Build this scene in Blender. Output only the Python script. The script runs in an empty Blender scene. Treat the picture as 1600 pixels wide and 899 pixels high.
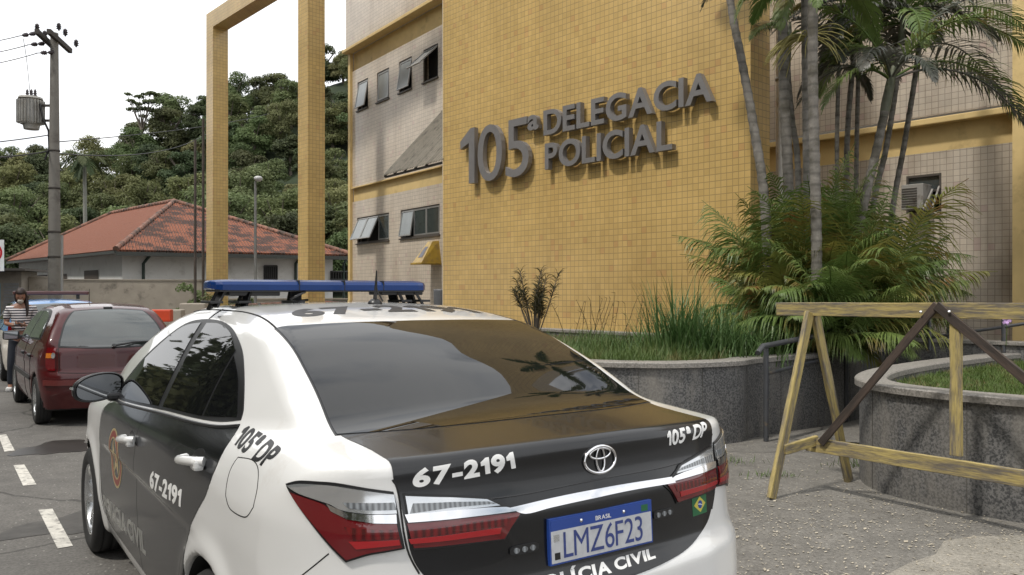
import bpy, bmesh, math, random
import numpy as np
from mathutils import Vector, Matrix
random.seed(7); np.random.seed(7)
C = bpy.context.scene.collection
PI = math.pi
H, FPX, HY = 1.56, 1280.0, 456.0          # eye height (m), focal length and horizon in 1600 px units
# ---------------------------------------------------------------- camera
cam_d = bpy.data.cameras.new('camera'); cam = bpy.data.objects.new('camera', cam_d); C.objects.link(cam)
cam_d.sensor_width = 36; cam_d.lens = 36*FPX/1600; cam_d.shift_y = (HY - 449.5)/1600
cam_d.clip_start = .1; cam_d.clip_end = 2000
cam.location = (0, 0, H); cam.rotation_euler = (PI/2, 0, 0)
bpy.context.scene.camera = cam
# ---------------------------------------------------------------- sky and sun
SUN_EL, SUN_AZ = math.radians(60), Vector((-.78, -.62, 0)).normalized()   # azimuth vector points towards the sun
world = bpy.data.worlds.new('World'); bpy.context.scene.world = world; world.use_nodes = True
wt = world.node_tree; wt.nodes.clear()
w_out = wt.nodes.new('ShaderNodeOutputWorld'); w_bg = wt.nodes.new('ShaderNodeBackground')
w_sky = wt.nodes.new('ShaderNodeTexSky'); w_sky.sky_type = 'NISHITA'; w_sky.sun_disc = False
w_sky.sun_elevation = SUN_EL; w_sky.sun_rotation = math.atan2(SUN_AZ.x, SUN_AZ.y)
w_sky.air_density = 1.0; w_sky.dust_density = 2.0
w_tc = wt.nodes.new('ShaderNodeTexCoord'); w_n = wt.nodes.new('ShaderNodeTexNoise'); w_n.inputs['Scale'].default_value = 2.6
w_n.inputs['Detail'].default_value = 7; w_n.inputs['Roughness'].default_value = .55; w_n.inputs['Distortion'].default_value = .3
w_mp = wt.nodes.new('ShaderNodeMapping'); w_mp.inputs['Scale'].default_value = (1, 1, 1.9); w_mp.inputs['Location'].default_value = (1.3, .4, .2)
w_r = wt.nodes.new('ShaderNodeValToRGB'); w_r.color_ramp.elements[0].position = .25; w_r.color_ramp.elements[1].position = .42
w_mix = wt.nodes.new('ShaderNodeMix'); w_mix.data_type = 'RGBA'
w_n2 = wt.nodes.new('ShaderNodeTexNoise'); w_n2.inputs['Scale'].default_value = 5.5; w_n2.inputs['Detail'].default_value = 6
w_r2 = wt.nodes.new('ShaderNodeValToRGB')
w_r2.color_ramp.elements[0].position = .3; w_r2.color_ramp.elements[0].color = (9.8, 10.2, 10.8, 1)
w_r2.color_ramp.elements[1].position = .52; w_r2.color_ramp.elements[1].color = (12.8, 12.9, 13.0, 1)
L = wt.links.new
L(w_tc.outputs['Generated'], w_mp.inputs['Vector']); L(w_mp.outputs[0], w_n.inputs['Vector']); L(w_mp.outputs[0], w_n2.inputs['Vector'])
L(w_n.outputs['Fac'], w_r.inputs['Fac']); L(w_n2.outputs['Fac'], w_r2.inputs['Fac'])
L(w_r.outputs['Color'], w_mix.inputs['Factor']); L(w_sky.outputs[0], w_mix.inputs['A']); L(w_r2.outputs['Color'], w_mix.inputs['B'])
L(w_mix.outputs['Result'], w_bg.inputs['Color']); w_bg.inputs['Strength'].default_value = .102
L(w_bg.outputs[0], w_out.inputs['Surface'])
sun_d = bpy.data.lights.new('sun', 'SUN'); sun = bpy.data.objects.new('sun', sun_d); C.objects.link(sun)
sun_d.energy = 2.5; sun_d.angle = math.radians(4.5); sun_d.color = (1, .95, .87)
sv = Vector((SUN_AZ.x*math.cos(SUN_EL), SUN_AZ.y*math.cos(SUN_EL), math.sin(SUN_EL)))
sun.rotation_euler = (-sv).to_track_quat('-Z', 'Y').to_euler(); sun.location = (-8, -6, 14)
vs = bpy.context.scene.view_settings
vs.view_transform = 'Standard'; vs.look = 'None'; vs.gamma = 1; vs.exposure = .13; vs.use_curve_mapping = False
bpy.context.scene.cycles.use_denoising = True
bpy.context.scene.cycles.max_bounces = 8; bpy.context.scene.cycles.transparent_max_bounces = 8
bpy.context.scene.cycles.caustics_reflective = False; bpy.context.scene.cycles.caustics_refractive = False

# ---------------------------------------------------------------- helpers
def at(px, py, D):
    """world point seen at photo pixel (px, py) at depth D metres"""
    return Vector(((px - 800)/FPX*D, D, H - (py - HY)/FPX*D))
def gnd(px, py, z=0.0):
    D = FPX*(H - z)/(py - HY); return at(px, py, D)
def tag(o, label=None, cat=None, group=None, kind=None):
    if label: o['label'] = label
    if cat: o['category'] = cat
    if group: o['group'] = group
    if kind: o['kind'] = kind
    return o
def thing(name, label, cat, loc=(0, 0, 0), rz=0, group=None):
    o = bpy.data.objects.new(name, None); C.objects.link(o); o.empty_display_size = .2
    o.location = loc; o.rotation_euler = (0, 0, rz)
    return tag(o, label, cat, group)
def copy_tree(o, parent=None):
    c = o.copy(); C.objects.link(c); c.parent = parent
    for ch in [k for k in bpy.data.objects if k.parent == o]: copy_tree(ch, c)
    return c
class MB:
    """collects shapes into one mesh"""
    def __init__(s): s.v = []; s.f = []; s.m = []; s.sm = []
    def add(s, vs_, fs_, mi=0, smooth=False):
        b = len(s.v); s.v += [tuple(p) for p in vs_]
        for f in fs_: s.f.append([b + i for i in f]); s.m.append(mi); s.sm.append(smooth)
        return s
    def box(s, c, d, R=None, mi=0, bev=0):
        hx, hy, hz = d[0]/2, d[1]/2, d[2]/2; c = Vector(c)
        if bev > 0:
            bm = bmesh.new(); bmesh.ops.create_cube(bm, size=1)
            for v in bm.verts: v.co = Vector((v.co.x*d[0], v.co.y*d[1], v.co.z*d[2]))
            bmesh.ops.bevel(bm, geom=bm.edges[:], offset=bev, segments=2, profile=.6, affect='EDGES')
            bm.verts.index_update()
            P = [(R @ v.co if R else v.co) + c for v in bm.verts]; Fs = [[v.index for v in f.verts] for f in bm.faces]; bm.free()
            return s.add(P, Fs, mi)
        P = [Vector((x, y, z)) for x in (-hx, hx) for y in (-hy, hy) for z in (-hz, hz)]
        P = [(R @ p if R else p) + c for p in P]
        return s.add(P, [(0, 1, 3, 2), (4, 6, 7, 5), (0, 4, 5, 1), (2, 3, 7, 6), (0, 2, 6, 4), (1, 5, 7, 3)], mi)
    def tube(s, pts, r, n=8, mi=0, cap=True, smooth=True):
        pts = [Vector(p) for p in pts]; r = list(r) if hasattr(r, '__len__') else [r]*len(pts)
        V = []; up = None
        for i, p in enumerate(pts):
            d = (pts[min(i + 1, len(pts) - 1)] - pts[max(i - 1, 0)]).normalized()
            if up is None: up = Vector((0, 0, 1)) if abs(d.z) < .9 else Vector((1, 0, 0))
            a = d.cross(up).normalized(); b = a.cross(d).normalized(); up = b
            V += [p + (a*math.cos(2*PI*k/n) + b*math.sin(2*PI*k/n))*r[i] for k in range(n)]
        F_ = [(i*n + k, i*n + (k + 1) % n, (i + 1)*n + (k + 1) % n, (i + 1)*n + k) for i in range(len(pts) - 1) for k in range(n)]
        s.add(V, F_, mi, smooth)
        if cap: s.add(V[:n], [list(range(n))[::-1]], mi); s.add(V[-n:], [list(range(n))], mi)
        return s
    def lathe(s, prof, n=24, M=None, mi=0, smooth=True):
        """prof: (r, h) about local z"""
        V = [Vector((r*math.cos(2*PI*k/n), r*math.sin(2*PI*k/n), h)) for r, h in prof for k in range(n)]
        if M: V = [M @ v for v in V]
        F_ = [(i*n + k, i*n + (k + 1) % n, (i + 1)*n + (k + 1) % n, (i + 1)*n + k) for i in range(len(prof) - 1) for k in range(n)]
        return s.add(V, F_, mi, smooth)
    def prism(s, poly, a, b, M=None, mi=0):
        """poly in xy extruded from z=a to z=b"""
        n = len(poly); V = [Vector((p[0], p[1], a)) for p in poly] + [Vector((p[0], p[1], b)) for p in poly]
        if M: V = [M @ v for v in V]
        ar = sum(poly[i][0]*poly[(i + 1) % n][1] - poly[(i + 1) % n][0]*poly[i][1] for i in range(n))
        idx = list(range(n)); Fs = [idx[::-1], [n + i for i in idx]] + [(i, (i + 1) % n, n + (i + 1) % n, n + i) for i in range(n)]
        if ar < 0: Fs = [list(f)[::-1] for f in Fs]
        return s.add(V, Fs, mi)
    def build(s, name, mats, parent=None, loc=None):
        me = bpy.data.meshes.new(name); me.from_pydata(s.v, [], s.f)
        for m in (mats if isinstance(mats, (list, tuple)) else [mats]): me.materials.append(m)
        me.polygons.foreach_set('material_index', s.m); me.polygons.foreach_set('use_smooth', s.sm); me.update()
        o = bpy.data.objects.new(name, me); C.objects.link(o); o.parent = parent
        if loc is not None: o.location = loc
        return o
def rotz(a): return Matrix.Rotation(a, 3, 'Z')
def frame_of(p, q):
    """rotation taking local x onto p->q, keeping z up as far as possible"""
    x = (Vector(q) - Vector(p)).normalized(); y = Vector((0, 0, 1)).cross(x)
    if y.length < 1e-4: y = Vector((0, 1, 0))
    y.normalize(); z = x.cross(y); return Matrix((x, y, z)).transposed()
def beam(mb, p, q, w, t, mi=0, roll=0, bev=0):
    p, q = Vector(p), Vector(q); R = frame_of(p, q) @ Matrix.Rotation(roll, 3, 'X')
    return mb.box((p + q)/2, ((q - p).length, w, t), R, mi, bev)
# ---------------------------------------------------------------- materials
def N(nt, typ, **kw):
    n = nt.nodes.new(typ)
    for k, v in kw.items():
        if k in n.inputs.keys(): n.inputs[k].default_value = v
        else: setattr(n, k, v)
    return n
def newmat(name):
    m = bpy.data.materials.new(name); m.use_nodes = True; nt = m.node_tree
    return m, nt, nt.nodes['Principled BSDF']
def c4(c): return (c[0], c[1], c[2], 1)
def plain(name, col, rough=.5, metal=0, coat=0, var=.12, scale=6, spec=.5, bump=0, bscale=40, dirt=None, dscale=1.5, dlo=.5, dhi=.7):
    """principled material with fine mottling, optional dirt blotches and bump"""
    m, nt, p = newmat(name); L = nt.links.new
    tc = N(nt, 'ShaderNodeTexCoord'); n = N(nt, 'ShaderNodeTexNoise', Scale=scale, Detail=6, Roughness=.6); L(tc.outputs['Object'], n.inputs['Vector'])
    r = N(nt, 'ShaderNodeMapRange'); r.inputs['From Min'].default_value = .3; r.inputs['From Max'].default_value = .7
    r.inputs['To Min'].default_value = 1 - var; r.inputs['To Max'].default_value = 1 + var; L(n.outputs['Fac'], r.inputs['Value'])
    mx = N(nt, 'ShaderNodeVectorMath', operation='SCALE'); mx.inputs[0].default_value = col; L(r.outputs[0], mx.inputs['Scale'])
    out = mx.outputs[0]
    if dirt is not None:
        n2 = N(nt, 'ShaderNodeTexNoise', Scale=dscale, Detail=8, Roughness=.65); L(tc.outputs['Object'], n2.inputs['Vector'])
        r2 = N(nt, 'ShaderNodeMapRange'); r2.inputs['From Min'].default_value = dlo; r2.inputs['From Max'].default_value = dhi; L(n2.outputs['Fac'], r2.inputs['Value'])
        mm = N(nt, 'ShaderNodeMix', data_type='RGBA'); L(r2.outputs[0], mm.inputs['Factor']); L(out, mm.inputs['A']); mm.inputs['B'].default_value = c4(dirt); out = mm.outputs['Result']
    L(out, p.inputs['Base Color']); p.inputs['Roughness'].default_value = rough; p.inputs['Metallic'].default_value = metal
    p.inputs['Coat Weight'].default_value = coat; p.inputs['Coat Roughness'].default_value = .03; p.inputs['Specular IOR Level'].default_value = spec
    if bump:
        n3 = N(nt, 'ShaderNodeTexNoise', Scale=bscale, Detail=5); L(tc.outputs['Object'], n3.inputs['Vector'])
        b = N(nt, 'ShaderNodeBump', Strength=bump, Distance=.01); L(n3.outputs['Fac'], b.inputs['Height']); L(b.outputs[0], p.inputs['Normal'])
    return m

# ---------------------------------------------------------------- implicit car surfaces (numpy)
def smax(a, b, k):
    h = np.clip(.5 + .5*(a - b)/k, 0, 1)
    return b + (a - b)*h + k*h*(1 - h)
def smin(a, b, k):
    return -smax(-a, -b, k)
def crv(pts, s=.03, n=600):
    xs = np.array([p[0] for p in pts], float); ys = np.array([p[1] for p in pts], float)
    lo, hi = xs[0], xs[-1]; t = np.linspace(lo, hi, n); d = np.interp(t, xs, ys)
    w = max(1, int(s/(hi - lo)*n)); ker = np.hanning(2*w + 3)[1:-1]; ker /= ker.sum()
    pl = d[0] - (d[1] - d[0])*np.arange(w, 0, -1); pr = d[-1] + (d[-1] - d[-2])*np.arange(1, w + 1)
    d2 = np.convolve(np.concatenate([pl, d, pr]), ker, 'valid')
    return lambda q: np.interp(q, t, d2)
S_deck = crv([(-.3,1.09),(.08,1.118),(.3,1.135),(.55,1.152),(.9,1.13),(1.3,1.10),(2,1.05),(3.0,.995),(3.4,1.0),(3.6,.985),(4.0,.92),(4.35,.83),(4.55,.72),(4.8,.5)], .12)
S_plan = crv([(-.3,.80),(0,.83),(.3,.858),(.6,.875),(1.0,.886),(2,.884),(3.6,.886),(4.0,.872),(4.3,.83),(4.5,.76),(4.8,.6)], .2)
S_prof = crv([(.0,-.12),(.15,-.07),(.25,-.035),(.4,-.010),(.6,.0),(.8,-.001),(.93,-.008),(1.0,-.030),(1.1,-.075),(1.25,-.16),(1.5,-.3)], .05)
S_rear = crv([(-.1,.16),(.2,.10),(.35,.03),(.55,.0),(.69,.008),(.735,.040),(.80,.050),(.92,.056),(1.0,.075),(1.06,.082),(1.10,.078),(1.2,.07),(1.6,.06)], .035)
S_rcor = crv([(0,0),(.3,.012),(.5,.038),(.65,.085),(.75,.15),(.82,.25),(.87,.40),(.92,.60),(1.2,1.6)], .08)
S_fcor = crv([(0,0),(.3,.02),(.5,.08),(.65,.18),(.78,.36),(.86,.6),(.92,.9),(1.2,2)], .1)
S_roof = crv([(.0,.90),(.3,1.045),(.52,1.152),(.8,1.290),(1.05,1.392),(1.25,1.452),(1.5,1.488),(1.8,1.510),(2.2,1.518),(2.5,1.505),(2.75,1.468),(3.0,1.385),(3.3,1.245),(3.6,1.09),(3.8,.98),(4.2,.75)], .12)
S_gh = crv([(.8,.89),(.95,.865),(1.05,.825),(1.2,.748),(1.3,.688),(1.4,.618),(1.5,.535),(1.7,.35)], .06)
S_ghx = crv([(-.2,.74),(.3,.82),(.5,.865),(.8,.93),(1.1,.972),(1.5,1.0),(2.8,1.0),(3.3,.96),(3.7,.88),(4.2,.8)], .2)
WHX = (.965, 3.665); WHZ = .315
def carF(x, y, z):
    ay = np.sqrt(y*y + 1e-5)
    W = S_plan(x) + S_prof(z)
    for wx in WHX:
        r = np.sqrt((x - wx)**2 + (z - WHZ)**2)
        W = W + .014*np.exp(-((r - .385)/.05)**2)*(z > WHZ - .2)
    side = ay - W
    side = side + .006*np.exp(-((z - .985)/.012)**2)*(x > .5)*(x < 3.3)*0
    top = z - (S_deck(x) - .030*(ay/.7)**2)
    rear = S_rear(z) + S_rcor(ay) - x
    front = x - (4.60 - S_fcor(ay) - .10*np.clip(z - .6, 0, 1) - .06*np.clip(.45 - z, 0, 1))
    low = smax(side, top, .09)
    low = smax(low, rear, .045)
    low = smax(low, front, .10)
    low = smax(low, .19 - z + .05*np.clip(.5 - x, 0, 1), .04)
    gs = ay - S_gh(z)*S_ghx(x)
    gr = (z - (S_roof(x) - .024*(ay/.55)**2))*.92
    gh = smax(gs*.82, gr, .055)
    gh = smax(smax(gh, .75 - z, .02), .22 - x, .05)
    F = smin(low, gh, .045)
    for wx in WHX:
        r = np.sqrt((x - wx)**2 + (z - WHZ)**2)
        F = smax(F, -np.maximum(r - .362, .60 - ay), .010)
    return F
def gradF(F, P, e=.0015):
    x, y, z = P[:, 0], P[:, 1], P[:, 2]
    g = np.stack([F(x + e, y, z) - F(x - e, y, z), F(x, y + e, z) - F(x, y - e, z), F(x, y, z + e) - F(x, y, z - e)], 1)/(2*e)
    return g
def hitF(F, O, D, t1, n=160):
    """first surface crossing along rays O + t D, 0 <= t <= t1"""
    t = np.zeros(len(O)); f0 = F(*(O).T); lo = np.zeros(len(O)); hi = np.full(len(O), float(t1)); done = np.zeros(len(O), bool)
    for i in range(1, n + 1):
        tt = t1*i/n; f = F(*(O + D*tt).T)
        new = (~done) & (f < 0)
        lo[new] = t1*(i - 1)/n; hi[new] = tt; done |= new
    for _ in range(22):
        m = .5*(lo + hi); f = F(*(O + D*m[:, None]).T); ins = f < 0
        hi = np.where(ins, m, hi); lo = np.where(ins, lo, m)
    return O + D*hi[:, None], done

# ---------------------------------------------------------------- implicit surface -> mesh, and patches that lie on it
def nets(F, lo, hi, h, chunk=60):
    """surface nets over the box lo..hi with cell size h"""
    ax = [np.arange(lo[i], hi[i] + h, h) for i in range(3)]
    nx, ny, nz = [len(a) for a in ax]
    V = np.empty((nx, ny, nz), np.float32)
    Y, Z = np.meshgrid(ax[1], ax[2], indexing='ij')
    for i, x in enumerate(ax[0]): V[i] = F(np.full_like(Y, x), Y, Z)
    S = V < 0
    cs = np.zeros((nx - 1, ny - 1, nz - 1), np.int8)
    for a in (0, 1):
        for b in (0, 1):
            for c in (0, 1): cs += S[a:nx - 1 + a, b:ny - 1 + b, c:nz - 1 + c]
    act = (cs > 0) & (cs < 8); I = np.argwhere(act); idx = -np.ones(act.shape, np.int64); idx[act] = np.arange(len(I))
    acc = np.zeros((len(I), 3)); cnt = np.zeros(len(I))
    cor = [(a, b, c) for a in (0, 1) for b in (0, 1) for c in (0, 1)]
    val = {k: V[I[:, 0] + k[0], I[:, 1] + k[1], I[:, 2] + k[2]] for k in cor}
    for k in cor:
        for d in range(3):
            if k[d] == 0:
                k2 = list(k); k2[d] = 1; k2 = tuple(k2)
                a, b = val[k], val[k2]; m = (a < 0) != (b < 0); t = np.where(m, a/(a - b + 1e-12), 0)
                p = np.tile(np.array(k, float), (len(I), 1)); p[:, d] = t; acc[m] += p[m]; cnt[m] += 1
    P = (I + acc/cnt[:, None])*h + np.array(lo)
    faces = []
    for d in range(3):
        e = [0, 0, 0]; e[d] = 1
        A = S[:nx - e[0], :ny - e[1], :nz - e[2]]; B = S[e[0]:, e[1]:, e[2]:]
        K = np.argwhere(A != B); o1, o2 = [(1, 2), (2, 0), (0, 1)][d]
        K = K[(K[:, o1] > 0) & (K[:, o2] > 0)]
        K = K[(K[:, o1] < idx.shape[o1]) & (K[:, o2] < idx.shape[o2]) & (K[:, d] < idx.shape[d])]
        def g(da, db):
            q = K.copy(); q[:, o1] -= da; q[:, o2] -= db; return idx[q[:, 0], q[:, 1], q[:, 2]]
        q = np.stack([g(1, 1), g(0, 1), g(0, 0), g(1, 0)], 1)
        inv = ~A[K[:, 0], K[:, 1], K[:, 2]]; q[inv] = q[inv][:, ::-1]; faces.append(q)
    Fc = np.concatenate(faces); Fc = Fc[(Fc >= 0).all(1)]
    for _ in range(3):
        f = F(P[:, 0], P[:, 1], P[:, 2]); g = gradF(F, P); s = f/np.maximum((g*g).sum(1), .05)
        P -= np.clip(s, -h*.6, h*.6)[:, None]*g
    return P, Fc
def normals_of(F, P, e=.0025):
    g = gradF(F, P, e); return g/np.maximum(np.linalg.norm(g, axis=1, keepdims=True), 1e-9)
def mesh_np(name, V, Fs, mats, parent, nrm=None, mi=None, smooth=True):
    me = bpy.data.meshes.new(name); me.from_pydata([tuple(p) for p in V], [], [tuple(int(i) for i in f) for f in Fs])
    for m in (mats if isinstance(mats, (list, tuple)) else [mats]): me.materials.append(m)
    if mi is not None: me.polygons.foreach_set('material_index', mi)
    me.polygons.foreach_set('use_smooth', [smooth]*len(me.polygons)); me.update()
    if nrm is not None: me.normals_split_custom_set_from_vertices([tuple(n) for n in nrm])
    o = bpy.data.objects.new(name, me); C.objects.link(o); o.parent = parent
    return o
def smooth_poly(P, closed=True, k=5, corner=35):
    """Catmull-Rom through the outline, keeping corners sharper than `corner` degrees"""
    P = [np.array(p, float) for p in P]; n = len(P); out = []
    def sharp(i):
        if not closed and i in (0, n - 1): return True
        a = P[i] - P[i - 1]; b = P[(i + 1) % n] - P[i]
        return np.degrees(np.arccos(np.clip(a @ b/(np.linalg.norm(a)*np.linalg.norm(b) + 1e-12), -1, 1))) > corner
    for i in range(n if closed else n - 1):
        p1, p2 = P[i], P[(i + 1) % n]; p0 = P[i - 1] if not sharp(i) else p1; p3 = P[(i + 2) % n] if not sharp((i + 1) % n) else p2
        for j in range(k):
            t = j/k
            out.append(.5*((2*p1) + (-p0 + p2)*t + (2*p0 - 5*p1 + 4*p2 - p3)*t*t + (-p0 + 3*p1 - 3*p2 + p3)*t**3))
    if not closed: out.append(P[-1])
    return out
def in_poly(U, poly):
    x, y = U[:, 0], U[:, 1]; c = np.zeros(len(U), bool); n = len(poly)
    for i in range(n):
        x1, y1 = poly[i][:2]; x2, y2 = poly[i - 1][:2]
        if y1 == y2: continue
        c ^= ((y1 > y) != (y2 > y)) & (x < (x2 - x1)*(y - y1)/(y2 - y1) + x1)
    return c
def dist_poly(U, poly):
    d = np.full(len(U), 9.)
    for i in range(len(poly)):
        a = np.array(poly[i - 1][:2]); b = np.array(poly[i][:2]); t = np.clip(((U - a) @ (b - a))/max((b - a) @ (b - a), 1e-12), 0, 1)
        d = np.minimum(d, np.linalg.norm(U - a - t[:, None]*(b - a), axis=1))
    return d
class Proj:
    """2-D chart of the surface: side (x,z), rear (angle,z), lid (angle in xz, y), top (x,y)"""
    def __init__(s, F, kind, sgn=1, c=(.9, .8), sc=np.ones(3)):
        s.F, s.kind, s.g, s.c, s.sc = F, kind, sgn, c, sc
    def to2(s, P):
        P = np.asarray(P, float).reshape(-1, 3)
        if s.kind == 'side': return P[:, [0, 2]]*[1, 1]
        if s.kind == 'top': return P[:, :2]
        if s.kind == 'rear': return np.stack([np.arctan2(P[:, 1], s.c[0] - P[:, 0])*s.c[0], P[:, 2]], 1)
        if s.kind == 'lid': return np.stack([np.arctan2(P[:, 2] - s.c[1], s.c[0] - P[:, 0])*.5, P[:, 1]], 1)
    def up(s, U):
        U = np.asarray(U, float); n = len(U); z = np.zeros(n)
        if s.kind == 'side': O = np.stack([U[:, 0], z + s.g*1.25, U[:, 1]], 1); D = np.tile([0, -s.g, 0.], (n, 1)); t = 1.1
        if s.kind == 'top': O = np.stack([U[:, 0], U[:, 1], z + 1.9], 1); D = np.tile([0, 0, -1.], (n, 1)); t = 1.5
        if s.kind == 'rear':
            a = U[:, 0]/s.c[0]; D = np.stack([np.cos(a), -np.sin(a), z], 1); O = np.stack([z + s.c[0], z, U[:, 1]], 1) - D*1.5; t = 1.4
        if s.kind == 'lid':
            a = U[:, 0]/.5; D = np.stack([np.cos(a), z, -np.sin(a)], 1); O = np.stack([z + s.c[0], U[:, 1], z + s.c[1]], 1) - D*1.1; t = 1.09
        P, ok = hitF(s.F, O, D, t, 110); return P, ok
def fill2(polys, pitch):
    """outlines (first outer, others may be holes) -> small faces in the plane"""
    bm = bmesh.new()
    for poly in polys:
        vs_ = [bm.verts.new((p[0], p[1], 0)) for p in poly]
        for i in range(len(vs_)): bm.edges.new((vs_[i], vs_[(i + 1) % len(vs_)]))
    bmesh.ops.triangle_fill(bm, use_beauty=True, use_dissolve=False, edges=bm.edges[:])
    return cut2(bm, pitch)
def cut2(bm, pitch):
    if pitch:
        xs = [v.co.x for v in bm.verts]; ys = [v.co.y for v in bm.verts]
        for d, (a, b) in ((0, (min(xs), max(xs))), (1, (min(ys), max(ys)))):
            pt = pitch[d] if hasattr(pitch, '__len__') else pitch
            k = math.floor(a/pt) + 1
            while k*pt < b:
                co = [0, 0, 0]; no = [0, 0, 0]; co[d] = k*pt; no[d] = 1
                bmesh.ops.bisect_plane(bm, geom=bm.verts[:] + bm.edges[:] + bm.faces[:], plane_co=co, plane_no=no, dist=1e-6); k += 1
    for f in bm.faces:
        if f.normal.z < 0: f.normal_flip()
    bm.verts.index_update()
    V = np.array([v.co[:2] for v in bm.verts]).reshape(-1, 2); Fs = [[v.index for v in f.verts] for f in bm.faces]
    Bd = [(e.link_loops[0].vert.index, e.link_loops[0].link_loop_next.vert.index) for e in bm.edges if len(e.link_faces) == 1]
    bm.free(); return V, Fs, Bd
def patch(name, pj, data, off, mats, parent, rim=.003, flip=None):
    V2, Fs, Bd = data
    P, ok = pj.up(V2); Nn = normals_of(pj.F, P)
    top = P + Nn*off
    f = Fs[0]; a = top[f]; nn = np.cross(a[1] - a[0], a[2] - a[1])
    if nn @ Nn[f[0]] < 0: Fs = [q[::-1] for q in Fs]; Bd = [(b, a_) for a_, b in Bd]
    V = [top]; Nv = [Nn]; base = len(top); allF = list(Fs)
    if rim:
        ids = sorted({i for e in Bd for i in e}); mp = {k: j for j, k in enumerate(ids)}
        V += [top[ids], (P + Nn*(off - rim))[ids]]; m = len(ids)
        Nr = np.zeros((m, 3))
        for i, j in Bd:
            t = top[j] - top[i]; r = np.cross(t, Nn[i]); l = np.linalg.norm(r)
            if l > 1e-9: Nr[mp[i]] += r/l; Nr[mp[j]] += r/l
        Nr /= np.maximum(np.linalg.norm(Nr, axis=1, keepdims=True), 1e-9); Nv += [Nr, Nr]
        allF += [(base + mp[j], base + mp[i], base + m + mp[i], base + m + mp[j]) for i, j in Bd]
    return mesh_np(name, np.concatenate(V)*pj.sc, allF, mats, parent, np.concatenate(Nv))
def seam(name, pj, pts3, mat, parent, r=.0025, sink=.0, closed=False, sm=True):
    U = pj.to2(pts3) if np.asarray(pts3).shape[1] == 3 else np.asarray(pts3, float)
    if closed: U = np.vstack([U, U[:1]])
    if sm: U = np.array(smooth_poly(U, closed=False, k=6))
    den = [U[0]]
    for a, b in zip(U[:-1], U[1:]):
        k = max(1, int(np.linalg.norm(b - a)/.02)); den += [a + (b - a)*j/k for j in range(1, k + 1)]
    P, ok = pj.up(np.array(den)); Nn = normals_of(pj.F, P); P = (P + Nn*sink)*pj.sc
    mb = MB(); mb.tube([tuple(p) for p in P], r, 6); return mb.build(name, mat, parent)
_txt = {}
_glyph = {}
def glyph(ch, bold):
    """one character as (points, faces), x from 0; the figure 1 is drawn with a clear flag"""
    if (ch, bold) in _glyph: return _glyph[ch, bold]
    if ch == '1':
        w = .105 + bold*1.5; P = [(.30 - w*.5, 0), (.30 + w*.5, 0), (.30 + w*.5, .70), (.30 - w*.22, .70), (.08, .555), (.08, .555 - w*.95), (.30 - w*.5, .70 - w*1.75)]
        F_ = [(0, 1, 2, 6), (2, 3, 4, 6), (4, 5, 6)]
    else:
        cu = bpy.data.curves.new('t', 'FONT'); cu.body = ch; cu.size = 1; cu.offset = bold; cu.fill_mode = 'FRONT'; cu.resolution_u = 5
        o = bpy.data.objects.new('t', cu); C.objects.link(o); bpy.context.view_layer.update()
        me = bpy.data.meshes.new_from_object(o.evaluated_get(bpy.context.evaluated_depsgraph_get()))
        bpy.data.objects.remove(o); bpy.data.curves.remove(cu)
        P = [(v.co.x, v.co.y) for v in me.vertices]; F_ = [tuple(p.vertices) for p in me.polygons]; bpy.data.meshes.remove(me)
    x0 = min(p[0] for p in P); w = max(p[0] for p in P) - x0
    _glyph[ch, bold] = ([(p[0] - x0, p[1]) for p in P], F_, w); return _glyph[ch, bold]
def text_geo(s, bold=0.0, gap=.06):
    bm = bmesh.new(); x = 0; prev = ''
    for ch in s:
        if ch == ' ': x += .22; continue
        P, F_, w = glyph(ch, bold)
        if prev + ch in ('LA', 'AC', 'IA', 'VI', 'DP', 'LM'): x -= .02
        if prev + ch in ('-2', '7-'): x -= .02
        vs_ = [bm.verts.new((x + p[0], p[1], 0)) for p in P]
        for f in F_:
            try: bm.faces.new([vs_[i] for i in f])
            except ValueError: pass
        x += w + gap; prev = ch
    bmesh.ops.remove_doubles(bm, verts=bm.verts, dist=1e-5)
    xs = [v.co.x for v in bm.verts]; ys = [v.co.y for v in bm.verts]; x0, x1, y0, y1 = min(xs), max(xs), min(ys), max(ys)
    for v in bm.verts: v.co.x = (v.co.x - x0)/(x1 - x0); v.co.y = (v.co.y - y0)/(y1 - y0); v.co.z = 0
    return bm
def text_quad(s, quad, bold=.03, pitch=.03, keep_dots=True):
    """text fitted into the quad (bottom-left, bottom-right, top-right, top-left) of a 2-D chart"""
    bm = text_geo(s, bold); q = [np.array(p, float) for p in quad]
    for v in bm.verts:
        u, w = v.co.x, v.co.y
        p = (q[0]*(1 - u) + q[1]*u)*(1 - w) + (q[3]*(1 - u) + q[2]*u)*w; v.co.x, v.co.y = p
    for f in bm.faces: f.normal_update()
    return cut2(bm, pitch)

# ---------------------------------------------------------------- shared vehicle materials and wheel builder
M_white = plain('car_white_paint', (.74, .74, .73), .28, coat=1, var=.02, scale=2, dirt=(.50, .44, .38), dscale=3, dlo=.62, dhi=.9)
M_black = plain('black_vinyl', (.008, .0085, .010), .20, coat=.22, var=.25, scale=3)
M_glass = plain('dark_tinted_glass', (.006, .0065, .007), .02, var=.1, spec=.55)
M_trim = plain('black_trim', (.012, .012, .013), .35, var=.1)
M_seam = plain('panel_gap', (.008, .008, .008), .8, var=.1)
M_rub = plain('tyre_rubber', (.018, .018, .018), .75, var=.2, bump=.2)
M_chrome = plain('chrome', (.80, .80, .82), .08, metal=1, var=.03)
M_alloy = plain('alloy_silver', (.55, .56, .57), .25, metal=.8, coat=.6, var=.05)
M_well = plain('wheel_well', (.012, .012, .012), .9, var=.2)
M_wtxt = plain('white_lettering', (.78, .78, .77), .4, var=.03)
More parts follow.
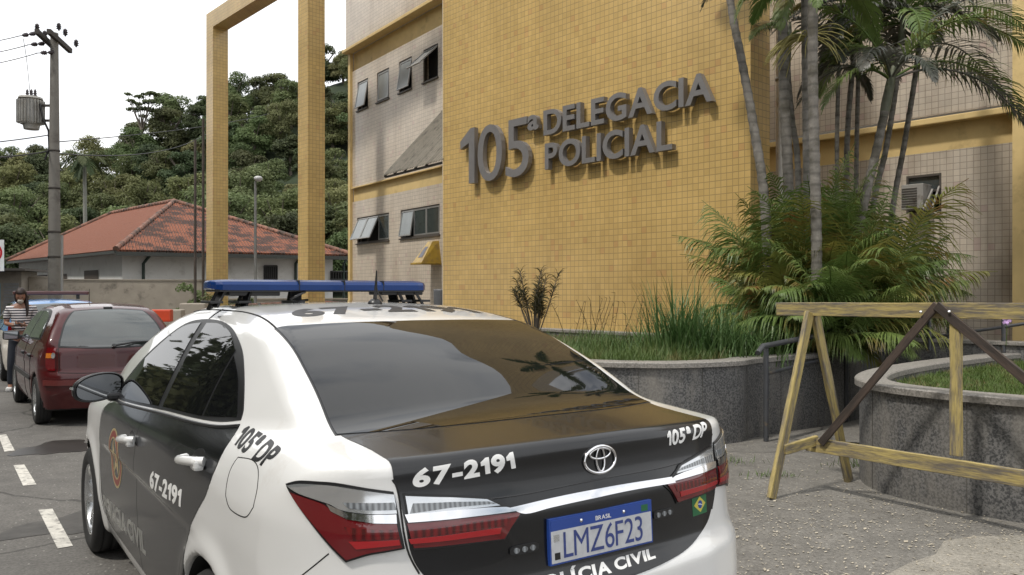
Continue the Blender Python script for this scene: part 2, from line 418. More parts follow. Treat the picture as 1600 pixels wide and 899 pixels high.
M_btxt = plain('black_lettering', (.012, .012, .013), .4, var=.05)
M_gtxt = plain('silver_lettering', (.34, .34, .32), .3, metal=.3, var=.15, scale=14)
def lens(name, col, rough=.05, ribs=None):
    m, nt, p = newmat(name); L = nt.links.new
    p.inputs['Base Color'].default_value = c4(col); p.inputs['Roughness'].default_value = rough; p.inputs['Coat Weight'].default_value = 1
    p.inputs['Coat Roughness'].default_value = .02
    if ribs:
        tc = N(nt, 'ShaderNodeTexCoord'); w = N(nt, 'ShaderNodeTexWave', Scale=ribs, Distortion=1.5); w.bands_direction = 'Y'
        L(tc.outputs['Object'], w.inputs['Vector']); mx = N(nt, 'ShaderNodeMix', data_type='RGBA'); L(w.outputs['Fac'], mx.inputs['Factor'])
        mx.inputs['A'].default_value = c4([c*.35 for c in col]); mx.inputs['B'].default_value = c4(col); L(mx.outputs['Result'], p.inputs['Base Color'])
    return m
M_red = lens('red_lens', (.125, .004, .007)); M_redd = lens('dark_red_lens', (.15, .004, .006), ribs=15); M_redb = lens('bright_red_lens', (.34, .008, .012), .12)
M_clear = lens('clear_lens', (.62, .64, .66), .12); M_clear.node_tree.nodes['Principled BSDF'].inputs['Metallic'].default_value = .75; M_cleard = lens('grey_reflector', (.26, .28, .30), .12, ribs=22)
M_blue = plain('blue_plastic', (.005, .028, .125), .22, var=.15, scale=4, spec=.35)
M_mirror = plain('mirror_glass', (.42, .44, .46), .03, metal=1, var=.02)
M_gold = plain('gold_foil', (.50, .40, .20), .35, metal=.2, var=.1); M_crestred = plain('crest_red', (.22, .03, .02), .35, var=.1)
M_plate = plain('plate_white', (.50, .51, .53), .35, var=.10, scale=30); M_blueplate = plain('plate_blue', (.02, .06, .28), .35, var=.05); M_blueplate2 = plain('plate_dark_blue', (.035, .055, .20), .4, var=.2, scale=60)
M_flaggreen = plain('flag_green', (.015, .12, .045), .4, var=.05); M_flagyellow = plain('flag_yellow', (.55, .48, .08), .4, var=.05)

def thing_child(name, parent):
    o = bpy.data.objects.new(name, None); C.objects.link(o); o.parent = parent; o.empty_display_size = .05; return o
def make_wheel(car, loc, s, R, W, nsp, rimmat=None, dirty=False):
    """tyre and alloy rim; s = +1 when the outer face looks towards local +y"""
    w = thing_child('wheel', car); w.location = loc
    M4 = Matrix.Rotation(-PI/2*s, 4, 'X'); hw = W
    t = MB(); rr = R*.655
    t.lathe([(rr, -hw*.9), (R*.86, -hw), (R*.965, -hw*.86), (R, -hw*.6), (R, -hw*.52), (R*.985, -hw*.5), (R*.985, -hw*.46), (R, -hw*.44), (R, -hw*.05), (R*.985, -hw*.03), (R*.985, hw*.03), (R, hw*.05), (R, hw*.44), (R*.985, hw*.46), (R*.985, hw*.5), (R, hw*.52), (R, hw*.6), (R*.965, hw*.86), (R*.86, hw), (R*.74, hw*.98), (rr, hw*.86)], 48, M4)
    t.build('tyre', M_rub, w)
    r_ = MB(); r_.lathe([(rr*.995, -hw*.8), (rr*.92, -hw*.5), (rr*.90, hw*.4), (rr*.96, hw*.80), (rr*1.0, hw*.90), (rr*1.015, hw*.86)], 48, M4)
    for k in range(nsp):
        for da in (-.13, .13):
            a = 2*PI*k/nsp + da; a2 = 2*PI*k/nsp + da*1.9
            p0 = Vector((.035*math.cos(a), .035*math.sin(a), hw*.62)); p1 = Vector((rr*.97*math.cos(a2), rr*.97*math.sin(a2), hw*.74))
            d_ = (p1 - p0).normalized(); sd = Vector((-d_.y, d_.x, 0)).normalized()
            V = [M4 @ q for q in (p0 + sd*.014, p0 - sd*.014, p1 - sd*.019, p1 + sd*.019)] + [M4 @ (q - Vector((0, 0, .03))) for q in (p0 + sd*.016, p0 - sd*.016, p1 - sd*.022, p1 + sd*.022)]
            r_.add(V, [(0, 3, 2, 1), (4, 5, 6, 7), (0, 1, 5, 4), (1, 2, 6, 5), (2, 3, 7, 6), (3, 0, 4, 7)] if s < 0 else [(0, 1, 2, 3), (7, 6, 5, 4), (4, 5, 1, 0), (5, 6, 2, 1), (6, 7, 3, 2), (7, 4, 0, 3)])
    r_.lathe([(.0, hw*.72), (.028, hw*.71), (.036, hw*.66), (.06, hw*.55)], 20, M4)
    r_.build('rim', rimmat or M_alloy, w)
    h_ = MB(); h_.lathe([(.0, -hw*.1), (rr*.90, -hw*.1)], 32, M4); h_.lathe([(.0, hw*.2), (.14, hw*.2), (.14, hw*.1), (.15, hw*.1)], 24, M4); h_.build('brake_disc', M_well, w)
    return w

# ---------------------------------------------------------------- ground, street and pavement
FWD = Vector((-math.sin(.6051), math.cos(.6051), 0)); LFT = Vector((-FWD.y, FWD.x, 0))    # street direction and its left
KP = Vector((.2831, 2.438, 0)) - LFT*1.15                                               # a point on the kerb line
def ground_mat(name, c1, c2, speck, sp_amt, rough=.85, crack=None, sc=1.0, patchc=None):
    m, nt, p = newmat(name); L = nt.links.new
    tc = N(nt, 'ShaderNodeTexCoord'); n1 = N(nt, 'ShaderNodeTexNoise', Scale=.55*sc, Detail=9, Roughness=.62); n2 = N(nt, 'ShaderNodeTexNoise', Scale=55*sc, Detail=4, Roughness=.7)
    n3 = N(nt, 'ShaderNodeTexNoise', Scale=6*sc, Detail=6, Roughness=.7)
    for n in (n1, n2, n3): L(tc.outputs['Object'], n.inputs['Vector'])
    r1 = N(nt, 'ShaderNodeMapRange'); r1.inputs['From Min'].default_value = .35; r1.inputs['From Max'].default_value = .68; L(n1.outputs['Fac'], r1.inputs['Value'])
    a = N(nt, 'ShaderNodeMix', data_type='RGBA'); a.inputs['A'].default_value = c4(c1); a.inputs['B'].default_value = c4(c2); L(r1.outputs[0], a.inputs['Factor'])
    s = N(nt, 'ShaderNodeMapRange'); s.inputs['From Min'].default_value = .3; s.inputs['From Max'].default_value = .7; s.inputs['To Min'].default_value = .62; s.inputs['To Max'].default_value = 1.38; L(n2.outputs['Fac'], s.inputs['Value'])
    s3 = N(nt, 'ShaderNodeMapRange'); s3.inputs['From Min'].default_value = .3; s3.inputs['From Max'].default_value = .7; s3.inputs['To Min'].default_value = .8; s3.inputs['To Max'].default_value = 1.2; L(n3.outputs['Fac'], s3.inputs['Value'])
    mu = N(nt, 'ShaderNodeMath', operation='MULTIPLY'); L(s.outputs[0], mu.inputs[0]); L(s3.outputs[0], mu.inputs[1])
    v = N(nt, 'ShaderNodeVectorMath', operation='SCALE'); L(a.outputs['Result'], v.inputs[0]); L(mu.outputs[0], v.inputs['Scale'])
    out = v.outputs[0]
    # scattered pale specks (stones, leaf crumbs)
    vo = N(nt, 'ShaderNodeTexVoronoi', Scale=26*sc); L(tc.outputs['Object'], vo.inputs['Vector'])
    lt = N(nt, 'ShaderNodeMath', operation='LESS_THAN'); L(vo.outputs['Distance'], lt.inputs[0]); lt.inputs[1].default_value = .16
    nn = N(nt, 'ShaderNodeTexNoise', Scale=1.3*sc, Detail=3); L(tc.outputs['Object'], nn.inputs['Vector'])
    cc = N(nt, 'ShaderNodeSeparateColor'); L(vo.outputs['Color'], cc.inputs[0])
    ad = N(nt, 'ShaderNodeMath', operation='MULTIPLY'); L(cc.outputs[0], ad.inputs[0]); L(nn.outputs['Fac'], ad.inputs[1])
    gt = N(nt, 'ShaderNodeMath', operation='GREATER_THAN'); L(ad.outputs[0], gt.inputs[0]); gt.inputs[1].default_value = 1 - sp_amt
    m2 = N(nt, 'ShaderNodeMath', operation='MULTIPLY'); L(lt.outputs[0], m2.inputs[0]); L(gt.outputs[0], m2.inputs[1])
    b = N(nt, 'ShaderNodeMix', data_type='RGBA'); L(m2.outputs[0], b.inputs['Factor']); L(out, b.inputs['A']); b.inputs['B'].default_value = c4(speck); out = b.outputs['Result']
    if crack:
        vc = N(nt, 'ShaderNodeTexVoronoi', Scale=crack[0], feature='DISTANCE_TO_EDGE'); nd = N(nt, 'ShaderNodeTexNoise', Scale=3, Detail=5); L(tc.outputs['Object'], nd.inputs['Vector'])
        mv = N(nt, 'ShaderNodeMix', data_type='VECTOR'); mv.inputs['Factor'].default_value = .22; L(tc.outputs['Object'], mv.inputs['A']); L(nd.outputs['Color'], mv.inputs['B']); L(mv.outputs['Result'], vc.inputs['Vector'])
        lc = N(nt, 'ShaderNodeMapRange'); lc.inputs['From Min'].default_value = 0; lc.inputs['From Max'].default_value = crack[1]; lc.inputs['To Min'].default_value = .35; lc.inputs['To Max'].default_value = 1; L(vc.outputs['Distance'], lc.inputs['Value'])
        v2 = N(nt, 'ShaderNodeVectorMath', operation='SCALE'); L(out, v2.inputs[0]); L(lc.outputs[0], v2.inputs['Scale']); out = v2.outputs[0]
    L(out, p.inputs['Base Color']); p.inputs['Roughness'].default_value = rough
    bp = N(nt, 'ShaderNodeBump', Strength=.5, Distance=.006); L(n2.outputs['Fac'], bp.inputs['Height']); L(bp.outputs[0], p.inputs['Normal'])
    return m
M_asph = ground_mat('asphalt', (.095, .090, .083), (.135, .128, .118), (.34, .33, .30), .60, crack=(.33, .006))
M_pave = ground_mat('pavement_concrete', (.120, .112, .099), (.170, .160, .143), (.34, .33, .30), .60, crack=(.30, .005))
M_pale = ground_mat('pale_concrete', (.21, .195, .165), (.26, .24, .205), (.5, .48, .43), .45)
M_kerb = ground_mat('kerb_concrete', (.26, .25, .23), (.34, .32, .29), (.45, .44, .4), .3, sc=1.4)
M_earth = ground_mat('earth', (.075, .055, .035), (.11, .085, .05), (.2, .17, .1), .4)
def flat(name, pts, z, mat, kind='structure'):
    mb = MB(); mb.add([(p[0], p[1], z) for p in pts], [list(range(len(pts)))]); o = mb.build(name, mat)
    if o.data.polygons[0].normal.z < 0: o.data.flip_normals()
    return tag(o, kind=kind)
flat('road', [(-420, -200), (420, -200), (420, 700), (-420, 700)], 0, M_asph)
ZP = .12
k0, k1 = KP - FWD*9, KP + FWD*34
mb = MB(); K0, K1 = KP - FWD*9 - LFT*.13, KP + FWD*34 - LFT*.13
mb.add([(K0.x, K0.y, ZP - .004), (26, -8, ZP - .004), (26, 30, ZP - .004), (-2, 34, ZP - .004), (K1.x, K1.y, ZP - .004)], [(0, 1, 2, 3, 4)])
pv = tag(mb.build('pavement', M_pave), kind='structure')
mb = MB(); n_ = 34
for i in range(n_):
    a = k0 + (k1 - k0)*((i + .004)/n_); b = k0 + (k1 - k0)*((i + .996)/n_)
    beam(mb, a - LFT*.065 + Vector((0, 0, ZP/2)), b - LFT*.065 + Vector((0, 0, ZP/2)), .13, ZP, bev=.012)
tag(mb.build('kerb', M_kerb), kind='structure')
# paler slab of concrete near the camera on the right
flat('pavement_repair', [tuple(gnd(x, y, ZP))[:2] for x, y in ((1372, 905), (1420, 880), (1462, 866), (1475, 845), (1520, 838), (1600, 836), (1680, 842), (1760, 960), (1300, 1100))], ZP, M_pale)
# road paint: parking-bay dashes
M_paint = plain('road_paint', (.56, .54, .49), .75, var=.2, scale=12, dirt=(.17, .16, .15), dscale=16, dlo=.50, dhi=.66)
for i, pts in enumerate([[(60, 797), (82, 795), (114, 853), (90, 857)], [(21, 727), (38, 726), (57, 757), (36, 759)], [(-3, 680), (10, 679), (23, 704), (7, 706)]]):
    w = [gnd(x, y, .004) for x, y in pts]; 
    o = flat('road_marking', [tuple(v)[:2] for v in w], .004, M_paint); o['group'] = 'parking bay dashes painted on the road'
for t in (11.2, 14.0, 17.0):     # further dashes of the same line
    c = gnd(98, 826) + FWD*(t - 5.2)*1.0
# damp stain under the red car
def blob(name, c, rx, ry, z, mat, seed, rot=0):
    rnd = random.Random(seed); pts = []
    for k in range(28):
        a = 2*PI*k/28; r = 1 + .18*math.sin(3*a + seed) + .10*math.sin(7*a + 2*seed) + rnd.uniform(-.05, .05)
        x, y = rx*r*math.cos(a), ry*r*math.sin(a); pts.append((c[0] + x*math.cos(rot) - y*math.sin(rot), c[1] + x*math.sin(rot) + y*math.cos(rot)))
    return flat(name, pts, z, mat)
M_wet = plain('damp_asphalt', (.035, .032, .029), .32, var=.3, scale=5)
M_oil = plain('dark_patch', (.062, .058, .053), .7, var=.35, scale=7)
blob('damp_stain', gnd(88, 700), .33, .40, .004, M_wet, 2)
blob('dark_stain', gnd(150, 812), .55, .30, .003, M_oil, 5, .8)
blob('dark_stain', gnd(40, 610), .55, .22, .003, M_oil, 9, .1)
# ---------------------------------------------------------------- tiled wall materials
def tile_mat(name, c1, c2, mortar, s=.10, gap=.0055, rough=.28, stain=None, ss=.5, slo=.5, shi=.75, coat=.25, streak=0):
    m, nt, p = newmat(name); L = nt.links.new
    tc = N(nt, 'ShaderNodeTexCoord'); sx = N(nt, 'ShaderNodeSeparateXYZ'); L(tc.outputs['Object'], sx.inputs[0])
    ad = N(nt, 'ShaderNodeMath', operation='ADD'); L(sx.outputs['X'], ad.inputs[0]); L(sx.outputs['Y'], ad.inputs[1])
    cb = N(nt, 'ShaderNodeCombineXYZ'); L(ad.outputs[0], cb.inputs['X']); L(sx.outputs['Z'], cb.inputs['Y'])
    br = N(nt, 'ShaderNodeTexBrick', offset=0.0, squash=1.0); L(cb.outputs[0], br.inputs['Vector'])
    br.inputs['Scale'].default_value = 1; br.inputs['Brick Width'].default_value = s; br.inputs['Row Height'].default_value = s; br.inputs['Mortar Size'].default_value = gap; br.inputs['Mortar Smooth'].default_value = .15
    br.inputs['Color1'].default_value = c4(c1); br.inputs['Color2'].default_value = c4(c2); br.inputs['Mortar'].default_value = c4(mortar)
    n = N(nt, 'ShaderNodeTexNoise', Scale=.9, Detail=7, Roughness=.6); L(tc.outputs['Object'], n.inputs['Vector'])
    r = N(nt, 'ShaderNodeMapRange'); r.inputs['From Min'].default_value = .3; r.inputs['From Max'].default_value = .7; r.inputs['To Min'].default_value = .88; r.inputs['To Max'].default_value = 1.1; L(n.outputs['Fac'], r.inputs['Value'])
    v = N(nt, 'ShaderNodeVectorMath', operation='SCALE'); L(br.outputs['Color'], v.inputs[0]); L(r.outputs[0], v.inputs['Scale']); out = v.outputs[0]
    # every tile a little different, a few clearly replaced
    sc_ = N(nt, 'ShaderNodeVectorMath', operation='SCALE'); L(cb.outputs[0], sc_.inputs[0]); sc_.inputs['Scale'].default_value = 1/s; fl = N(nt, 'ShaderNodeVectorMath', operation='FLOOR'); L(sc_.outputs[0], fl.inputs[0])
    wn = N(nt, 'ShaderNodeTexWhiteNoise', noise_dimensions='2D'); L(fl.outputs[0], wn.inputs['Vector']); wr = N(nt, 'ShaderNodeMapRange'); wr.inputs['To Min'].default_value = .955; wr.inputs['To Max'].default_value = 1.04; L(wn.outputs['Value'], wr.inputs['Value'])
    v2 = N(nt, 'ShaderNodeVectorMath', operation='SCALE'); L(out, v2.inputs[0]); L(wr.outputs[0], v2.inputs['Scale']); g2 = N(nt, 'ShaderNodeMath', operation='GREATER_THAN'); L(wn.outputs['Value'], g2.inputs[0]); g2.inputs[1].default_value = .965
    rp = N(nt, 'ShaderNodeMix', data_type='RGBA', blend_type='MULTIPLY'); L(g2.outputs[0], rp.inputs['Factor']); L(v2.outputs[0], rp.inputs['A']); rp.inputs['B'].default_value = (.90, .82, .86, 1); out = rp.outputs['Result']
    if stain:
        mp = N(nt, 'ShaderNodeMapping'); mp.inputs['Scale'].default_value = (1.6, 1.6, .35); L(tc.outputs['Object'], mp.inputs['Vector'])
        n2 = N(nt, 'ShaderNodeTexNoise', Scale=ss, Detail=8, Roughness=.6); L(mp.outputs[0], n2.inputs['Vector'])
        r2 = N(nt, 'ShaderNodeMapRange'); r2.inputs['From Min'].default_value = slo; r2.inputs['From Max'].default_value = shi; r2.inputs['To Max'].default_value = .8; L(n2.outputs['Fac'], r2.inputs['Value'])
        mx = N(nt, 'ShaderNodeMix', data_type='RGBA', blend_type='MULTIPLY'); L(r2.outputs[0], mx.inputs['Factor']); L(out, mx.inputs['A']); mx.inputs['B'].default_value = c4(stain); out = mx.outputs['Result']
    L(out, p.inputs['Base Color']); p.inputs['Roughness'].default_value = rough; p.inputs['Coat Weight'].default_value = coat; p.inputs['Coat Roughness'].default_value = .15
    bp = N(nt, 'ShaderNodeBump', Strength=.6, Distance=.003, invert=True); L(br.outputs['Fac'], bp.inputs['Height']); L(bp.outputs[0], p.inputs['Normal'])
    return m
M_ytile = tile_mat('yellow_tiles', (.60, .415, .160), (.545, .372, .138), (.34, .235, .10), stain=(.76, .72, .66), slo=.52, shi=.85)
M_btile = tile_mat('beige_tiles', (.62, .54, .445), (.58, .505, .415), (.36, .31, .25), stain=(.68, .63, .58), ss=.8, slo=.50, shi=.78)
M_btile_shade = tile_mat('shade_toned_beige_tiles', (.54, .475, .39), (.50, .44, .365), (.32, .275, .23), stain=(.55, .50, .46), ss=.8, slo=.46, shi=.68)  # same beige tiles toned down: the wing's shade is put into the colour
M_yband = plain('yellow_painted_render', (.66, .49, .22), .6, var=.08, scale=3, dirt=(.38, .27, .12), dscale=2.5, dlo=.56, dhi=.8)
M_alu = plain('aluminium_frame', (.34, .34, .33), .4, metal=.6, var=.08)
M_dkframe = plain('bronze_frame', (.075, .065, .055), .5, var=.1)
M_pane = plain('frosted_pane', (.22, .24, .24), .12, var=.12, spec=.8, scale=3); M_pane2 = plain('dark_pane', (.05, .06, .06), .08, var=.2, spec=.9)
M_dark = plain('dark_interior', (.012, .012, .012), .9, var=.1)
# ---------------------------------------------------------------- tiled slab, portal and station building
W_RZ = math.atan2(.75, -.661); W0 = Vector((3.41, 11.70, 0))
class Plane:
    """vertical plane: origin, local x direction at angle rz, local y = outward normal"""
    def __init__(s, o, rz): s.o = Vector(o); s.rz = rz; s.x = Vector((math.cos(rz), math.sin(rz), 0)); s.n = Vector((-math.sin(rz), math.cos(rz), 0))
    def uz(s, px, py, y=0.0):
        d = Vector(((px - 800)/FPX, 1, -(py - HY)/FPX)); c = Vector((0, 0, H)); o = s.o + s.n*y
        t = (o - c).dot(s.n)/d.dot(s.n); P = c + d*t; return (P - o).dot(s.x), P.z
def wall_holes(mb, x0, x1, z0, z1, y, holes, depth=.16, mi=0, rmi=0):
    xs = sorted({x0, x1} | {h[0] for h in holes} | {h[1] for h in holes}); zs = sorted({z0, z1} | {h[2] for h in holes} | {h[3] for h in holes})
    for a, b in zip(xs, xs[1:]):
        for c, d in zip(zs, zs[1:]):
            if any(h[0] <= a and b <= h[1] and h[2] <= c and d <= h[3] for h in holes): continue
            mb.add([(a, y, c), (b, y, c), (b, y, d), (a, y, d)], [(3, 2, 1, 0)], mi)
    for a, b, c, d in holes:
        mb.add([(a, y, c), (b, y, c), (b, y, d), (a, y, d), (a, y - depth, c), (b, y - depth, c), (b, y - depth, d), (a, y - depth, d)], [(0, 1, 5, 4), (1, 2, 6, 5), (2, 3, 7, 6), (3, 0, 4, 7)], rmi)
slabP = Plane(W0, W_RZ)
sl = thing('tiled_wall', 'tall free standing wall faced in small yellow ochre tiles that carries the grey raised lettering', 'wall', W0, W_RZ)
mb = MB(); mb.box((3.675, -.25, 5.35), (7.35, .5, 10.7)); mb.build('wall_slab', M_ytile, sl)
mb = MB(); mb.box((7.353, -.02, 5.35), (.02, .05, 10.7)); mb.build('edge_strip', plain('cream_edge', (.60, .52, .38), .6), sl)
# sign letters on stand-offs
M_sign = plain('grey_sign_metal', (.215, .205, .20), .42, metal=.25, var=.08, scale=5)
sg = thing('raised_sign', 'grey raised letters reading 105ª DELEGACIA POLICIAL mounted on the yellow tiled wall', 'sign', W0, W_RZ)
def sign_word(s, quadpx, bold, name, depth=.10, y0=.05, sub=None):
    yf = y0 + depth
    (ul, zb) = slabP.uz(*quadpx[0], y=yf); (ur, zb2) = slabP.uz(*quadpx[1], y=yf); (_, zt2) = slabP.uz(*quadpx[2], y=yf); (_, zt) = slabP.uz(*quadpx[3], y=yf)
    z0, z1 = (zb + zb2)/2, (zt + zt2)/2
    bm = text_geo(s, bold); V = [(v.co.x, v.co.y) for v in bm.verts]; bm.verts.index_update()
    Fs = [[v.index for v in f.verts] for f in bm.faces]; Bd = [[v.index for v in e.verts] for e in bm.edges if len(e.link_faces) == 1]; bm.free()
    f3 = lambda y: [(ul + (ur - ul)*a, y, z0 + (z1 - z0)*b) for a, b in V]
    n = len(V); mb = MB(); mb.add(f3(yf) + f3(y0), Fs + [[n + i for i in f[::-1]] for f in Fs] + [(a, b, n + b, n + a) for a, b in Bd])
    o = mb.build(name, M_sign, sg); bm = bmesh.new(); bm.from_mesh(o.data); bmesh.ops.recalc_face_normals(bm, faces=bm.faces); bm.to_mesh(o.data); bm.free()
    for xx in np.linspace(.06, .94, max(2, int(abs(ur - ul)/.35))):
        pass
    return ul, ur, z0, z1
print('SIGN', sign_word('105', [(719, 288), (826, 276), (826, 181), (719, 202)], .0, 'number_lettering'))
sign_word('a', [(824, 205), (841, 202), (841, 178), (824, 181)], .03, 'ordinal_letter')
sign_word('DELEGACIA', [(849, 212), (1113, 159), (1113, 113), (849, 170)], .022, 'word_lettering')
sign_word('POLICIAL', [(851, 265), (1050, 235), (1050, 187), (851, 223)], .022, 'word_lettering')
# portal frame of the same tiles
pt = thing('tiled_portal', 'square portal frame of yellow tiled pillars and a top beam standing left of the station', 'portal frame', W0, W_RZ)
for a, b in ((13.34, 13.90), (19.83, 20.40)):
    mb = MB(); mb.box(((a + b)/2, -.25, 5.08), (b - a, .5, 10.16)); mb.build('pillar', M_ytile, pt)
mb = MB(); mb.box(((7.5 + 20.40)/2, -.25, 10.43), (20.40 - 7.5, .5, .54)); mb.build('beam', M_ytile, pt)
# ---- main building, left wing (beige)
SRZ = math.atan2(.818, -.575); B0 = Vector((-1.73, 20.5, 0)); BP = Plane(B0, SRZ)
bd = thing('police_station', 'beige tiled three storey police station with yellow bands, small tilting windows and grey awning', 'building', B0, SRZ)
uL = BP.uz(547.5, 300)[0]; uR = -2.4
zb1 = BP.uz(690, 39)[1]; zt1 = BP.uz(690, 5)[1]; zb2 = BP.uz(690, 286.5)[1]; zt2 = BP.uz(640, 274)[1]
print('BANDS', uL, zb1, zt1, zb2, zt2)
def rect(P, x0, x1, y0, y1, yy=0.0):
    a = P.uz(x0, (y0 + y1)/2, yy); b = P.uz(x1, (y0 + y1)/2, yy); xm = (x0 + x1)/2
    return [min(a[0], b[0]), max(a[0], b[0]), P.uz(xm, y1, yy)[1], P.uz(xm, y0, yy)[1]]
hu = [rect(BP, 558.5, 575, 127, 171), rect(BP, 589, 608, 109, 159), rect(BP, 623.5, 643.5, 93, 141.5), rect(BP, 661.5, 684.5, 72, 123)]
zc = sum(h[2] for h in hu)/4; zd = sum(h[3] for h in hu)/4
hu = [[a, b, zc, zd] for a, b, _, _ in hu]
hl = [rect(BP, 558, 608, 338, 378), rect(BP, 626, 687, 322, 370)]; zc2 = sum(h[2] for h in hl)/2; zd2 = sum(h[3] for h in hl)/2; hl = [[a, b, zc2, zd2] for a, b, _, _ in hl]
print('HOLES', hu, hl)
mb = MB(); PR = .10
wall_holes(mb, uR, uL - .16, 0, zb2, 0, hl); wall_holes(mb, uR, uL - .16, zt2, zb1, PR*0 + .0, hu)
mb.box(((uR + uL)/2, -.10, (zt1 + 11)/2 + .08), (uL - uR, .5, 11 - zt1 - .16))
mb.add([(uL, 0, 0), (uL, -9, 0), (uL, -9, 11), (uL, 0, 11)], [(0, 1, 2, 3)]); mb.add([(uR, 0, 0), (uR, 0, zb1), (uR, -.2, zb1), (uR, -.2, 0)], [(0, 1, 2, 3)])
mb.build('tiled_walls', M_btile, bd)
mb = MB()
mb.box((uL - .08, .03, 5.0), (.155, .10, 10.0 - .0)); 
mb.box(((uR + uL)/2 - .08, -.10, (zb1 + zt1)/2), (uL - uR - .17, .12, zt1 - zb1)); mb.box(((uR + uL)/2 - .08, -.10, (zb2 + zt2)/2), (uL - uR - .17, .12, zt2 - zb2))
mb.box(((uR + uL)/2, .14, zt1 + .04), (uL - uR + .02, .28, .085), bev=.01); 
mb.box(((uR + uL)/2 - .09, .02, zt2 + .015), (uL - uR - .20, .10, .03))
mb.build('yellow_bands', M_yband, bd)
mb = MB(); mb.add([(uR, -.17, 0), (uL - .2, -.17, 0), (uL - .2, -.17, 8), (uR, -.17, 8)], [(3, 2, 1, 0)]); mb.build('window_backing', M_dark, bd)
mb = MB(); mb.box(((uR + uL)/2, -4.6, 11.03), (uL - uR + .3, 9.6, .12)); mb.build('roof', M_yband, bd)
def sash(parent, u0, u1, z0, z1, y, ang, m=M_alu, pane=M_pane, t=.035):
    """top hinged sash swung outwards by ang"""
    e = thing_child('sash', parent); e.location = ((u0 + u1)/2, y, z1); e.rotation_euler = (ang, 0, 0)
    w, h = u1 - u0, z1 - z0; mb = MB()
    mb.box((0, 0, -t/2), (w, .03, t)); mb.box((0, 0, -h + t/2), (w, .03, t)); mb.box((-w/2 + t/2, 0, -h/2), (t, .03, h - 2*t)); mb.box((w/2 - t/2, 0, -h/2), (t, .03, h - 2*t)); mb.build('sash_frame', m, e)
    mb = MB(); mb.box((0, 0, -h/2), (w - 2*t, .006, h - 2*t)); mb.build('pane', pane, e)
def win(parent, h, n, angs, y=-.05, fm=M_dkframe):
    w = thing_child('window', parent); a, b, c, d = h; t = .04; mb = MB()
    mb.box(((a + b)/2, y, c + t/2), (b - a, .07, t)); mb.box(((a + b)/2, y, d - t/2), (b - a, .07, t)); mb.box((a + t/2, y, (c + d)/2), (t, .07, d - c - 2*t)); mb.box((b - t/2, y, (c + d)/2), (t, .07, d - c - 2*t))
    mb.box(((a + b)/2, .022, c - .02), (b - a + .06, .05, .035))
    for k in range(1, n): mb.box((a + (b - a)*k/n, y, (c + d)/2), (.03, .06, d - c - 2*t))
    mb.build('frame', fm, w); sw = (b - a - 2*t)/n
    for k in range(n):
        # k counts from image left, which is the large-u side
        ub = b - t - k*sw
        sash(w, ub - sw + .004, ub - .004, c + t, d - t, y + .02, angs[k], pane=M_pane if angs[k] > .02 else M_pane2)
for h, g in zip(hu, (.18, .03, .16, .80)): win(bd, h, 1, [g])
win(bd, hl[0], 3, [.42, .42, 0]); win(bd, hl[1], 3, [.16, 0, 0])
# grey awning against the wall
A1 = BP.uz(597, 275); A2 = BP.uz(694, 172); 
aw = MB(); la = 1.66
pB = Vector((BP.uz(693, 172)[0], .02, BP.uz(693, 172)[1])); A_ = BP.uz(597, 274, la); pA = Vector((pB.x, la, A_[1]))
pC = pA + Vector((-2.85, 0, 0)); pD = pB + Vector((-2.85, 0, 0)); print('AWN', A_, pB)
nn = 24
for i in range(nn):
    for (s0, s1, off) in ((i/nn, (i + .5)/nn, 0), ((i + .5)/nn, (i + 1)/nn, .012)):
        q = [pA.lerp(pC, s0), pA.lerp(pC, s1), pB.lerp(pD, s1), pB.lerp(pD, s0)]
        aw.add([v + Vector((0, off, off)) for v in q] + [v + Vector((0, off, off - .02)) for v in q], [(0, 1, 2, 3), (7, 6, 5, 4), (0, 4, 5, 1), (2, 6, 7, 3)])
aw.build('awning', plain('awning_sheet', (.27, .24, .19), .7, var=.15, scale=4, dirt=(.10, .09, .07), dscale=5, dlo=.5, dhi=.7), bd)
mb = MB(); beam(mb, pA + Vector((0, -.06, -.05)), pC + Vector((0, -.06, -.05)), .03, .05); beam(mb, pB + Vector((0, .03, -.06)), pD + Vector((0, .03, -.06)), .05, .06)
for k in range(5):
    q = Vector((-k*.5 - .06, 0, -.05)); beam(mb, pA + q, pB + q, .03, .04)
mb.build('awning_frame', M_dkframe, bd)
# payphone hood on the wall, bin below
ph = thing('payphone_hood', 'small yellow faceted payphone hood with grey stickers fixed to the beige wall', 'payphone', B0, SRZ)
ub_, za, zb_ = BP.uz(671, 400, .05)[0], BP.uz(675, 411, .3)[1], BP.uz(680, 376, .1)[1]; ua = ub_ - .52
mb = MB(); T = [(ua + .12, 0, zb_), (ub_ - .10, 0, zb_), (ub_ - .13, .17, zb_ - .02), (ua + .15, .17, zb_ - .02)]
B_ = [(ua, 0, za), (ub_, 0, za), (ub_ - .02, .56, za), (ua + .02, .56, za)]
mb.add(T + B_, [(0, 1, 2, 3), (3, 2, 6, 7), (1, 5, 6, 2), (0, 3, 7, 4)]); mb.box(((ua + ub_)/2, .30, za - .015), (ub_ - ua + .03, .60, .05), bev=.012); mb.build('hood', plain('hood_yellow', (.42, .27, .035), .4, coat=.4, var=.12, dirt=(.25, .16, .05), dscale=4), ph)
def quad_lerp(Q, s, t): return (Vector(Q[0])*(1 - s) + Vector(Q[1])*s)*(1 - t) + (Vector(Q[3])*(1 - s) + Vector(Q[2])*s)*t
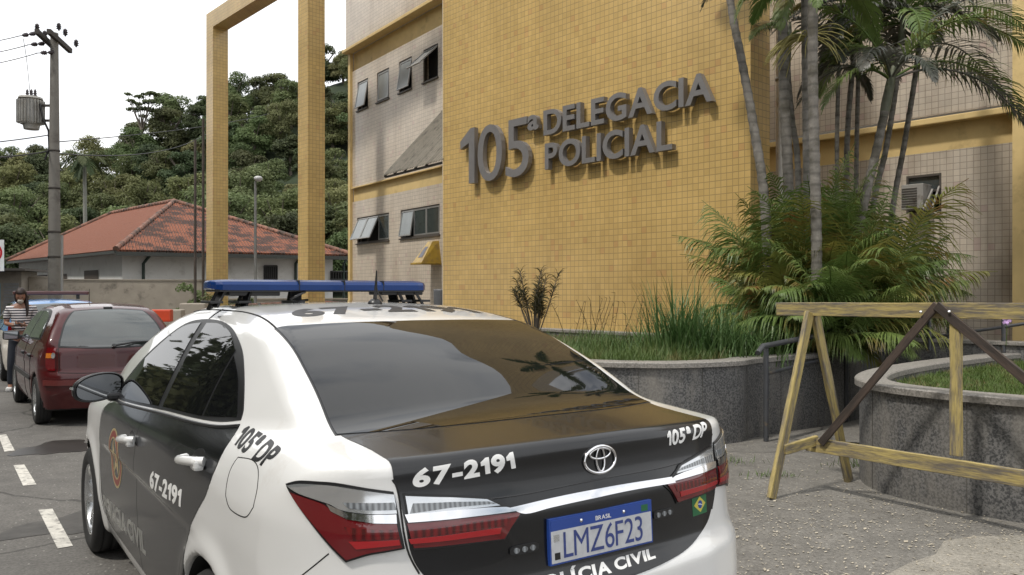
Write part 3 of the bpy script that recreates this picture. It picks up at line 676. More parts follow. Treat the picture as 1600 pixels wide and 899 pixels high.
def sticker(Q, s0, s1, t0, t1, mat, nm='sticker', off=.006):
    q = [quad_lerp(Q, s, t) for s, t in ((s0, t0), (s1, t0), (s1, t1), (s0, t1))]; n = (q[1] - q[0]).cross(q[3] - q[0]).normalized()
    if n.y < 0 and abs(n.y) > .1 or n.z < -.3: n = -n
    mb = MB(); mb.add([v + n*off for v in q] + [v + n*.001 for v in q], [(0, 1, 2, 3), (7, 6, 5, 4), (0, 4, 5, 1), (1, 5, 6, 2), (2, 6, 7, 3), (3, 7, 4, 0)]); mb.build(nm, mat, ph)
Mst = plain('grey_sticker', (.12, .12, .15), .4, var=.5, scale=30)
sticker([B_[1], B_[2], T[2], T[1]], .3, .8, .15, .6, Mst); sticker([B_[3], B_[2], T[2], T[3]], .25, .75, .25, .75, Mst); sticker([B_[1], B_[2], T[2], T[1]], .25, .8, .72, .93, Mst)
bp_ = BP.o + BP.x*BP.uz(690, 455, .25)[0] + BP.n*.25
bn = thing('litter_bin', 'grey cylindrical litter bin standing against the beige wall beside the yellow wall', 'bin', (bp_.x, bp_.y, ZP))
mb = MB(); mb.tube([(0, 0, 0), (0, 0, .84)], .025, 8); mb.build('stand', M_trim if 'M_trim' in globals() else M_dkframe, bn)
mb = MB(); mb.lathe([(0, .82), (.17, .82), (.185, .86), (.20, 1.46), (.20, 1.50), (.185, 1.50), (.175, .90), (0, .90)], 20); mb.build('tub', plain('bin_grey', (.12, .125, .135), .5), bn)
# ---- right wing
R0 = Vector((6.42, 13.70, 0)); RP = Plane(R0, W_RZ)
rw = thing('station_wing', 'shaded beige tiled wing with a yellow band and an air conditioned window behind the palms', 'building', R0, W_RZ)
rL, rR = 7.0, RP.uz(1593, 300)[0]
zb = (RP.uz(1400, 245)[1] + RP.uz(1593, 221)[1])/2; zt = (RP.uz(1400, 203)[1] + RP.uz(1593, 170)[1])/2; print('WING', rR, zb, zt)
hw_ = rect(RP, 1416, 1471, 273, 332)
mb = MB(); wall_holes(mb, rR, rL, 0, zb, 0, [hw_], .3); mb.box(((rR + rL)/2, -.05, (zt + 9.5)/2 + .05), (rL - rR, .34, 9.5 - zt - .1)); mb.build('tiled_walls', M_btile_shade, rw)
mb = MB(); mb.box(((rR + rL)/2, -.06, (zb + zt)/2 - .0), (rL - rR, .10, zt - zb)); mb.box(((rR + rL)/2, .06, zt + .005), (rL - rR, .22, .10), bev=.015); mb.box((rR - .22, .06, 4.75), (.44, .5, 9.5)); mb.build('yellow_bands', M_yband, rw)
mb = MB(); wall_holes(mb, rR - 7, rR - .44, 0, 9.5, 0, []); mb.build('side_wall', M_btile_shade, rw)
mb = MB(); mb.box(((rR + rL)/2 - 2.5, -4, 9.55), (rL - rR + 9, 8.2, .12)); mb.build('roof', M_yband, rw)
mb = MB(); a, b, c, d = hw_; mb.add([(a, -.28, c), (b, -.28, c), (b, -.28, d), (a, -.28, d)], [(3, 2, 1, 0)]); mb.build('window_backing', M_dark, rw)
mb = MB(); t = .035
mb.box(((a + b)/2, -.03, c + t/2), (b - a, .06, t)); mb.box(((a + b)/2, -.03, d - t/2), (b - a, .06, t)); mb.box((a + t/2, -.03, (c + d)/2), (t, .06, d - c - 2*t)); mb.box((b - t/2, -.03, (c + d)/2), (t, .06, d - c - 2*t)); mb.box(((a + b)/2, -.03, c + (d - c)*.56), (b - a - 2*t, .06, t)); mb.build('window_frame', M_dkframe, rw)
mb = MB(); mb.box(((a + b)/2, -.04, c + (d - c)*.78), (b - a - 2*t, .006, (d - c)*.36)); mb.build('window_pane', M_pane2, rw)
ac = thing('air_conditioner', 'old white window air conditioner with grille and bracket in the wing window', 'air conditioner', R0, W_RZ)
M_acw = plain('ac_casing', (.30, .29, .27), .5, var=.1, dirt=(.12, .10, .08), dscale=6)
am, aw_ = (a + b)/2 + .06, (b - a)*.62
mb = MB(); mb.box((am, .10, c + .24), (aw_, .40, .40), bev=.01); mb.build('casing', M_acw, ac)
mb = MB(); 
for k in range(8): mb.box((am + .04, .305, c + .09 + k*.04), (aw_*.7, .012, .012))
mb.build('grille', M_dkframe, ac)
mb = MB(); beam(mb, (am - aw_/2 - .03, .0, c + .36), (am - aw_/2 - .03, .34, c + .02), .03, .03); beam(mb, (am - aw_/2 - .03, .0, c + .02), (am - aw_/2 - .03, .34, c + .02), .03, .03); beam(mb, (am - aw_/2 - .14, .02, c + .4), (am - aw_/2 - .14, .3, c + .02), .025, .025); mb.build('bracket', M_acw, ac)
# downpipe behind the slab edge
dp0 = Vector((3.41, 11.70, 0)) + Vector((.75, .661, 0))*.58
dpp = at(1218, 200, 12.6)
dp = thing('downpipe', 'weathered white downpipe at the end of the yellow tiled wall behind the palms', 'pipe', (dpp.x, dpp.y, 0)); mb = MB(); mb.tube([(0, 0, .1), (0, 0, 9)], .055, 12); mb.build('pipe', plain('pipe_white', (.62, .60, .57), .5, var=.1, dirt=(.3, .27, .22), dscale=3), dp)
for z in (1.2, 3.0, 4.8):
    mb = MB(); mb.lathe([(.055, z), (.066, z), (.066, z + .05), (.055, z + .05)], 12); mb.build('pipe_clip', M_alu, dp)
# slab of the building seen between pieces: neutral block behind

# ---------------------------------------------------------------- granite planters, ramp, handrail, barricade
def granite(name, c1, c2, stain=.75):
    m, nt, p = newmat(name); L = nt.links.new
    tc = N(nt, 'ShaderNodeTexCoord'); n = N(nt, 'ShaderNodeTexNoise', Scale=60, Detail=3, Roughness=.7); L(tc.outputs['Object'], n.inputs['Vector'])
    r = N(nt, 'ShaderNodeMapRange'); r.inputs['From Min'].default_value = .42; r.inputs['From Max'].default_value = .58; L(n.outputs['Fac'], r.inputs['Value'])
    a = N(nt, 'ShaderNodeMix', data_type='RGBA'); a.inputs['A'].default_value = c4(c1); a.inputs['B'].default_value = c4(c2); L(r.outputs[0], a.inputs['Factor'])
    mp = N(nt, 'ShaderNodeMapping'); mp.inputs['Scale'].default_value = (2.2, 2.2, .7); L(tc.outputs['Object'], mp.inputs['Vector'])
    n2 = N(nt, 'ShaderNodeTexNoise', Scale=1.3, Detail=9, Roughness=.7); L(mp.outputs[0], n2.inputs['Vector'])
    r2 = N(nt, 'ShaderNodeMapRange'); r2.inputs['From Min'].default_value = .46; r2.inputs['From Max'].default_value = .70; r2.inputs['To Max'].default_value = stain; L(n2.outputs['Fac'], r2.inputs['Value'])
    b = N(nt, 'ShaderNodeMix', data_type='RGBA'); L(r2.outputs[0], b.inputs['Factor']); L(a.outputs['Result'], b.inputs['A']); b.inputs['B'].default_value = c4((.27, .25, .22))
    L(b.outputs['Result'], p.inputs['Base Color']); p.inputs['Roughness'].default_value = .55
    return m
M_gran = granite('grey_granite', (.052, .053, .055), (.175, .172, .168)); M_cap = granite('granite_cap', (.16, .15, .135), (.30, .28, .255), .8)
M_soil = plain('soil', (.05, .035, .022), .95, var=.4, scale=12, bump=.5)
def offs(pts, d):
    """offset a closed plan outline outwards (counter-clockwise) by d"""
    n = len(pts); out = []
    for i in range(n):
        a, b, c = Vector(pts[i - 1]), Vector(pts[i]), Vector(pts[(i + 1) % n]); t = ((b - a).normalized() + (c - b).normalized())
        if t.length < 1e-6: t = (b - a)
        t.normalize(); nrm = Vector((t.y, -t.x)); out.append(tuple(b + nrm*d))
    return out
M_joint = plain('granite_joint', (.10, .095, .085), .9, var=.3)
def planter(name, label, outline, top, cap_t=.05, soil=.10, joints=.62):
    ar = sum(outline[i][0]*outline[(i + 1) % len(outline)][1] - outline[(i + 1) % len(outline)][0]*outline[i][1] for i in range(len(outline)))
    if ar < 0: outline = outline[::-1]
    o = thing(name, label, 'planter', (0, 0, 0)); n = len(outline)
    zb = ZP - .05
    # facing slabs, each a few mm from its neighbour, split by a dark joint
    outer = offs(outline, 0); inner = offs(outline, -.18); mb = MB()
    V = [(p[0], p[1], z) for z in (zb, top - cap_t) for p in outer]; mb.add(V, [(i, (i + 1) % n, n + (i + 1) % n, n + i) for i in range(n)], 0, True)
    V = [(p[0], p[1], z) for z in (top - soil - .1, top - cap_t) for p in inner]; mb.add(V, [(i, n + i, n + (i + 1) % n, (i + 1) % n) for i in range(n)]); mb.build('granite_wall', M_gran, o)
    s = 0; mb = MB()
    for i in range(n):
        a, b = Vector(outer[i]), Vector(outer[(i + 1) % n]); l = (b - a).length
        while s < l:
            q = a + (b - a)*(s/l); t = (b - a).normalized(); mb = MB(); mb.box((q.x + t.y*.0005, q.y - t.x*.0005, (zb + top - cap_t)/2), (.004, .006, top - cap_t - zb), rotz(math.atan2(t.y, t.x))); mb.build('joint', M_joint, o); s += joints
        s -= l
    co, ci = offs(outline, .035), offs(outline, -.20); mb = MB()
    V = [(p[0], p[1], z) for z, L_ in ((top - cap_t, co), (top - .008, co), (top, offs(outline, .027)), (top, offs(outline, -.192)), (top - .01, ci), (top - cap_t, ci)) for p in L_]
    mb.add(V, [(k*n + i, k*n + (i + 1) % n, (k + 1)*n + (i + 1) % n, (k + 1)*n + i) for k in range(5) for i in range(n)] + [(5*n + i, 5*n + (i + 1) % n, (i + 1) % n, i) for i in range(n)], 0, False); mb.build('coping', M_cap, o)
    mb = MB(); mb.add([(p[0], p[1], top - soil) for p in offs(outline, -.17)], [list(range(n))]); mb.build('soil', M_soil, o)
    return o, outline
def splin(pts, k=8, closed=True): return [tuple(p) for p in smooth_poly([np.array(p, float) for p in pts], closed=closed, k=k, corner=75)]
TOP1 = .905
pl1 = [(-2.2, 14.6), (-1.6, 12.2), (-.6, 9.6), (.35, 8.05), (1.3, 7.58), (2.1, 7.80), (2.52, 8.22), (4.0, 9.32), (5.9, 11.3), (6.9, 12.6), (6.2, 13.2), (4.8, 13.6), (3.95, 12.15), (3.42, 11.67), (0, 15.52), (-1.0, 16.6)]
pl1s = splin(pl1, 6)
planter('granite_planter', 'long granite planter with a curved front and tall grass in front of the yellow wall', pl1s, TOP1)
pl2 = [(5.7, 9.1), (4.35, 8.2), (3.35, 7.30), (2.84, 6.65), (2.64, 6.1), (2.78, 5.6), (3.22, 5.08), (3.95, 4.66), (5.0, 4.4), (6.5, 4.6), (7.6, 5.8), (7.9, 7.4), (7.2, 8.8)]
pl2s = splin(pl2, 6)
planter('round_planter', 'rounded granite planter of short lawn behind the yellow wooden barricade', pl2s, .895, joints=.75)
# ramp floor and its far wall
mb = MB(); R_ = [(2.75, 8.0, ZP), (3.6, 7.6, ZP + .02), (5.6, 9.35, .42), (8.6, 11.6, .60), (7.4, 13.0, .60), (5.95, 11.2, .42), (4.05, 9.2, .18)]
mb.add([(x, y, z) for x, y, z in R_], [(0, 1, 6), (1, 2, 5, 6), (2, 3, 4, 5)]); tag(mb.build('ramp_path', M_pave), kind='structure')
def low_wall(name, label, a, b, z0, z1, th=.18):
    a, b = Vector(a), Vector(b); o = thing(name, label, 'low wall', a, math.atan2((b - a).y, (b - a).x)); l = (b - a).length
    mb = MB(); mb.box((l/2, 0, (z0 + z1)/2), (l, th, z1 - z0)); mb.build('granite_wall', M_gran, o); mb = MB(); mb.box((l/2, 0, z1 + .02), (l + .04, th + .06, .04), bev=.006); mb.build('coping', M_cap, o)
low_wall('ramp_wall', 'low granite wall with a pale coping at the far side of the ramp', tuple(at(1362, 530, 9.9))[:2] + (0,), tuple(at(1640, 512, 8.7))[:2] + (0,), 0, .98)
M_rail = plain('grey_rail_paint', (.075, .078, .085), .4, metal=.2, var=.15, dirt=(.15, .12, .09), dscale=9, dlo=.58, dhi=.7)
hr = thing('handrail', 'grey tubular handrail with a bent end running up the ramp beside the planter', 'handrail', (0, 0, 0))
def rl(px, py, D): return at(px, py, D)
tops = [rl(1184, 552, 7.68), rl(1192, 541, 7.78), rl(1204, 539, 7.9), rl(1322, 515, 9.05), rl(1400, 502, 9.9), rl(1482, 492, 11.0), rl(1530, 489, 11.8)]
mb = MB(); mb.tube(tops, .026, 10); mb.build('top_rail', M_rail, hr)
mb = MB(); mb.tube([rl(1199, 584, 7.9), rl(1322, 552, 9.05), rl(1400, 536, 9.9), rl(1482, 524, 11.0)], .018, 8); mb.build('lower_rail', M_rail, hr)
for px, yt, yb, D in ((1197, 540, 690, 7.9), (1322, 516, 646, 9.05), (1405, 502, 600, 9.95), (1482, 493, 575, 11.0)):
    t_ = rl(px, yt, D); mb = MB(); mb.tube([t_, (t_.x, t_.y, ZP + max(0, (D - 9.0))*.12)], .025, 10); mb.build('post', M_rail, hr)
hr2 = thing('handrail', 'grey tubular handrail seen through the barricade above the far ramp wall', 'handrail', (0, 0, 0))
mb = MB(); mb.tube([rl(1395, 499, 9.6), rl(1420, 490, 9.5), rl(1460, 487, 9.3), rl(1568, 492, 8.9), rl(1640, 492, 8.6)], .024, 10); mb.build('top_rail', M_rail, hr2)
mb = MB(); mb.tube([rl(1395, 537, 9.7), rl(1480, 524, 9.3), rl(1568, 511, 8.9), rl(1640, 500, 8.6)], .018, 8); mb.build('lower_rail', M_rail, hr2)
for px, yt, yb, D in ((1452, 487, 532, 9.35), (1568, 492, 530, 8.9)):
    t_ = rl(px, yt, D); mb = MB(); mb.tube([t_, (t_.x, t_.y, .9)], .022, 10); mb.build('post', M_rail, hr2)
# ---- wooden barricade
def wood(name, base, worn, lo=.42, hi=.56, stretch=(1, 9, 9)):
    m, nt, p = newmat(name); L = nt.links.new; tc = N(nt, 'ShaderNodeTexCoord')
    mp = N(nt, 'ShaderNodeMapping'); mp.inputs['Scale'].default_value = stretch; L(tc.outputs['Object'], mp.inputs['Vector'])
    n = N(nt, 'ShaderNodeTexNoise', Scale=2.6, Detail=10, Roughness=.72); L(mp.outputs[0], n.inputs['Vector'])
    r = N(nt, 'ShaderNodeMapRange'); r.inputs['From Min'].default_value = lo; r.inputs['From Max'].default_value = hi; L(n.outputs['Fac'], r.inputs['Value'])
    a = N(nt, 'ShaderNodeMix', data_type='RGBA'); a.inputs['A'].default_value = c4(worn); a.inputs['B'].default_value = c4(base); L(r.outputs[0], a.inputs['Factor'])
    n2 = N(nt, 'ShaderNodeTexNoise', Scale=14, Detail=5); L(mp.outputs[0], n2.inputs['Vector']); s = N(nt, 'ShaderNodeMapRange'); s.inputs['To Min'].default_value = .55; s.inputs['To Max'].default_value = 1.4; L(n2.outputs['Fac'], s.inputs['Value'])
    v = N(nt, 'ShaderNodeVectorMath', operation='SCALE'); L(a.outputs['Result'], v.inputs[0]); L(s.outputs[0], v.inputs['Scale']); L(v.outputs[0], p.inputs['Base Color']); p.inputs['Roughness'].default_value = .75
    b = N(nt, 'ShaderNodeBump', Strength=.5, Distance=.004); L(n2.outputs['Fac'], b.inputs['Height']); L(b.outputs[0], p.inputs['Normal'])
    return m
M_ywood = wood('worn_yellow_wood', (.40, .315, .12), (.15, .13, .105)); M_dwood = wood('dark_wood', (.075, .052, .040), (.035, .027, .022)); M_ywood2 = wood('worn_yellow_wood_thin', (.42, .33, .125), (.16, .14, .115), .40, .56)
BK0 = Vector((2.19, 5.97, ZP)); bdir = Vector((.57, -.82, 0)).normalized(); bk = thing('wooden_barricade', 'worn yellow painted wooden barricade with sloping legs and dark braces on the pavement', 'barricade', BK0, math.atan2(bdir.y, bdir.x))
ZT = 1.31   # beam centre above the pavement
def plank(nm, p, q, w, t, mat, roll=0):
    """a board with its own grain: local x runs along it"""
    p, q = Vector(p), Vector(q); R = frame_of(p, q) @ Matrix.Rotation(roll, 3, 'X'); l = (q - p).length
    mb = MB(); n = 8; rnd = random.Random(hash(nm) % 97 + int(l*100))
    bm = bmesh.new(); bmesh.ops.create_cube(bm, size=1)
    bmesh.ops.subdivide_edges(bm, edges=[e for e in bm.edges if abs((e.verts[0].co - e.verts[1].co).x) > .5], cuts=n)
    for v in bm.verts:
        k = rnd.uniform(-.0025, .0025); v.co = Vector((v.co.x*l, v.co.y*w + k, v.co.z*t + rnd.uniform(-.002, .002)))
    bmesh.ops.bevel(bm, geom=[e for e in bm.edges if len(e.link_faces) == 2 and e.calc_face_angle(0) > .8], offset=.003, segments=1, affect='EDGES')
    bm.verts.index_update(); me = bpy.data.meshes.new(nm); bm.to_mesh(me); bm.free(); me.materials.append(mat)
    o = bpy.data.objects.new(nm, me); C.objects.link(o); o.parent = bk; o.location = (p + q)/2; o.rotation_euler = R.to_euler(); return o
plank('top_rail', (-.30, 0, ZT), (3.3, 0, ZT + .03), .045, .098, M_ywood)
plank('bottom_rail', (-.02, -.04, .335), (3.1, -.04, .375), .035, .098, M_ywood)
for x in (0, 2.75):
    plank('leg', (x, -.47, 0), (x, -.035, ZT - .02), .075, .035, M_ywood2, PI/2); plank('leg', (x, .45, 0), (x, .035, ZT - .04), .075, .035, M_ywood2, PI/2)
plank('cross_tie', (0.02, -.35, .33), (0.06, -.03, .37), .07, .03, M_ywood, PI/2)
plank('upright', (1.045, -.028, .42), (1.045, -.028, ZT - .045), .035, .068, M_ywood2)
plank('brace', (.12, -.075, .36), (.93, -.035, ZT + .05), .022, .052, M_dwood); plank('brace', (.93, -.045, ZT + .045), (1.95, -.045, .52), .022, .058, M_dwood)
for x, z in ((.84, ZT), (1.02, ZT + .005)):
    mb = MB(); mb.lathe([(0, .012), (.008, .010), (.010, 0)], 10, Matrix.Translation((x, -.062, z)) @ Matrix.Rotation(PI/2, 4, 'X')); mb.build('bolt', M_chrome, bk)

# ---------------------------------------------------------------- the hatchbacks ahead and the person
def make_hatch(Lh, Wd, Hh, roofp, wh, wz, deckz, glass_y=1.0):
    hw = Wd/2
    s_plan = crv([(-.3, hw*.90), (0, hw*.93), (.4, hw*.985), (1.0, hw), (Lh - 1.0, hw), (Lh - .4, hw*.93), (Lh - .1, hw*.82), (Lh + .3, hw*.6)], .2)
    s_prof = crv([(.0, -.12), (.2, -.05), (.35, -.012), (.55, 0), (.80, -.006), (.92, -.025), (1.0, -.06), (1.2, -.15), (1.5, -.3)], .06)
    s_roof = crv(roofp, .10); s_rear = crv([(-.1, .14), (.2, .08), (.40, .0), (.60, .0), (.66, .035), (.85, .045), (.95, .06), (1.2, .14), (1.6, .2)], .05)
    s_rcor = crv([(0, 0), (hw*.5, .02), (hw*.75, .06), (hw*.90, .14), (hw, .32), (hw*1.1, .7)], .08); s_fcor = crv([(0, 0), (hw*.5, .06), (hw*.8, .22), (hw, .55), (hw*1.1, 1)], .1)
    s_hood = crv([(-.3, deckz), (Lh*.55, deckz), (Lh*.70, deckz + .01), (Lh*.80, deckz - .06), (Lh - .25, deckz - .2), (Lh + .1, deckz - .5)], .12)
    s_gh = crv([(.7, hw*1.0), (.92, hw*.965), (1.1, hw*.87), (Hh - .1, hw*.72), (Hh + .1, hw*.58), (Hh + .3, .3)], .07); s_ghx = crv([(-.2, .90), (.3, .95), (.8, .985), (1.3, 1), (Lh*.62, 1), (Lh*.75, .94), (Lh, .8)], .15)
    def F(x, y, z):
        ay = np.sqrt(y*y + 1e-5); W = s_plan(x) + s_prof(z)
        low = smax(ay - W, z - (s_hood(x) - .03*(ay/.7)**2), .10); low = smax(low, s_rear(z) + s_rcor(ay) - x, .05); low = smax(low, x - (Lh - s_fcor(ay) - .12*np.clip(z - .5, 0, 1)), .10); low = smax(low, .19 - z, .04)
        g = smax((ay - s_gh(z)*s_ghx(x))*.9, (z - (s_roof(x) - .035*(ay/.55)**2))*.85, .06); g = smax(g, .7 - z, .02); g = smax(g, .10 + s_rcor(ay)*.6 - x, .05)
        f = smin(low, g, .03)
        for wx in wh: r = np.sqrt((x - wx)**2 + (z - wz)**2); f = smax(f, -np.maximum(r - wz - .045, .52 - ay), .010)
        return f
    return F
M_wine = plain('dark_red_paint', (.055, .004, .005), .40, spec=.2, coat=.8, var=.08, scale=2, dirt=(.11, .03, .028), dscale=2.5, dlo=.55, dhi=.9)
M_redplast = plain('dark_red_bumper', (.11, .016, .014), .38, coat=.4, var=.1); M_greyplast = plain('grey_plastic', (.045, .045, .045), .6, var=.1)
M_glass2 = plain('window_glass', (.03, .038, .036), .03, var=.5, spec=1.0, coat=1, scale=1.6); M_amber = lens('amber_lens', (.55, .16, .015), .1)
def body_of(F, car, mats, lo, hi, h, wh, wz, paint=None, hw=.8):
    P, Q = nets(F, lo, hi, h); Nn = normals_of(F, P, .004); cen = P[Q].mean(1); mi = np.zeros(len(Q), int)
    if paint is not None: mi = paint(cen).astype(int)
    for wx in wh: mi[(np.hypot(cen[:, 0] - wx, cen[:, 2] - wz) < wz + .047) & (np.abs(cen[:, 1]) < hw - .02)] = len(mats) - 1
    mi[cen[:, 2] < .21] = len(mats) - 1
    return mesh_np('body', P, Q, mats, car, Nn, mi)
def build_red():
    car = thing('red_car', 'dark red hatchback with a rear wiper parked ahead of the police saloon', 'car', (-4.66, 9.66, 0), .632 + PI/2); car.scale = (.986,)*3
    WH = (.60, 2.97); WZ = .285
    F = make_hatch(3.74, 1.62, 1.42, [(.0, .70), (.10, .95), (.30, 1.20), (.48, 1.355), (.62, 1.395), (1.0, 1.43), (1.6, 1.435), (2.1, 1.40), (2.4, 1.30), (2.8, 1.08), (3.0, .98), (3.4, .85), (3.8, .7)], WH, WZ, .93)
    body_of(F, car, [M_wine, M_well], (-.06, -.88, .12), (3.84, .88, 1.50), .024, WH, WZ, hw=.81)
    side, sideR, rear = Proj(F, 'side', 1), Proj(F, 'side', -1), Proj(F, 'rear')
    R3 = lambda pts: [tuple(u) for u in rear.to2([(float(np.interp(z, (.9, 1.0, 1.1, 1.27, 1.36), (.10, .13, .20, .335, .42))), y, z) for y, z in pts])]
    g = [(.60, .945), (.3, .925), (0, .918), (-.3, .925), (-.60, .945), (-.575, 1.10), (-.515, 1.27), (-.47, 1.335), (-.2, 1.352), (0, 1.355), (.2, 1.352), (.47, 1.335), (.515, 1.27), (.575, 1.10)]
    patch('rear_window_seal', rear, fill2([smooth_poly(R3([(y*1.045, z + (.014 if z > 1.1 else -.014)) for y, z in g]), corner=40)], .04), .004, M_trim, car, rim=.004)
    patch('rear_window', rear, fill2([smooth_poly(R3(g), corner=40)], .04), .0065, M_glass2, car, rim=.004)
    hatch = [(.655, .905), (.66, .66), (-.66, .66), (-.655, .905)]
    seam('hatch_gap', rear, [R3([p])[0] + (0,) for p in ()] or np.array(R3([(.625, .92), (.60, .80), (.595, .64), (.3, .625), (0, .622), (-.3, .625), (-.595, .64), (-.60, .80), (-.625, .92)])), M_seam, car, .004, 0)
    patch('bumper_strip', rear, fill2([R3([(.80, .555), (.4, .55), (0, .55), (-.4, .55), (-.80, .555), (-.80, .495), (-.4, .49), (0, .49), (.4, .49), (.80, .495)])], .05), .028, M_redplast, car, rim=.026)
    for m in (1, -1):
        tl = thing_child('tail_light', car); q = lambda pts: R3([(m*y, z) for y, z in pts])
        patch('lens', rear, fill2([smooth_poly(q([(.645, .925), (.70, .93), (.775, .93), (.80, .80), (.80, .70), (.74, .665), (.645, .66)]), corner=40)], .03), .010, M_red, tl, rim=.010)
        patch('amber_lens', rear, fill2([q([(.655, .865), (.79, .865), (.795, .81), (.655, .81)])], .03), .013, M_amber, tl, rim=.003)
        patch('reversing_lens', rear, fill2([q([(.675 + .028*math.cos(t), .838 + .033*math.sin(t)) for t in np.linspace(0, 2*PI, 16, endpoint=False)])], .03), .017, M_clear, tl, rim=.006)
    w = [np.array((.10, -.05, .905)), np.array((.115, -.20, .95)), np.array((.13, -.42, .965))]
    U = rear.to2([(.12, .02, .915), (.12, -.22, .955), (.12, -.52, .965)]); P, _ = rear.up(U); Nn = normals_of(F, P); mb = MB(); mb.tube([tuple(P[0] + Nn[0]*.03), tuple(P[1] + Nn[1]*.035), tuple(P[2] + Nn[2]*.022)], [.014, .012, .008], 6); mb.tube([tuple(P[0] - Nn[0]*.01), tuple(P[0] + Nn[0]*.04)], .024, 10); mb.build('rear_wiper', M_trim, car)
    P, _ = rear.up(rear.to2([(.12, .0, 1.37)])); mb = MB(); mb.box(tuple(P[0] + [0.02, 0, .01]), (.05, .10, .03), None, 0, .01); mb.build('washer_nozzle', M_trim, car)
    mb = MB(); mb.tube([(1.9, 0, 1.43), (1.75, .02, 1.62)], [.006, .003], 5); mb.build('aerial', M_trim, car)
    patch('number_plate', rear, fill2([R3([(.20, .45), (-.20, .45), (-.20, .34), (.20, .34)])], .05), .012, M_plate, car, rim=.008)
    for pj in (side, sideR):
        patch('window_surround', pj, fill2([smooth_poly([(.62, 1.0), (2.62, .955), (2.45, 1.10), (2.16, 1.30), (1.95, 1.345), (1.2, 1.36), (.85, 1.31), (.66, 1.12)], corner=40)], .06), .003, M_trim, car)
        patch('front_window', pj, fill2([[(1.55, 1.0), (2.50, .98), (2.35, 1.11), (2.10, 1.28), (1.92, 1.32), (1.58, 1.33)]], .06), .006, M_glass2, car, rim=.003); patch('rear_side_window', pj, fill2([[(.70, 1.02), (1.49, 1.0), (1.52, 1.33), (1.2, 1.335), (.90, 1.28), (.74, 1.13)]], .06), .006, M_glass2, car, rim=.003)
        patch('side_strip', pj, fill2([[(.95, .50), (2.6, .50), (2.6, .56), (.95, .56)]], .08), .014, M_greyplast, car, rim=.013)
        for pts in ([(1.53, .98), (1.53, .40), (1.50, .24)], [(2.60, .95), (2.62, .6), (2.55, .26)], [(.78, .98), (.92, .75), (.98, .5), (1.02, .26)]): seam('door_gap', pj, np.array(pts), M_seam, car, .004, 0)
        for x in (1.62, .95): P, _ = pj.up(np.array([[x, .80]])); mb = MB(); mb.box(tuple(P[0] + [0, .012*pj.g, 0]), (.15, .035, .035), None, 0, .01); mb.build('door_handle', M_trim, car)
        g_ = pj.g; mr = thing_child('mirror', car); mb = MB(); mb.box((2.44, .88*g_, .985), (.10, .20, .125), rotz(.12*g_), 0, .035); mb.box((2.46, .78*g_, .96), (.07, .10, .05), None, 0, .01); mb.build('housing', M_greyplast, mr); mb = MB(); mb.box((2.388, .885*g_, .985), (.006, .165, .095), rotz(.12*g_), 0, .002); mb.build('mirror_glass', M_mirror, mr)
    for wx in WH:
        for s in (1, -1): make_wheel(car, (wx, s*.715, WZ), s, WZ, .085, 6, M_alloy)
    return car
M_pblue = plain('light_blue_paint', (.075, .23, .52), .3, coat=1, var=.06); M_cream = plain('cream_white_paint', (.66, .62, .56), .35, coat=.7, var=.05, dirt=(.4, .33, .27), dscale=2, dlo=.55, dhi=.8)
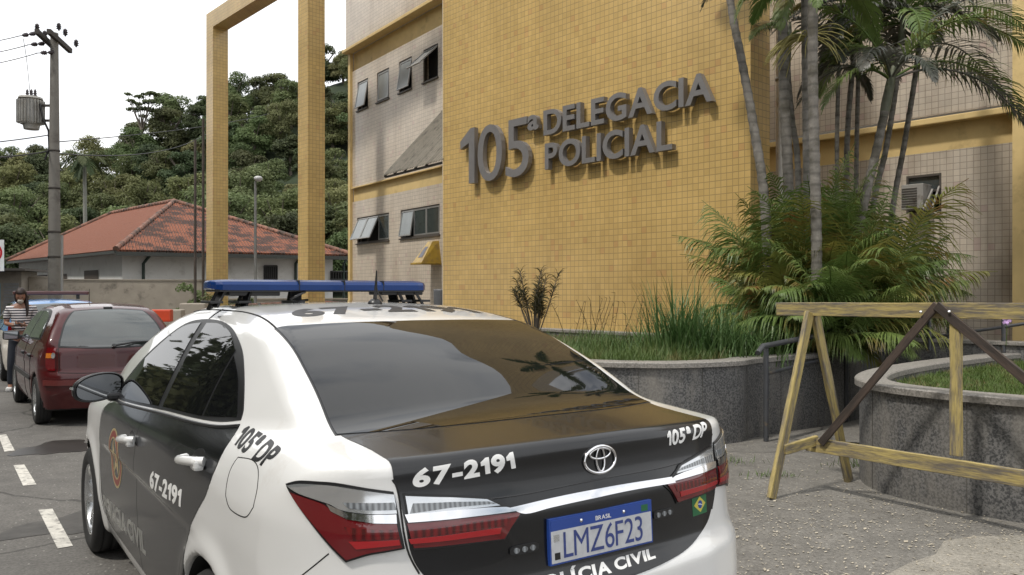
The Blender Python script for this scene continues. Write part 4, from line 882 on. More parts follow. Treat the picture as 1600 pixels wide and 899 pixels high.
def build_patrol():
    car = thing('patrol_car', 'light blue and white patrol car with a red roof bar at the left edge', 'police car', (-7.85, 14.25, 0), .606 + PI/2)
    WH = (.72, 3.25); WZ = .31
    F = make_hatch(4.2, 1.74, 1.50, [(.0, .75), (.10, 1.0), (.28, 1.22), (.44, 1.35), (.62, 1.40), (1.0, 1.425), (1.7, 1.43), (2.3, 1.40), (2.7, 1.27), (3.1, 1.08), (3.3, 1.0), (3.8, .9), (4.3, .7)], WH, WZ, .98)
    body_of(F, car, [M_cream, M_pblue, M_well], (-.06, -.94, .12), (4.3, .94, 1.52), .03, WH, WZ, lambda c: c[:, 2] > .88, hw=.87)
    side, sideR, rear = Proj(F, 'side', 1), Proj(F, 'side', -1), Proj(F, 'rear'); R3 = lambda pts: [tuple(u) for u in rear.to2([(float(np.interp(z, (.9, 1.0, 1.1, 1.27, 1.36), (.10, .13, .20, .335, .42))), y, z) for y, z in pts])]
    patch('rear_window', rear, fill2([smooth_poly(R3([(.62, 1.0), (0, .98), (-.62, 1.0), (-.56, 1.22), (-.48, 1.33), (0, 1.35), (.48, 1.33), (.56, 1.22)]), corner=40)], .05), .006, M_glass2, car, rim=.005)
    for m in (1, -1):
        patch('tail_light', rear, fill2([R3([(m*.70, 1.0), (m*.84, 1.0), (m*.85, .75), (m*.70, .75)])], .05), .012, M_red, car, rim=.010)
        pj = side if m > 0 else sideR
        patch('side_window', pj, fill2([[(1.72, 1.05), (2.85, 1.02), (2.55, 1.22), (2.25, 1.33), (1.76, 1.35)]], .08), .006, M_glass2, car, rim=.004); patch('side_window', pj, fill2([[(.70, 1.06), (1.64, 1.05), (1.68, 1.35), (1.2, 1.35), (.86, 1.29)]], .08), .006, M_glass2, car, rim=.004)
        seam('door_gap', pj, np.array([(1.68, 1.0), (1.68, .5), (1.66, .26)]), M_seam, car, .005, 0); seam('door_gap', pj, np.array([(.88, 1.0), (1.02, .75), (1.12, .5), (1.15, .28)]), M_seam, car, .005, 0)
        for x in (1.78, 1.02): P, _ = pj.up(np.array([[x, .90]])); mb = MB(); mb.box(tuple(P[0] + [0, .012*pj.g, 0]), (.17, .035, .035), None, 0, .01); mb.build('door_handle', M_trim, car)
    seam('bumper_gap', rear, np.array(R3([(.84, .70), (.4, .68), (0, .68), (-.4, .68), (-.84, .70)])), M_seam, car, .005, 0)
    lb = thing_child('roof_light_bar', car); mb = MB(); mb.box((1.55, 0, 1.535), (.28, 1.25, .07), None, 0, .02); mb.build('red_cover', plain('dull_red_plastic', (.085, .014, .012), .3, coat=.4), lb)
    for y in (-.45, .45): mb = MB(); mb.box((1.55, y, 1.47), (.12, .05, .10)); mb.build('bar_mount', M_trim, lb)
    for wx in WH:
        for s in (1, -1): make_wheel(car, (wx, s*.765, WZ), s, WZ, .095, 6, M_alloy)
build_red(); build_patrol()
# ---------------------------------------------------------------- person looking at a phone
def skin_mesh(name, verts, edges, radii, mat, parent, root=0, sub=2):
    me = bpy.data.meshes.new(name); me.from_pydata(verts, edges, []); o = bpy.data.objects.new(name, me); C.objects.link(o); o.parent = parent
    o.modifiers.new('s', 'SKIN'); m2 = o.modifiers.new('u', 'SUBSURF'); m2.levels = sub; m2.render_levels = sub
    sv_ = me.skin_vertices[0].data
    for i, r in enumerate(radii): sv_[i].radius = (r if hasattr(r, '__len__') else (r, r)); sv_[i].use_root = (i == root)
    bpy.context.view_layer.update(); m = bpy.data.meshes.new_from_object(o.evaluated_get(bpy.context.evaluated_depsgraph_get()))
    o.modifiers.clear(); o.data = m; bpy.data.meshes.remove(me); m.materials.clear(); m.materials.append(mat); m.polygons.foreach_set('use_smooth', [True]*len(m.polygons)); m.name = name; return o
def build_person():
    D_ = 12.95; b = at(33, HY, D_); b.z = 0; sc = .97
    per = thing('person', 'person in a striped black and white shirt and dark trousers looking down at a phone', 'person', b, .45); per.scale = (sc,)*3
    M_skin = plain('skin', (.26, .13, .085), .5, var=.06); M_hair = plain('dark_brown_hair', (.022, .012, .010), .6, var=.3, scale=40)
    m, nt, p = newmat('striped_shirt'); L = nt.links.new; tc = N(nt, 'ShaderNodeTexCoord'); s = N(nt, 'ShaderNodeSeparateXYZ'); L(tc.outputs['Object'], s.inputs[0]); mm = N(nt, 'ShaderNodeMath', operation='MULTIPLY'); L(s.outputs['Z'], mm.inputs[0]); mm.inputs[1].default_value = 24; fr = N(nt, 'ShaderNodeMath', operation='FRACT'); L(mm.outputs[0], fr.inputs[0]); gt = N(nt, 'ShaderNodeMath', operation='GREATER_THAN'); L(fr.outputs[0], gt.inputs[0]); gt.inputs[1].default_value = .5
    mx = N(nt, 'ShaderNodeMix', data_type='RGBA'); L(gt.outputs[0], mx.inputs['Factor']); mx.inputs['A'].default_value = (.035, .03, .045, 1); mx.inputs['B'].default_value = (.66, .64, .64, 1); L(mx.outputs['Result'], p.inputs['Base Color']); p.inputs['Roughness'].default_value = .9; M_shirt = m
    M_jean = plain('dark_trousers', (.018, .022, .032), .85, var=.2)
    # local frame: -y faces the camera
    hip, ch, nk = (0, 0, .90), (0, -.01, 1.22), (0, .0, 1.40)
    V = [(0, 0, .88), (0, -.005, 1.05), (0, .01, 1.22), (0, .01, 1.36), (0, -.015, 1.44),
         (.09, 0, .84), (.10, -.01, .47), (.105, .02, .08), (.11, -.09, .035), (-.09, 0, .84), (-.13, -.03, .47), (-.15, .02, .08), (-.16, -.10, .035),
         (.165, .01, 1.335), (.215, .02, 1.10), (.10, -.20, 1.05), (-.165, .01, 1.335), (-.215, .01, 1.09), (-.075, -.21, 1.07)]
    E = [(0, 1), (1, 2), (2, 3), (3, 4), (0, 5), (5, 6), (6, 7), (7, 8), (0, 9), (9, 10), (10, 11), (11, 12), (3, 13), (13, 14), (14, 15), (3, 16), (16, 17), (17, 18)]
    Rr = [(.13, .10), (.125, .09), (.145, .10), (.10, .075), .045, .085, .056, .038, .032, .085, .056, .038, .032, .055, .042, .026, .055, .042, .026]
    skin_mesh('body', V, E, Rr, M_skin, per)
    # head with face, tilted down to the phone
    F = lambda x, y, z: None
    bm = bmesh.new(); bmesh.ops.create_uvsphere(bm, u_segments=24, v_segments=18, radius=1)
    for v in bm.verts:
        x, y, z = v.co; f = max(0, -y); v.co = Vector((x*.073*(1 - .18*max(0, -z)), y*.092, z*.112))
        v.co.y -= .018*math.exp(-((x/.18)**2 + ((z + .05)/.22)**2))*f
        v.co.y += .010*(math.exp(-(((abs(x) - .38)/.17)**2 + ((z - .12)/.12)**2)))*f
        v.co.y -= .005*math.exp(-((x/.35)**2 + ((z + .48)/.08)**2))*f
    Mh = Matrix.Translation((0, -.055, 1.535)) @ Matrix.Rotation(.42, 4, 'X'); bmesh.ops.transform(bm, matrix=Mh, verts=bm.verts)
    me = bpy.data.meshes.new('head'); bm.to_mesh(me); bm.free(); me.materials.append(M_skin); me.polygons.foreach_set('use_smooth', [True]*len(me.polygons)); o = bpy.data.objects.new('head', me); C.objects.link(o); o.parent = per
    ft = MB(); 
    for sx in (-1, 1): ft.box(Mh @ Vector((sx*.028, -.083, .014)), (.020, .008, .008)); 
    ft.box(Mh @ Vector((0, -.092, -.052)), (.036, .008, .007)); ft.build('eyes_and_mouth', M_hair, per)
    mk = MB(); mk.tube([Mh @ Vector((0, -.070, -.06)), Mh @ Vector((0, -.098, -.042)), Mh @ Vector((0, -.102, -.020))], [.045, .040, .02], 12); mk.build('face_mask', plain('pale_mask', (.45, .42, .38), .8), per)
    hb = MB(); 
    Pn = []
    bm = bmesh.new(); bmesh.ops.create_uvsphere(bm, u_segments=24, v_segments=16, radius=1)
    for v in bm.verts:
        x, y, z = v.co; r = 1.14 if (y > -.30 or z > .45) else .80; v.co = Vector((x*.080*r, y*.098*r + .006, z*.118*(1.06 if z > 0 else 1.25)*r))
    bmesh.ops.transform(bm, matrix=Mh, verts=bm.verts); me = bpy.data.meshes.new('hair'); bm.to_mesh(me); bm.free(); me.materials.append(M_hair); me.polygons.foreach_set('use_smooth', [True]*len(me.polygons)); o = bpy.data.objects.new('hair', me); C.objects.link(o); o.parent = per
    skin_mesh('hair_lock', [(.075, -.04, 1.56), (.085, -.05, 1.44), (.095, -.075, 1.30), (.09, -.09, 1.20)], [(0, 1), (1, 2), (2, 3)], [.026, .030, .024, .010], M_hair, per)
    # shirt and trousers
    S = [(0, 0, .93), (0, -.005, 1.06), (0, .01, 1.22), (0, .01, 1.345), (0, -.002, 1.395), (.17, .01, 1.325), (.212, .017, 1.15), (-.17, .01, 1.325), (-.212, .01, 1.14)]
    skin_mesh('striped_shirt', S, [(0, 1), (1, 2), (2, 3), (3, 4), (3, 5), (5, 6), (3, 7), (7, 8)], [(.155, .12), (.145, .112), (.16, .118), (.12, .092), (.055, .05), .070, .058, .070, .058], M_shirt, per)
    T = [(0, 0, .90), (.092, 0, .80), (.10, -.01, .47), (.105, .02, .09), (-.092, 0, .80), (-.13, -.03, .47), (-.15, .02, .09)]
    skin_mesh('trousers', T, [(0, 1), (1, 2), (2, 3), (0, 4), (4, 5), (5, 6)], [(.145, .115), .103, .070, .052, .103, .070, .052], M_jean, per)
    for sx, fx in ((.11, 0), (-.16, 0)):
        mb = MB(); mb.box((sx, -.055, .035), (.085, .25, .07), None, 0, .025); mb.build('shoe', plain('white_shoe', (.65, .65, .64), .6), per)
    # hands round the phone: palm plus five fingers each
    for s in (1, -1):
        w0 = Vector((.095*s if s > 0 else -.072, -.205, 1.055 if s > 0 else 1.072)); V = [tuple(w0), tuple(w0 + Vector((-.035*s, -.045, .018)))]; E = [(0, 1)]; Rr = [(.022, .018), (.033, .016)]
        for k in range(4):
            a = w0 + Vector((-.050*s, -.050 - .010*k + .015, .000 + .018*k - .010)); ids = len(V); V += [tuple(a + Vector((-.018*s, -.012, 0))), tuple(a + Vector((-.034*s, -.006, .006)))]; E += [(1, ids), (ids, ids + 1)]; Rr += [.0085, .0070]
        ids = len(V); V += [tuple(w0 + Vector((-.02*s, -.055, .055))), tuple(w0 + Vector((-.04*s, -.060, .070)))]; E += [(1, ids), (ids, ids + 1)]; Rr += [.010, .008]
        skin_mesh('hand', V, E, Rr, M_skin, per)
    ph_ = thing('mobile_phone', 'dark mobile phone held in both hands by the person in the striped shirt', 'phone', b + rotz(.45) @ Vector((.0, -.255*sc, 1.10*sc)), .45); mb = MB(); mb.box((0, 0, 0), (.14, .010, .07), Matrix.Rotation(-.7, 3, 'X'), 0, .004); mb.build('phone_body', M_trim, ph_)
build_person()

# ---------------------------------------------------------------- the police saloon in front
CSC = np.array([.9945, 1.0265, .9983])
def build_police():
    car = thing('police_car', 'white and black police saloon numbered 67-2191 with blue roof light bar, parked nearest the camera', 'police car', (.2831, 2.438, 0), .6051 + PI/2)
    # local x runs forward: the empty's local +x is the driving direction
    side = Proj(carF, 'side', 1, sc=CSC); sideR = Proj(carF, 'side', -1, sc=CSC); rear = Proj(carF, 'rear', sc=CSC)
    lid = Proj(carF, 'lid', c=(.62, .80), sc=CSC); top = Proj(carF, 'top', sc=CSC)
    def outl(pj, pts, sm=True, corner=35): U = pj.to2(pts); return smooth_poly(U, corner=corner) if sm else [tuple(u) for u in U]
    # --- side glass and black doors, both flanks
    dlo = [(3.12, 0, .985), (2.945, 0, 1.13), (2.74, 0, 1.27), (2.50, 0, 1.390), (2.25, 0, 1.428), (1.90, 0, 1.430), (1.62, 0, 1.400), (1.36, 0, 1.335), (1.17, 0, 1.245), (1.05, 0, 1.16), (1.02, 0, 1.118), (1.25, 0, 1.088), (1.87, 0, 1.055), (2.5, 0, 1.015)]
    wf = [(3.02, 0, 1.004), (2.86, 0, 1.150), (2.66, 0, 1.285), (2.46, 0, 1.385), (2.19, 0, 1.414), (2.09, 0, 1.230), (2.035, 0, 1.056), (2.5, 0, 1.026)]
    wr = [(1.955, 0, 1.062), (2.005, 0, 1.230), (2.09, 0, 1.415), (1.88, 0, 1.417), (1.63, 0, 1.388), (1.425, 0, 1.330), (1.385, 0, 1.090)]
    wq = [(1.362, 0, 1.092), (1.40, 0, 1.312), (1.22, 0, 1.240), (1.085, 0, 1.150), (1.06, 0, 1.122)]
    blk_f = [(3.10, 0, .955), (3.20, 0, .90), (3.225, 0, .82), (3.24, 0, .65), (3.24, 0, .46), (3.19, 0, .335), (3.04, 0, .292), (2.19, 0, .292), (2.175, 0, .46), (2.18, 0, .65), (2.165, 0, .88), (2.165, 0, 1.02), (2.5, 0, 1.002)]
    blk_r = [(2.160, 0, 1.02), (2.160, 0, .88), (2.174, 0, .65), (2.169, 0, .46), (2.184, 0, .292), (1.60, 0, .292), (1.40, 0, .40), (1.247, 0, .544), (1.205, 0, .69), (1.087, 0, .804), (.985, 0, .893), (.945, 0, .985), (.955, 0, 1.05), (1.00, 0, 1.105), (1.25, 0, 1.076), (1.87, 0, 1.042)]
    sunk = []
    for sgn, pj in ((1, side), (-1, sideR)):
        for q_ in (blk_f, blk_r, dlo): sunk.append((pj, outl(pj, q_), 'side'))
        fd = patch('front_door', pj, fill2([outl(pj, blk_f)], (.05, .016)), .0016, M_black, car); rd = patch('rear_door', pj, fill2([outl(pj, blk_r)], (.05, .016)), .0016, M_black, car)
        patch('window_surround', pj, fill2([outl(pj, dlo)], .05), .003, M_trim, car)
        for nm, w, d_ in (('window', wf, fd), ('window', wr, rd), ('quarter_window', wq, rd)):
            patch(nm, pj, fill2([outl(pj, w, corner=28)], .04), .0052, M_glass, d_, rim=.002)
        mb = MB()
        for hx, hz in ((1.150, .975), (2.255, .888)):
            d_ = rd if hx < 2 else fd
            Ph, _ = pj.up(np.array([[hx - .10, hz + .008], [hx, hz], [hx + .11, hz - .012]])); Ph = Ph*CSC
            h_ = MB(); 
            pts = [Ph[0] + [0, .012*sgn, 0], Ph[0] + [.015, .034*sgn, 0], Ph[1] + [0, .045*sgn, 0], Ph[2] + [-.02, .040*sgn, 0], Ph[2] + [0, .012*sgn, 0]]
            h_.tube(smooth_poly(pts, closed=False, k=4), .017, 10)
            h_.box(Ph[1] + np.array([-.07, .024*sgn, -.002]), (.07, .034, .042), None, 0, .012)
            h_.build('handle', M_white, d_)
            U = [(hx + .075*math.cos(t), hz + .034*math.sin(t)) for t in np.linspace(0, 2*PI, 24, endpoint=False)]
            patch('handle_recess', pj, fill2([U], .03), .0022, M_seam if 0 else M_trim, d_, rim=.001)
        # door gap, bright sill edge, lower belt trim
        seam('belt_trim', pj, [(3.05, 0, .975), (2.5, 0, 1.002), (1.87, 0, 1.040), (1.25, 0, 1.072), (1.0, 0, 1.102)], M_trim, car, .007, .002)
        fu = [(.80, 0, 1.035), (.68, 0, 1.045), (.60, 0, 1.030), (.555, 0, .985), (.545, 0, .935), (.60, 0, .895), (.735, 0, .890), (.79, 0, .92), (.812, 0, .985)]
        if sgn > 0:
            seam('fuel_lid', pj, pj.to2(fu), M_seam, car, .0022, -.0008, closed=True)
        # sill line and bumper split
        seam('fender_gap', pj, [(3.12, 0, .97), (3.22, 0, .91), (3.245, 0, .82), (3.26, 0, .65), (3.26, 0, .46), (3.21, 0, .32)], M_seam, car, .0025, -.001)
        seam('bumper_gap', pj, [(.225, 0, .865), (.28, 0, .81), (.42, 0, .69), (.56, 0, .60)], M_seam, car, .0022, -.0008)
        # mirror
        mm = MB(); base = np.array([2.965, .80*sgn, 1.01])
        mr = thing_child('mirror', car)
        hs = MB()
        Mt = Matrix.Translation((3.00, .955*sgn, 1.055)) @ Matrix.Rotation(.10*sgn, 4, 'Z')
        ring = []
        for t, sc_ in ((-.045, 1.0), (-.03, 1.07), (.01, 1.03), (.05, .80), (.075, .45), (.082, .05)):
            ring.append([Mt @ Vector((t, (.118*math.cos(a)*(1.0 if math.cos(a)*sgn < 0 else 1.0) + 0)*sc_, (.070*math.copysign(abs(math.sin(a))**.75, math.sin(a)) + .016*math.cos(a)*-sgn)*sc_)) for a in np.linspace(0, 2*PI, 28, endpoint=False)])
        for i in range(5):
            hs.add(ring[i] + ring[i + 1], [(k, (k + 1) % 28, 28 + (k + 1) % 28, 28 + k) for k in range(28)], 0, True)
        hs.box((2.985, .85*sgn, 1.0), (.09, .12, .045), None, 0, .015)
        hs.build('housing', [M_black if 0 else M_trim], mr)
        ri = MB(); ri.tube([ring[0][k] for k in range(28)] + [ring[0][0]], .0045, 6); ri.build('housing_rim', M_trim, mr)
        gl = MB(); gl.add([Mt @ (Mt.inverted() @ p*1.0) for p in [v.lerp(sum(ring[0], Vector())/28, .08) + Vector((.004, 0, 0)) for v in ring[0]]], [list(range(28))]); gl.build('mirror_glass', M_mirror, mr)
        ind = MB(); ind.tube([Mt @ Vector((-.035, .118*sgn, .0)), Mt @ Vector((.03, .121*sgn, -.005))], [.010, .006], 8); ind.build('indicator', M_clear, mr)
    # --- rear glass, roof gutters
    gl = [(1.262, .560), (1.238, .415), (1.215, .158), (1.212, 0), (1.215, -.158), (1.238, -.415), (1.262, -.560), (1.03, -.572), (.85, -.588), (.69, -.603), (.495, -.630), (.42, -.40), (.385, -.19), (.378, 0), (.385, .19), (.42, .40), (.495, .630), (.69, .603), (.85, .588), (1.03, .572)]
    patch('rear_window_seal', top, fill2([smooth_poly([(x + (.006 if x > 1.2 else -.004), y*1.012) for x, y in gl], corner=50)], .05), .0015, M_trim, car, rim=.002)
    patch('rear_window', top, fill2([smooth_poly(gl, corner=50)], .04), .0035, M_glass, car, rim=.002)
    for s in (1, -1):
        seam('roof_gutter', top, [(2.60, s*.545), (2.1, s*.540), (1.68, s*.535), (1.43, s*.545), (1.262, s*.560)], M_seam, car, .0045, -.001)
        seam('pillar_gap', side if s > 0 else sideR, [(2.13, 0, 1.426), (2.10, 0, 1.48)], M_seam, car, .004, -.001)
    # --- boot lid: black wrap over deck, lip and rear face
    lw = [(.484, .622, 1.125), (.325, .609, 1.114), (.20, .612, 1.103), (.165, .612, 1.085), (.150, .610, 1.055), (.140, .598, 1.02), (.117, .582, .874), (.106, .552, .805), (.085, .505, .762), (.062, .410, .722), (.033, .269, .700), (.016, .118, .688)]
    lw = lw + [(x, -y, z) for x, y, z in lw[::-1]]
    top_e = [(.410, -.40, 1.135), (.376, -.19, 1.138), (.369, 0, 1.14), (.376, .19, 1.138), (.410, .40, 1.135)]
    lidU = [tuple(u) for u in lid.to2(lw + [(.458, -.55, 1.13)] + top_e + [(.458, .55, 1.13)])]
    sunk.append((lid, smooth_poly(lidU, corner=30), 'lid')); sunk.append((top, smooth_poly(gl, corner=50), 'top'))
    lo = patch('boot_lid', lid, fill2([smooth_poly(lidU, corner=30)], (.008, .03)), .0020, M_black, car)
    seam('lid_gap', rear, [(.150, .617, 1.055), (.142, .604, 1.02), (.119, .588, .874), (.108, .558, .805)], M_seam, lo, .003, 0)
    seam('lid_gap', rear, [(.150, -.617, 1.055), (.142, -.604, 1.02), (.119, -.588, .874), (.108, -.558, .805)], M_seam, lo, .003, 0)
    seam('lid_crease', rear, [(.11, .56, .985), (.075, .27, .977), (.065, 0, .985), (.075, -.27, .985), (.10, -.50, .99)], M_black, lo, .0035, 0)
    # --- tail lights
    def lamps(m):
        q = lambda pts: [(x, y*m, z) for x, y, z in pts]
        lo_ = thing_child('tail_light', car); li_ = thing_child('tail_light', lo)
        outer = [(.378, .822, 1.028), (.33, .80, 1.044), (.27, .765, 1.050), (.225, .733, 1.049), (.18, .672, 1.036), (.152, .612, 1.024), (.140, .604, .97), (.121, .594, .875), (.14, .644, .869), (.159, .681, .863), (.190, .727, .846), (.21, .748, .872), (.25, .778, .919), (.31, .804, .975)]
        o2 = [tuple(u) for u in rear.to2(q(outer))]
        patch('lens_body', rear, fill2([smooth_poly(o2, corner=40)], .03), .006, M_trim, lo_, rim=.008)
        red = [(.350, .814, 1.012), (.26, .775, .998), (.225, .747, .978), (.195, .715, .957), (.158, .663, .947), (.138, .610, .943), (.126, .600, .880), (.142, .646, .875), (.161, .683, .869), (.190, .724, .853), (.208, .744, .878), (.247, .774, .924), (.300, .800, .972)]
        patch('red_lens', rear, fill2([smooth_poly([tuple(u) for u in rear.to2(q(red))], corner=40)], .03), .011, M_red, lo_, rim=.005)
        band = [(.20, .725, .938), (.158, .663, .930), (.138, .610, .927), (.134, .604, .905), (.155, .66, .905), (.185, .705, .905)]
        patch('reflector_band', rear, fill2([[tuple(u) for u in rear.to2(q(band))]], .03), .0125, M_redd, lo_, rim=.002)
        b2 = [(.195, .712, .902), (.155, .66, .902), (.134, .604, .902), (.131, .602, .888), (.15, .655, .886), (.18, .70, .882)]
        patch('light_bar_lens', rear, fill2([[tuple(u) for u in rear.to2(q(b2))]], .03), .0130, M_redb, lo_, rim=.003)
        cl = [(.365, .820, 1.025), (.32, .797, 1.037), (.265, .765, 1.042), (.225, .733, 1.041), (.18, .672, 1.029), (.150, .612, 1.017), (.142, .607, .967), (.17, .665, .969), (.21, .725, .979), (.235, .752, .995), (.27, .778, 1.005), (.32, .803, 1.014)]
        patch('clear_lens', rear, fill2([smooth_poly([tuple(u) for u in rear.to2(q(cl))], corner=40)], .03), .011, M_clear, lo_, rim=.005)
        cd = [(.215, .722, 1.0), (.18, .672, .998), (.148, .612, .996), (.143, .608, .976), (.17, .665, .978), (.20, .715, .985)]
        patch('clear_reflector', rear, fill2([[tuple(u) for u in rear.to2(q(cd))]], .03), .0125, M_cleard, lo_, rim=.002)
        ch = [(.240, .757, .996), (.205, .725, .976), (.17, .668, .967), (.142, .609, .965), (.140, .607, .942), (.16, .663, .946), (.200, .715, .957), (.230, .748, .977)]
        patch('chrome_strip', rear, fill2([[tuple(u) for u in rear.to2(q(ch))]], .03), .0130, M_chrome, lo_, rim=.004)
        # inner half on the lid
        dy = .0 if m > 0 else .045
        def qi(pts): return [(x, m*(y + dy*(.60 - y)/.35), z) for x, y, z in pts]
        inner = [(.145, .588, 1.017), (.110, .47, 1.003), (.091, .359, .984), (.084, .333, .969), (.069, .248, .931), (.068, .29, .900), (.068, .316, .863), (.084, .445, .866), (.115, .570, .869)]
        patch('lens_body', rear, fill2([smooth_poly([tuple(u) for u in rear.to2(qi(inner))], corner=30)], .03), .006, M_trim, li_, rim=.008)
        ir = [(.13, .583, .940), (.096, .478, .938), (.080, .366, .936), (.072, .262, .933), (.068, .295, .900), (.068, .320, .868), (.084, .445, .872), (.115, .572, .876)]
        patch('red_lens', rear, fill2([[tuple(u) for u in rear.to2(qi(ir))]], .03), .011, M_red, li_, rim=.005)
        ib = [(.13, .578, .922), (.096, .478, .924), (.080, .366, .925), (.074, .30, .924), (.074, .312, .903), (.09, .45, .903), (.12, .578, .903)]
        patch('reflector_band', rear, fill2([[tuple(u) for u in rear.to2(qi(ib))]], .03), .0125, M_redd, li_, rim=.002)
        ib2 = [(.13, .578, .901), (.096, .478, .901), (.080, .325, .901), (.07, .334, .884), (.09, .45, .886), (.12, .578, .888)]
        patch('light_bar_lens', rear, fill2([[tuple(u) for u in rear.to2(qi(ib2))]], .03), .0130, M_redb, li_, rim=.003)
        ic = [(.142, .583, 1.011), (.110, .47, .997), (.091, .362, .979), (.082, .325, .958), (.096, .478, .961), (.13, .580, .961)]
        patch('clear_lens', rear, fill2([[tuple(u) for u in rear.to2(qi(ic))]], .03), .011, M_clear, li_, rim=.005)
        icd = [(.12, .575, .990), (.1, .47, .984), (.09, .36, .973), (.082, .335, .964), (.096, .478, .969), (.13, .576, .964)]
        patch('clear_reflector', rear, fill2([[tuple(u) for u in rear.to2(qi(icd))]], .03), .0125, M_cleard, li_, rim=.002)
        ics = [(.142, .583, .963), (.110, .47, .962), (.091, .36, .957), (.078, .31, .952), (.072, .262, .937), (.08, .366, .938), (.096, .478, .940), (.13, .580, .942)]
        patch('chrome_strip', rear, fill2([[tuple(u) for u in rear.to2(qi(ics))]], .03), .0130, M_chrome, li_, rim=.004)
    lamps(1); lamps(-1)
    # --- chrome garnish
    gt = [(.07, .300, .948), (.07, .155, .956), (.065, 0, .960), (.07, -.155, .958), (.08, -.33, .952), (.08, -.345, .932), (.07, -.155, .937), (.065, 0, .936), (.07, .155, .931), (.07, .25, .926)]
    patch('chrome_garnish', rear, fill2([smooth_poly([tuple(u) for u in rear.to2(gt)], corner=40)], .03), .012, M_chrome, lo, rim=.011)
    # --- writing
    def rt(s, bl, br, tr, tl, off, mat, bold, parent=lo, pj=rear, name='lettering'):
        return patch(name, pj, text_quad(s, [pj.to2(p)[0] for p in (bl, br, tr, tl)], bold, .012), off, mat, parent, rim=.0005)
    rt('67-2191', (.138, .565, 1.028), (.091, .262, 1.050), (.102, .268, 1.103), (.142, .556, 1.080), .0036, M_wtxt, .045)
    rt('105ª DP', (.096, -.338, 1.048), (.128, -.555, 1.056), (.19, -.560, 1.100), (.116, -.330, 1.098), .0036, M_wtxt, .03)
    rt('POLÍCIA CIVIL', (.045, .245, .702), (.031, -.229, .715), (.050, -.232, .752), (.045, .245, .751), .0026, M_wtxt, .04)
    rt('67-2191', (1.62, .455, 0), (1.62, -.42, 0), (1.39, -.42, 0), (1.39, .455, 0), .002, M_btxt, .05, car, top) if 0 else None
    patch('lettering', top, text_quad('67-2191', [(1.385, .44), (1.40, -.46), (1.68, -.44), (1.60, .41)], .045, .04), .0015, M_btxt, car, rim=.0005)
    patch('lettering', side, text_quad('67-2191', [(1.80, .752), (1.285, .775), (1.285, .848), (1.80, .826)], .04, .04), .0025, M_wtxt, car.children_recursive[0] if 0 else car, rim=.0005)
    patch('lettering', side, text_quad('POLICIA CIVIL', [(3.17, .345), (2.02, .405), (2.02, .505), (3.19, .440)], .035, .04), .0025, M_gtxt, car, rim=.0005)
    patch('lettering', side, text_quad('105ª DP', [(.905, 1.070), (.525, 1.052), (.525, 1.092), (.975, 1.118)] if 0 else [(.915, 1.055), (.555, 1.040), (.545, 1.094), (.955, 1.112)], .03, .03), .0015, M_btxt, car, rim=.0005)
    # crest on the front door: oval badge with a star
    bd = thing_child('crest', car)
    cx_, cz_, rx_, rz_ = 2.705, .722, .155, .150
    ell = lambda k: [(cx_ + rx_*k*math.cos(t), cz_ + rz_*k*math.sin(t)) for t in np.linspace(0, 2*PI, 40, endpoint=False)]
    patch('gold_ring', side, fill2([ell(1), ell(.93)], .05), .0026, M_gold, bd, rim=.0005)
    patch('red_ring', side, fill2([ell(.93), ell(.72)], .05), .0024, M_crestred, bd, rim=.0005)
    patch('inner_ring', side, fill2([ell(.72), ell(.67)], .05), .0026, M_gold, bd, rim=.0005)
    star = [(cx_ + rx_*(.66 if k % 2 == 0 else .27)*math.sin(k*PI/5), cz_ + rz_*(.66 if k % 2 == 0 else .27)*math.cos(k*PI/5)) for k in range(10)]
    patch('star', side, fill2([star], .05), .0026, M_gold, bd, rim=.0005)
    patch('star_centre', side, fill2([ell(.17)], .05), .0030, M_crestred, bd, rim=.0005)
    # --- plate (flat, tilted with the lid)
    pl = thing_child('number_plate', lo)
    O = Vector((.052*CSC[0], -.022, .832)); tilt = Matrix.Rotation(.06, 3, 'Y')
    def PL(u, v, w): return O + tilt @ Vector((-w, -u, v))
    def plq(nm, u0, u1, v0, v1, w0, w1, mat):
        mb = MB(); V = [PL(u, v, w) for w in (w0, w1) for (u, v) in ((u0, v0), (u1, v0), (u1, v1), (u0, v1))]
        mb.add(V, [(0, 3, 2, 1), (4, 5, 6, 7), (0, 1, 5, 4), (1, 2, 6, 5), (2, 3, 7, 6), (3, 0, 4, 7)]); return mb.build(nm, mat, pl)
    plq('plate_back', -.204, .204, -.0665, .0665, -.004, .0095, M_trim if 0 else M_blueplate)
    plq('plate_face', -.199, .199, -.0615, .031, .0095, .0105, M_plate)
    plq('blue_band', -.199, .199, .031, .0615, .0095, .0105, M_blueplate)
    def pltext(s, u0, u1, v0, v1, mat, bold, nm='lettering'):
        bm = text_geo(s, bold)
        V = [PL(u0 + v.co.x*(u1 - u0), v0 + v.co.y*(v1 - v0), .0112) for v in bm.verts]; bm.verts.index_update()
        mb = MB(); mb.add(V, [[v.index for v in f.verts] for f in bm.faces]); bm.free(); return mb.build(nm, mat, pl)
    pltext('LMZ6F23', -.155, .160, -.052, .024, M_blueplate2, .0)
    pltext('BRASIL', -.030, .032, .038, .051, M_wtxt, .01)
    plq('small_flag', .158, .186, .036, .056, .0105, .0110, M_flaggreen)
    plq('stamp', -.188, -.168, -.052, -.032, .0105, .0110, M_trim); plq('hologram', -.190, -.170, .0, .020, .0105, .0110, M_clear)
    for u in (-.085, .085): 
        mb = MB(); mb.lathe([(.0, .013), (.005, .0125), (.006, .010)], 10, Matrix.Translation(PL(u, .047, 0)) @ Matrix.Rotation(-PI/2, 4, 'Y')); mb.build('screw', M_chrome, pl)
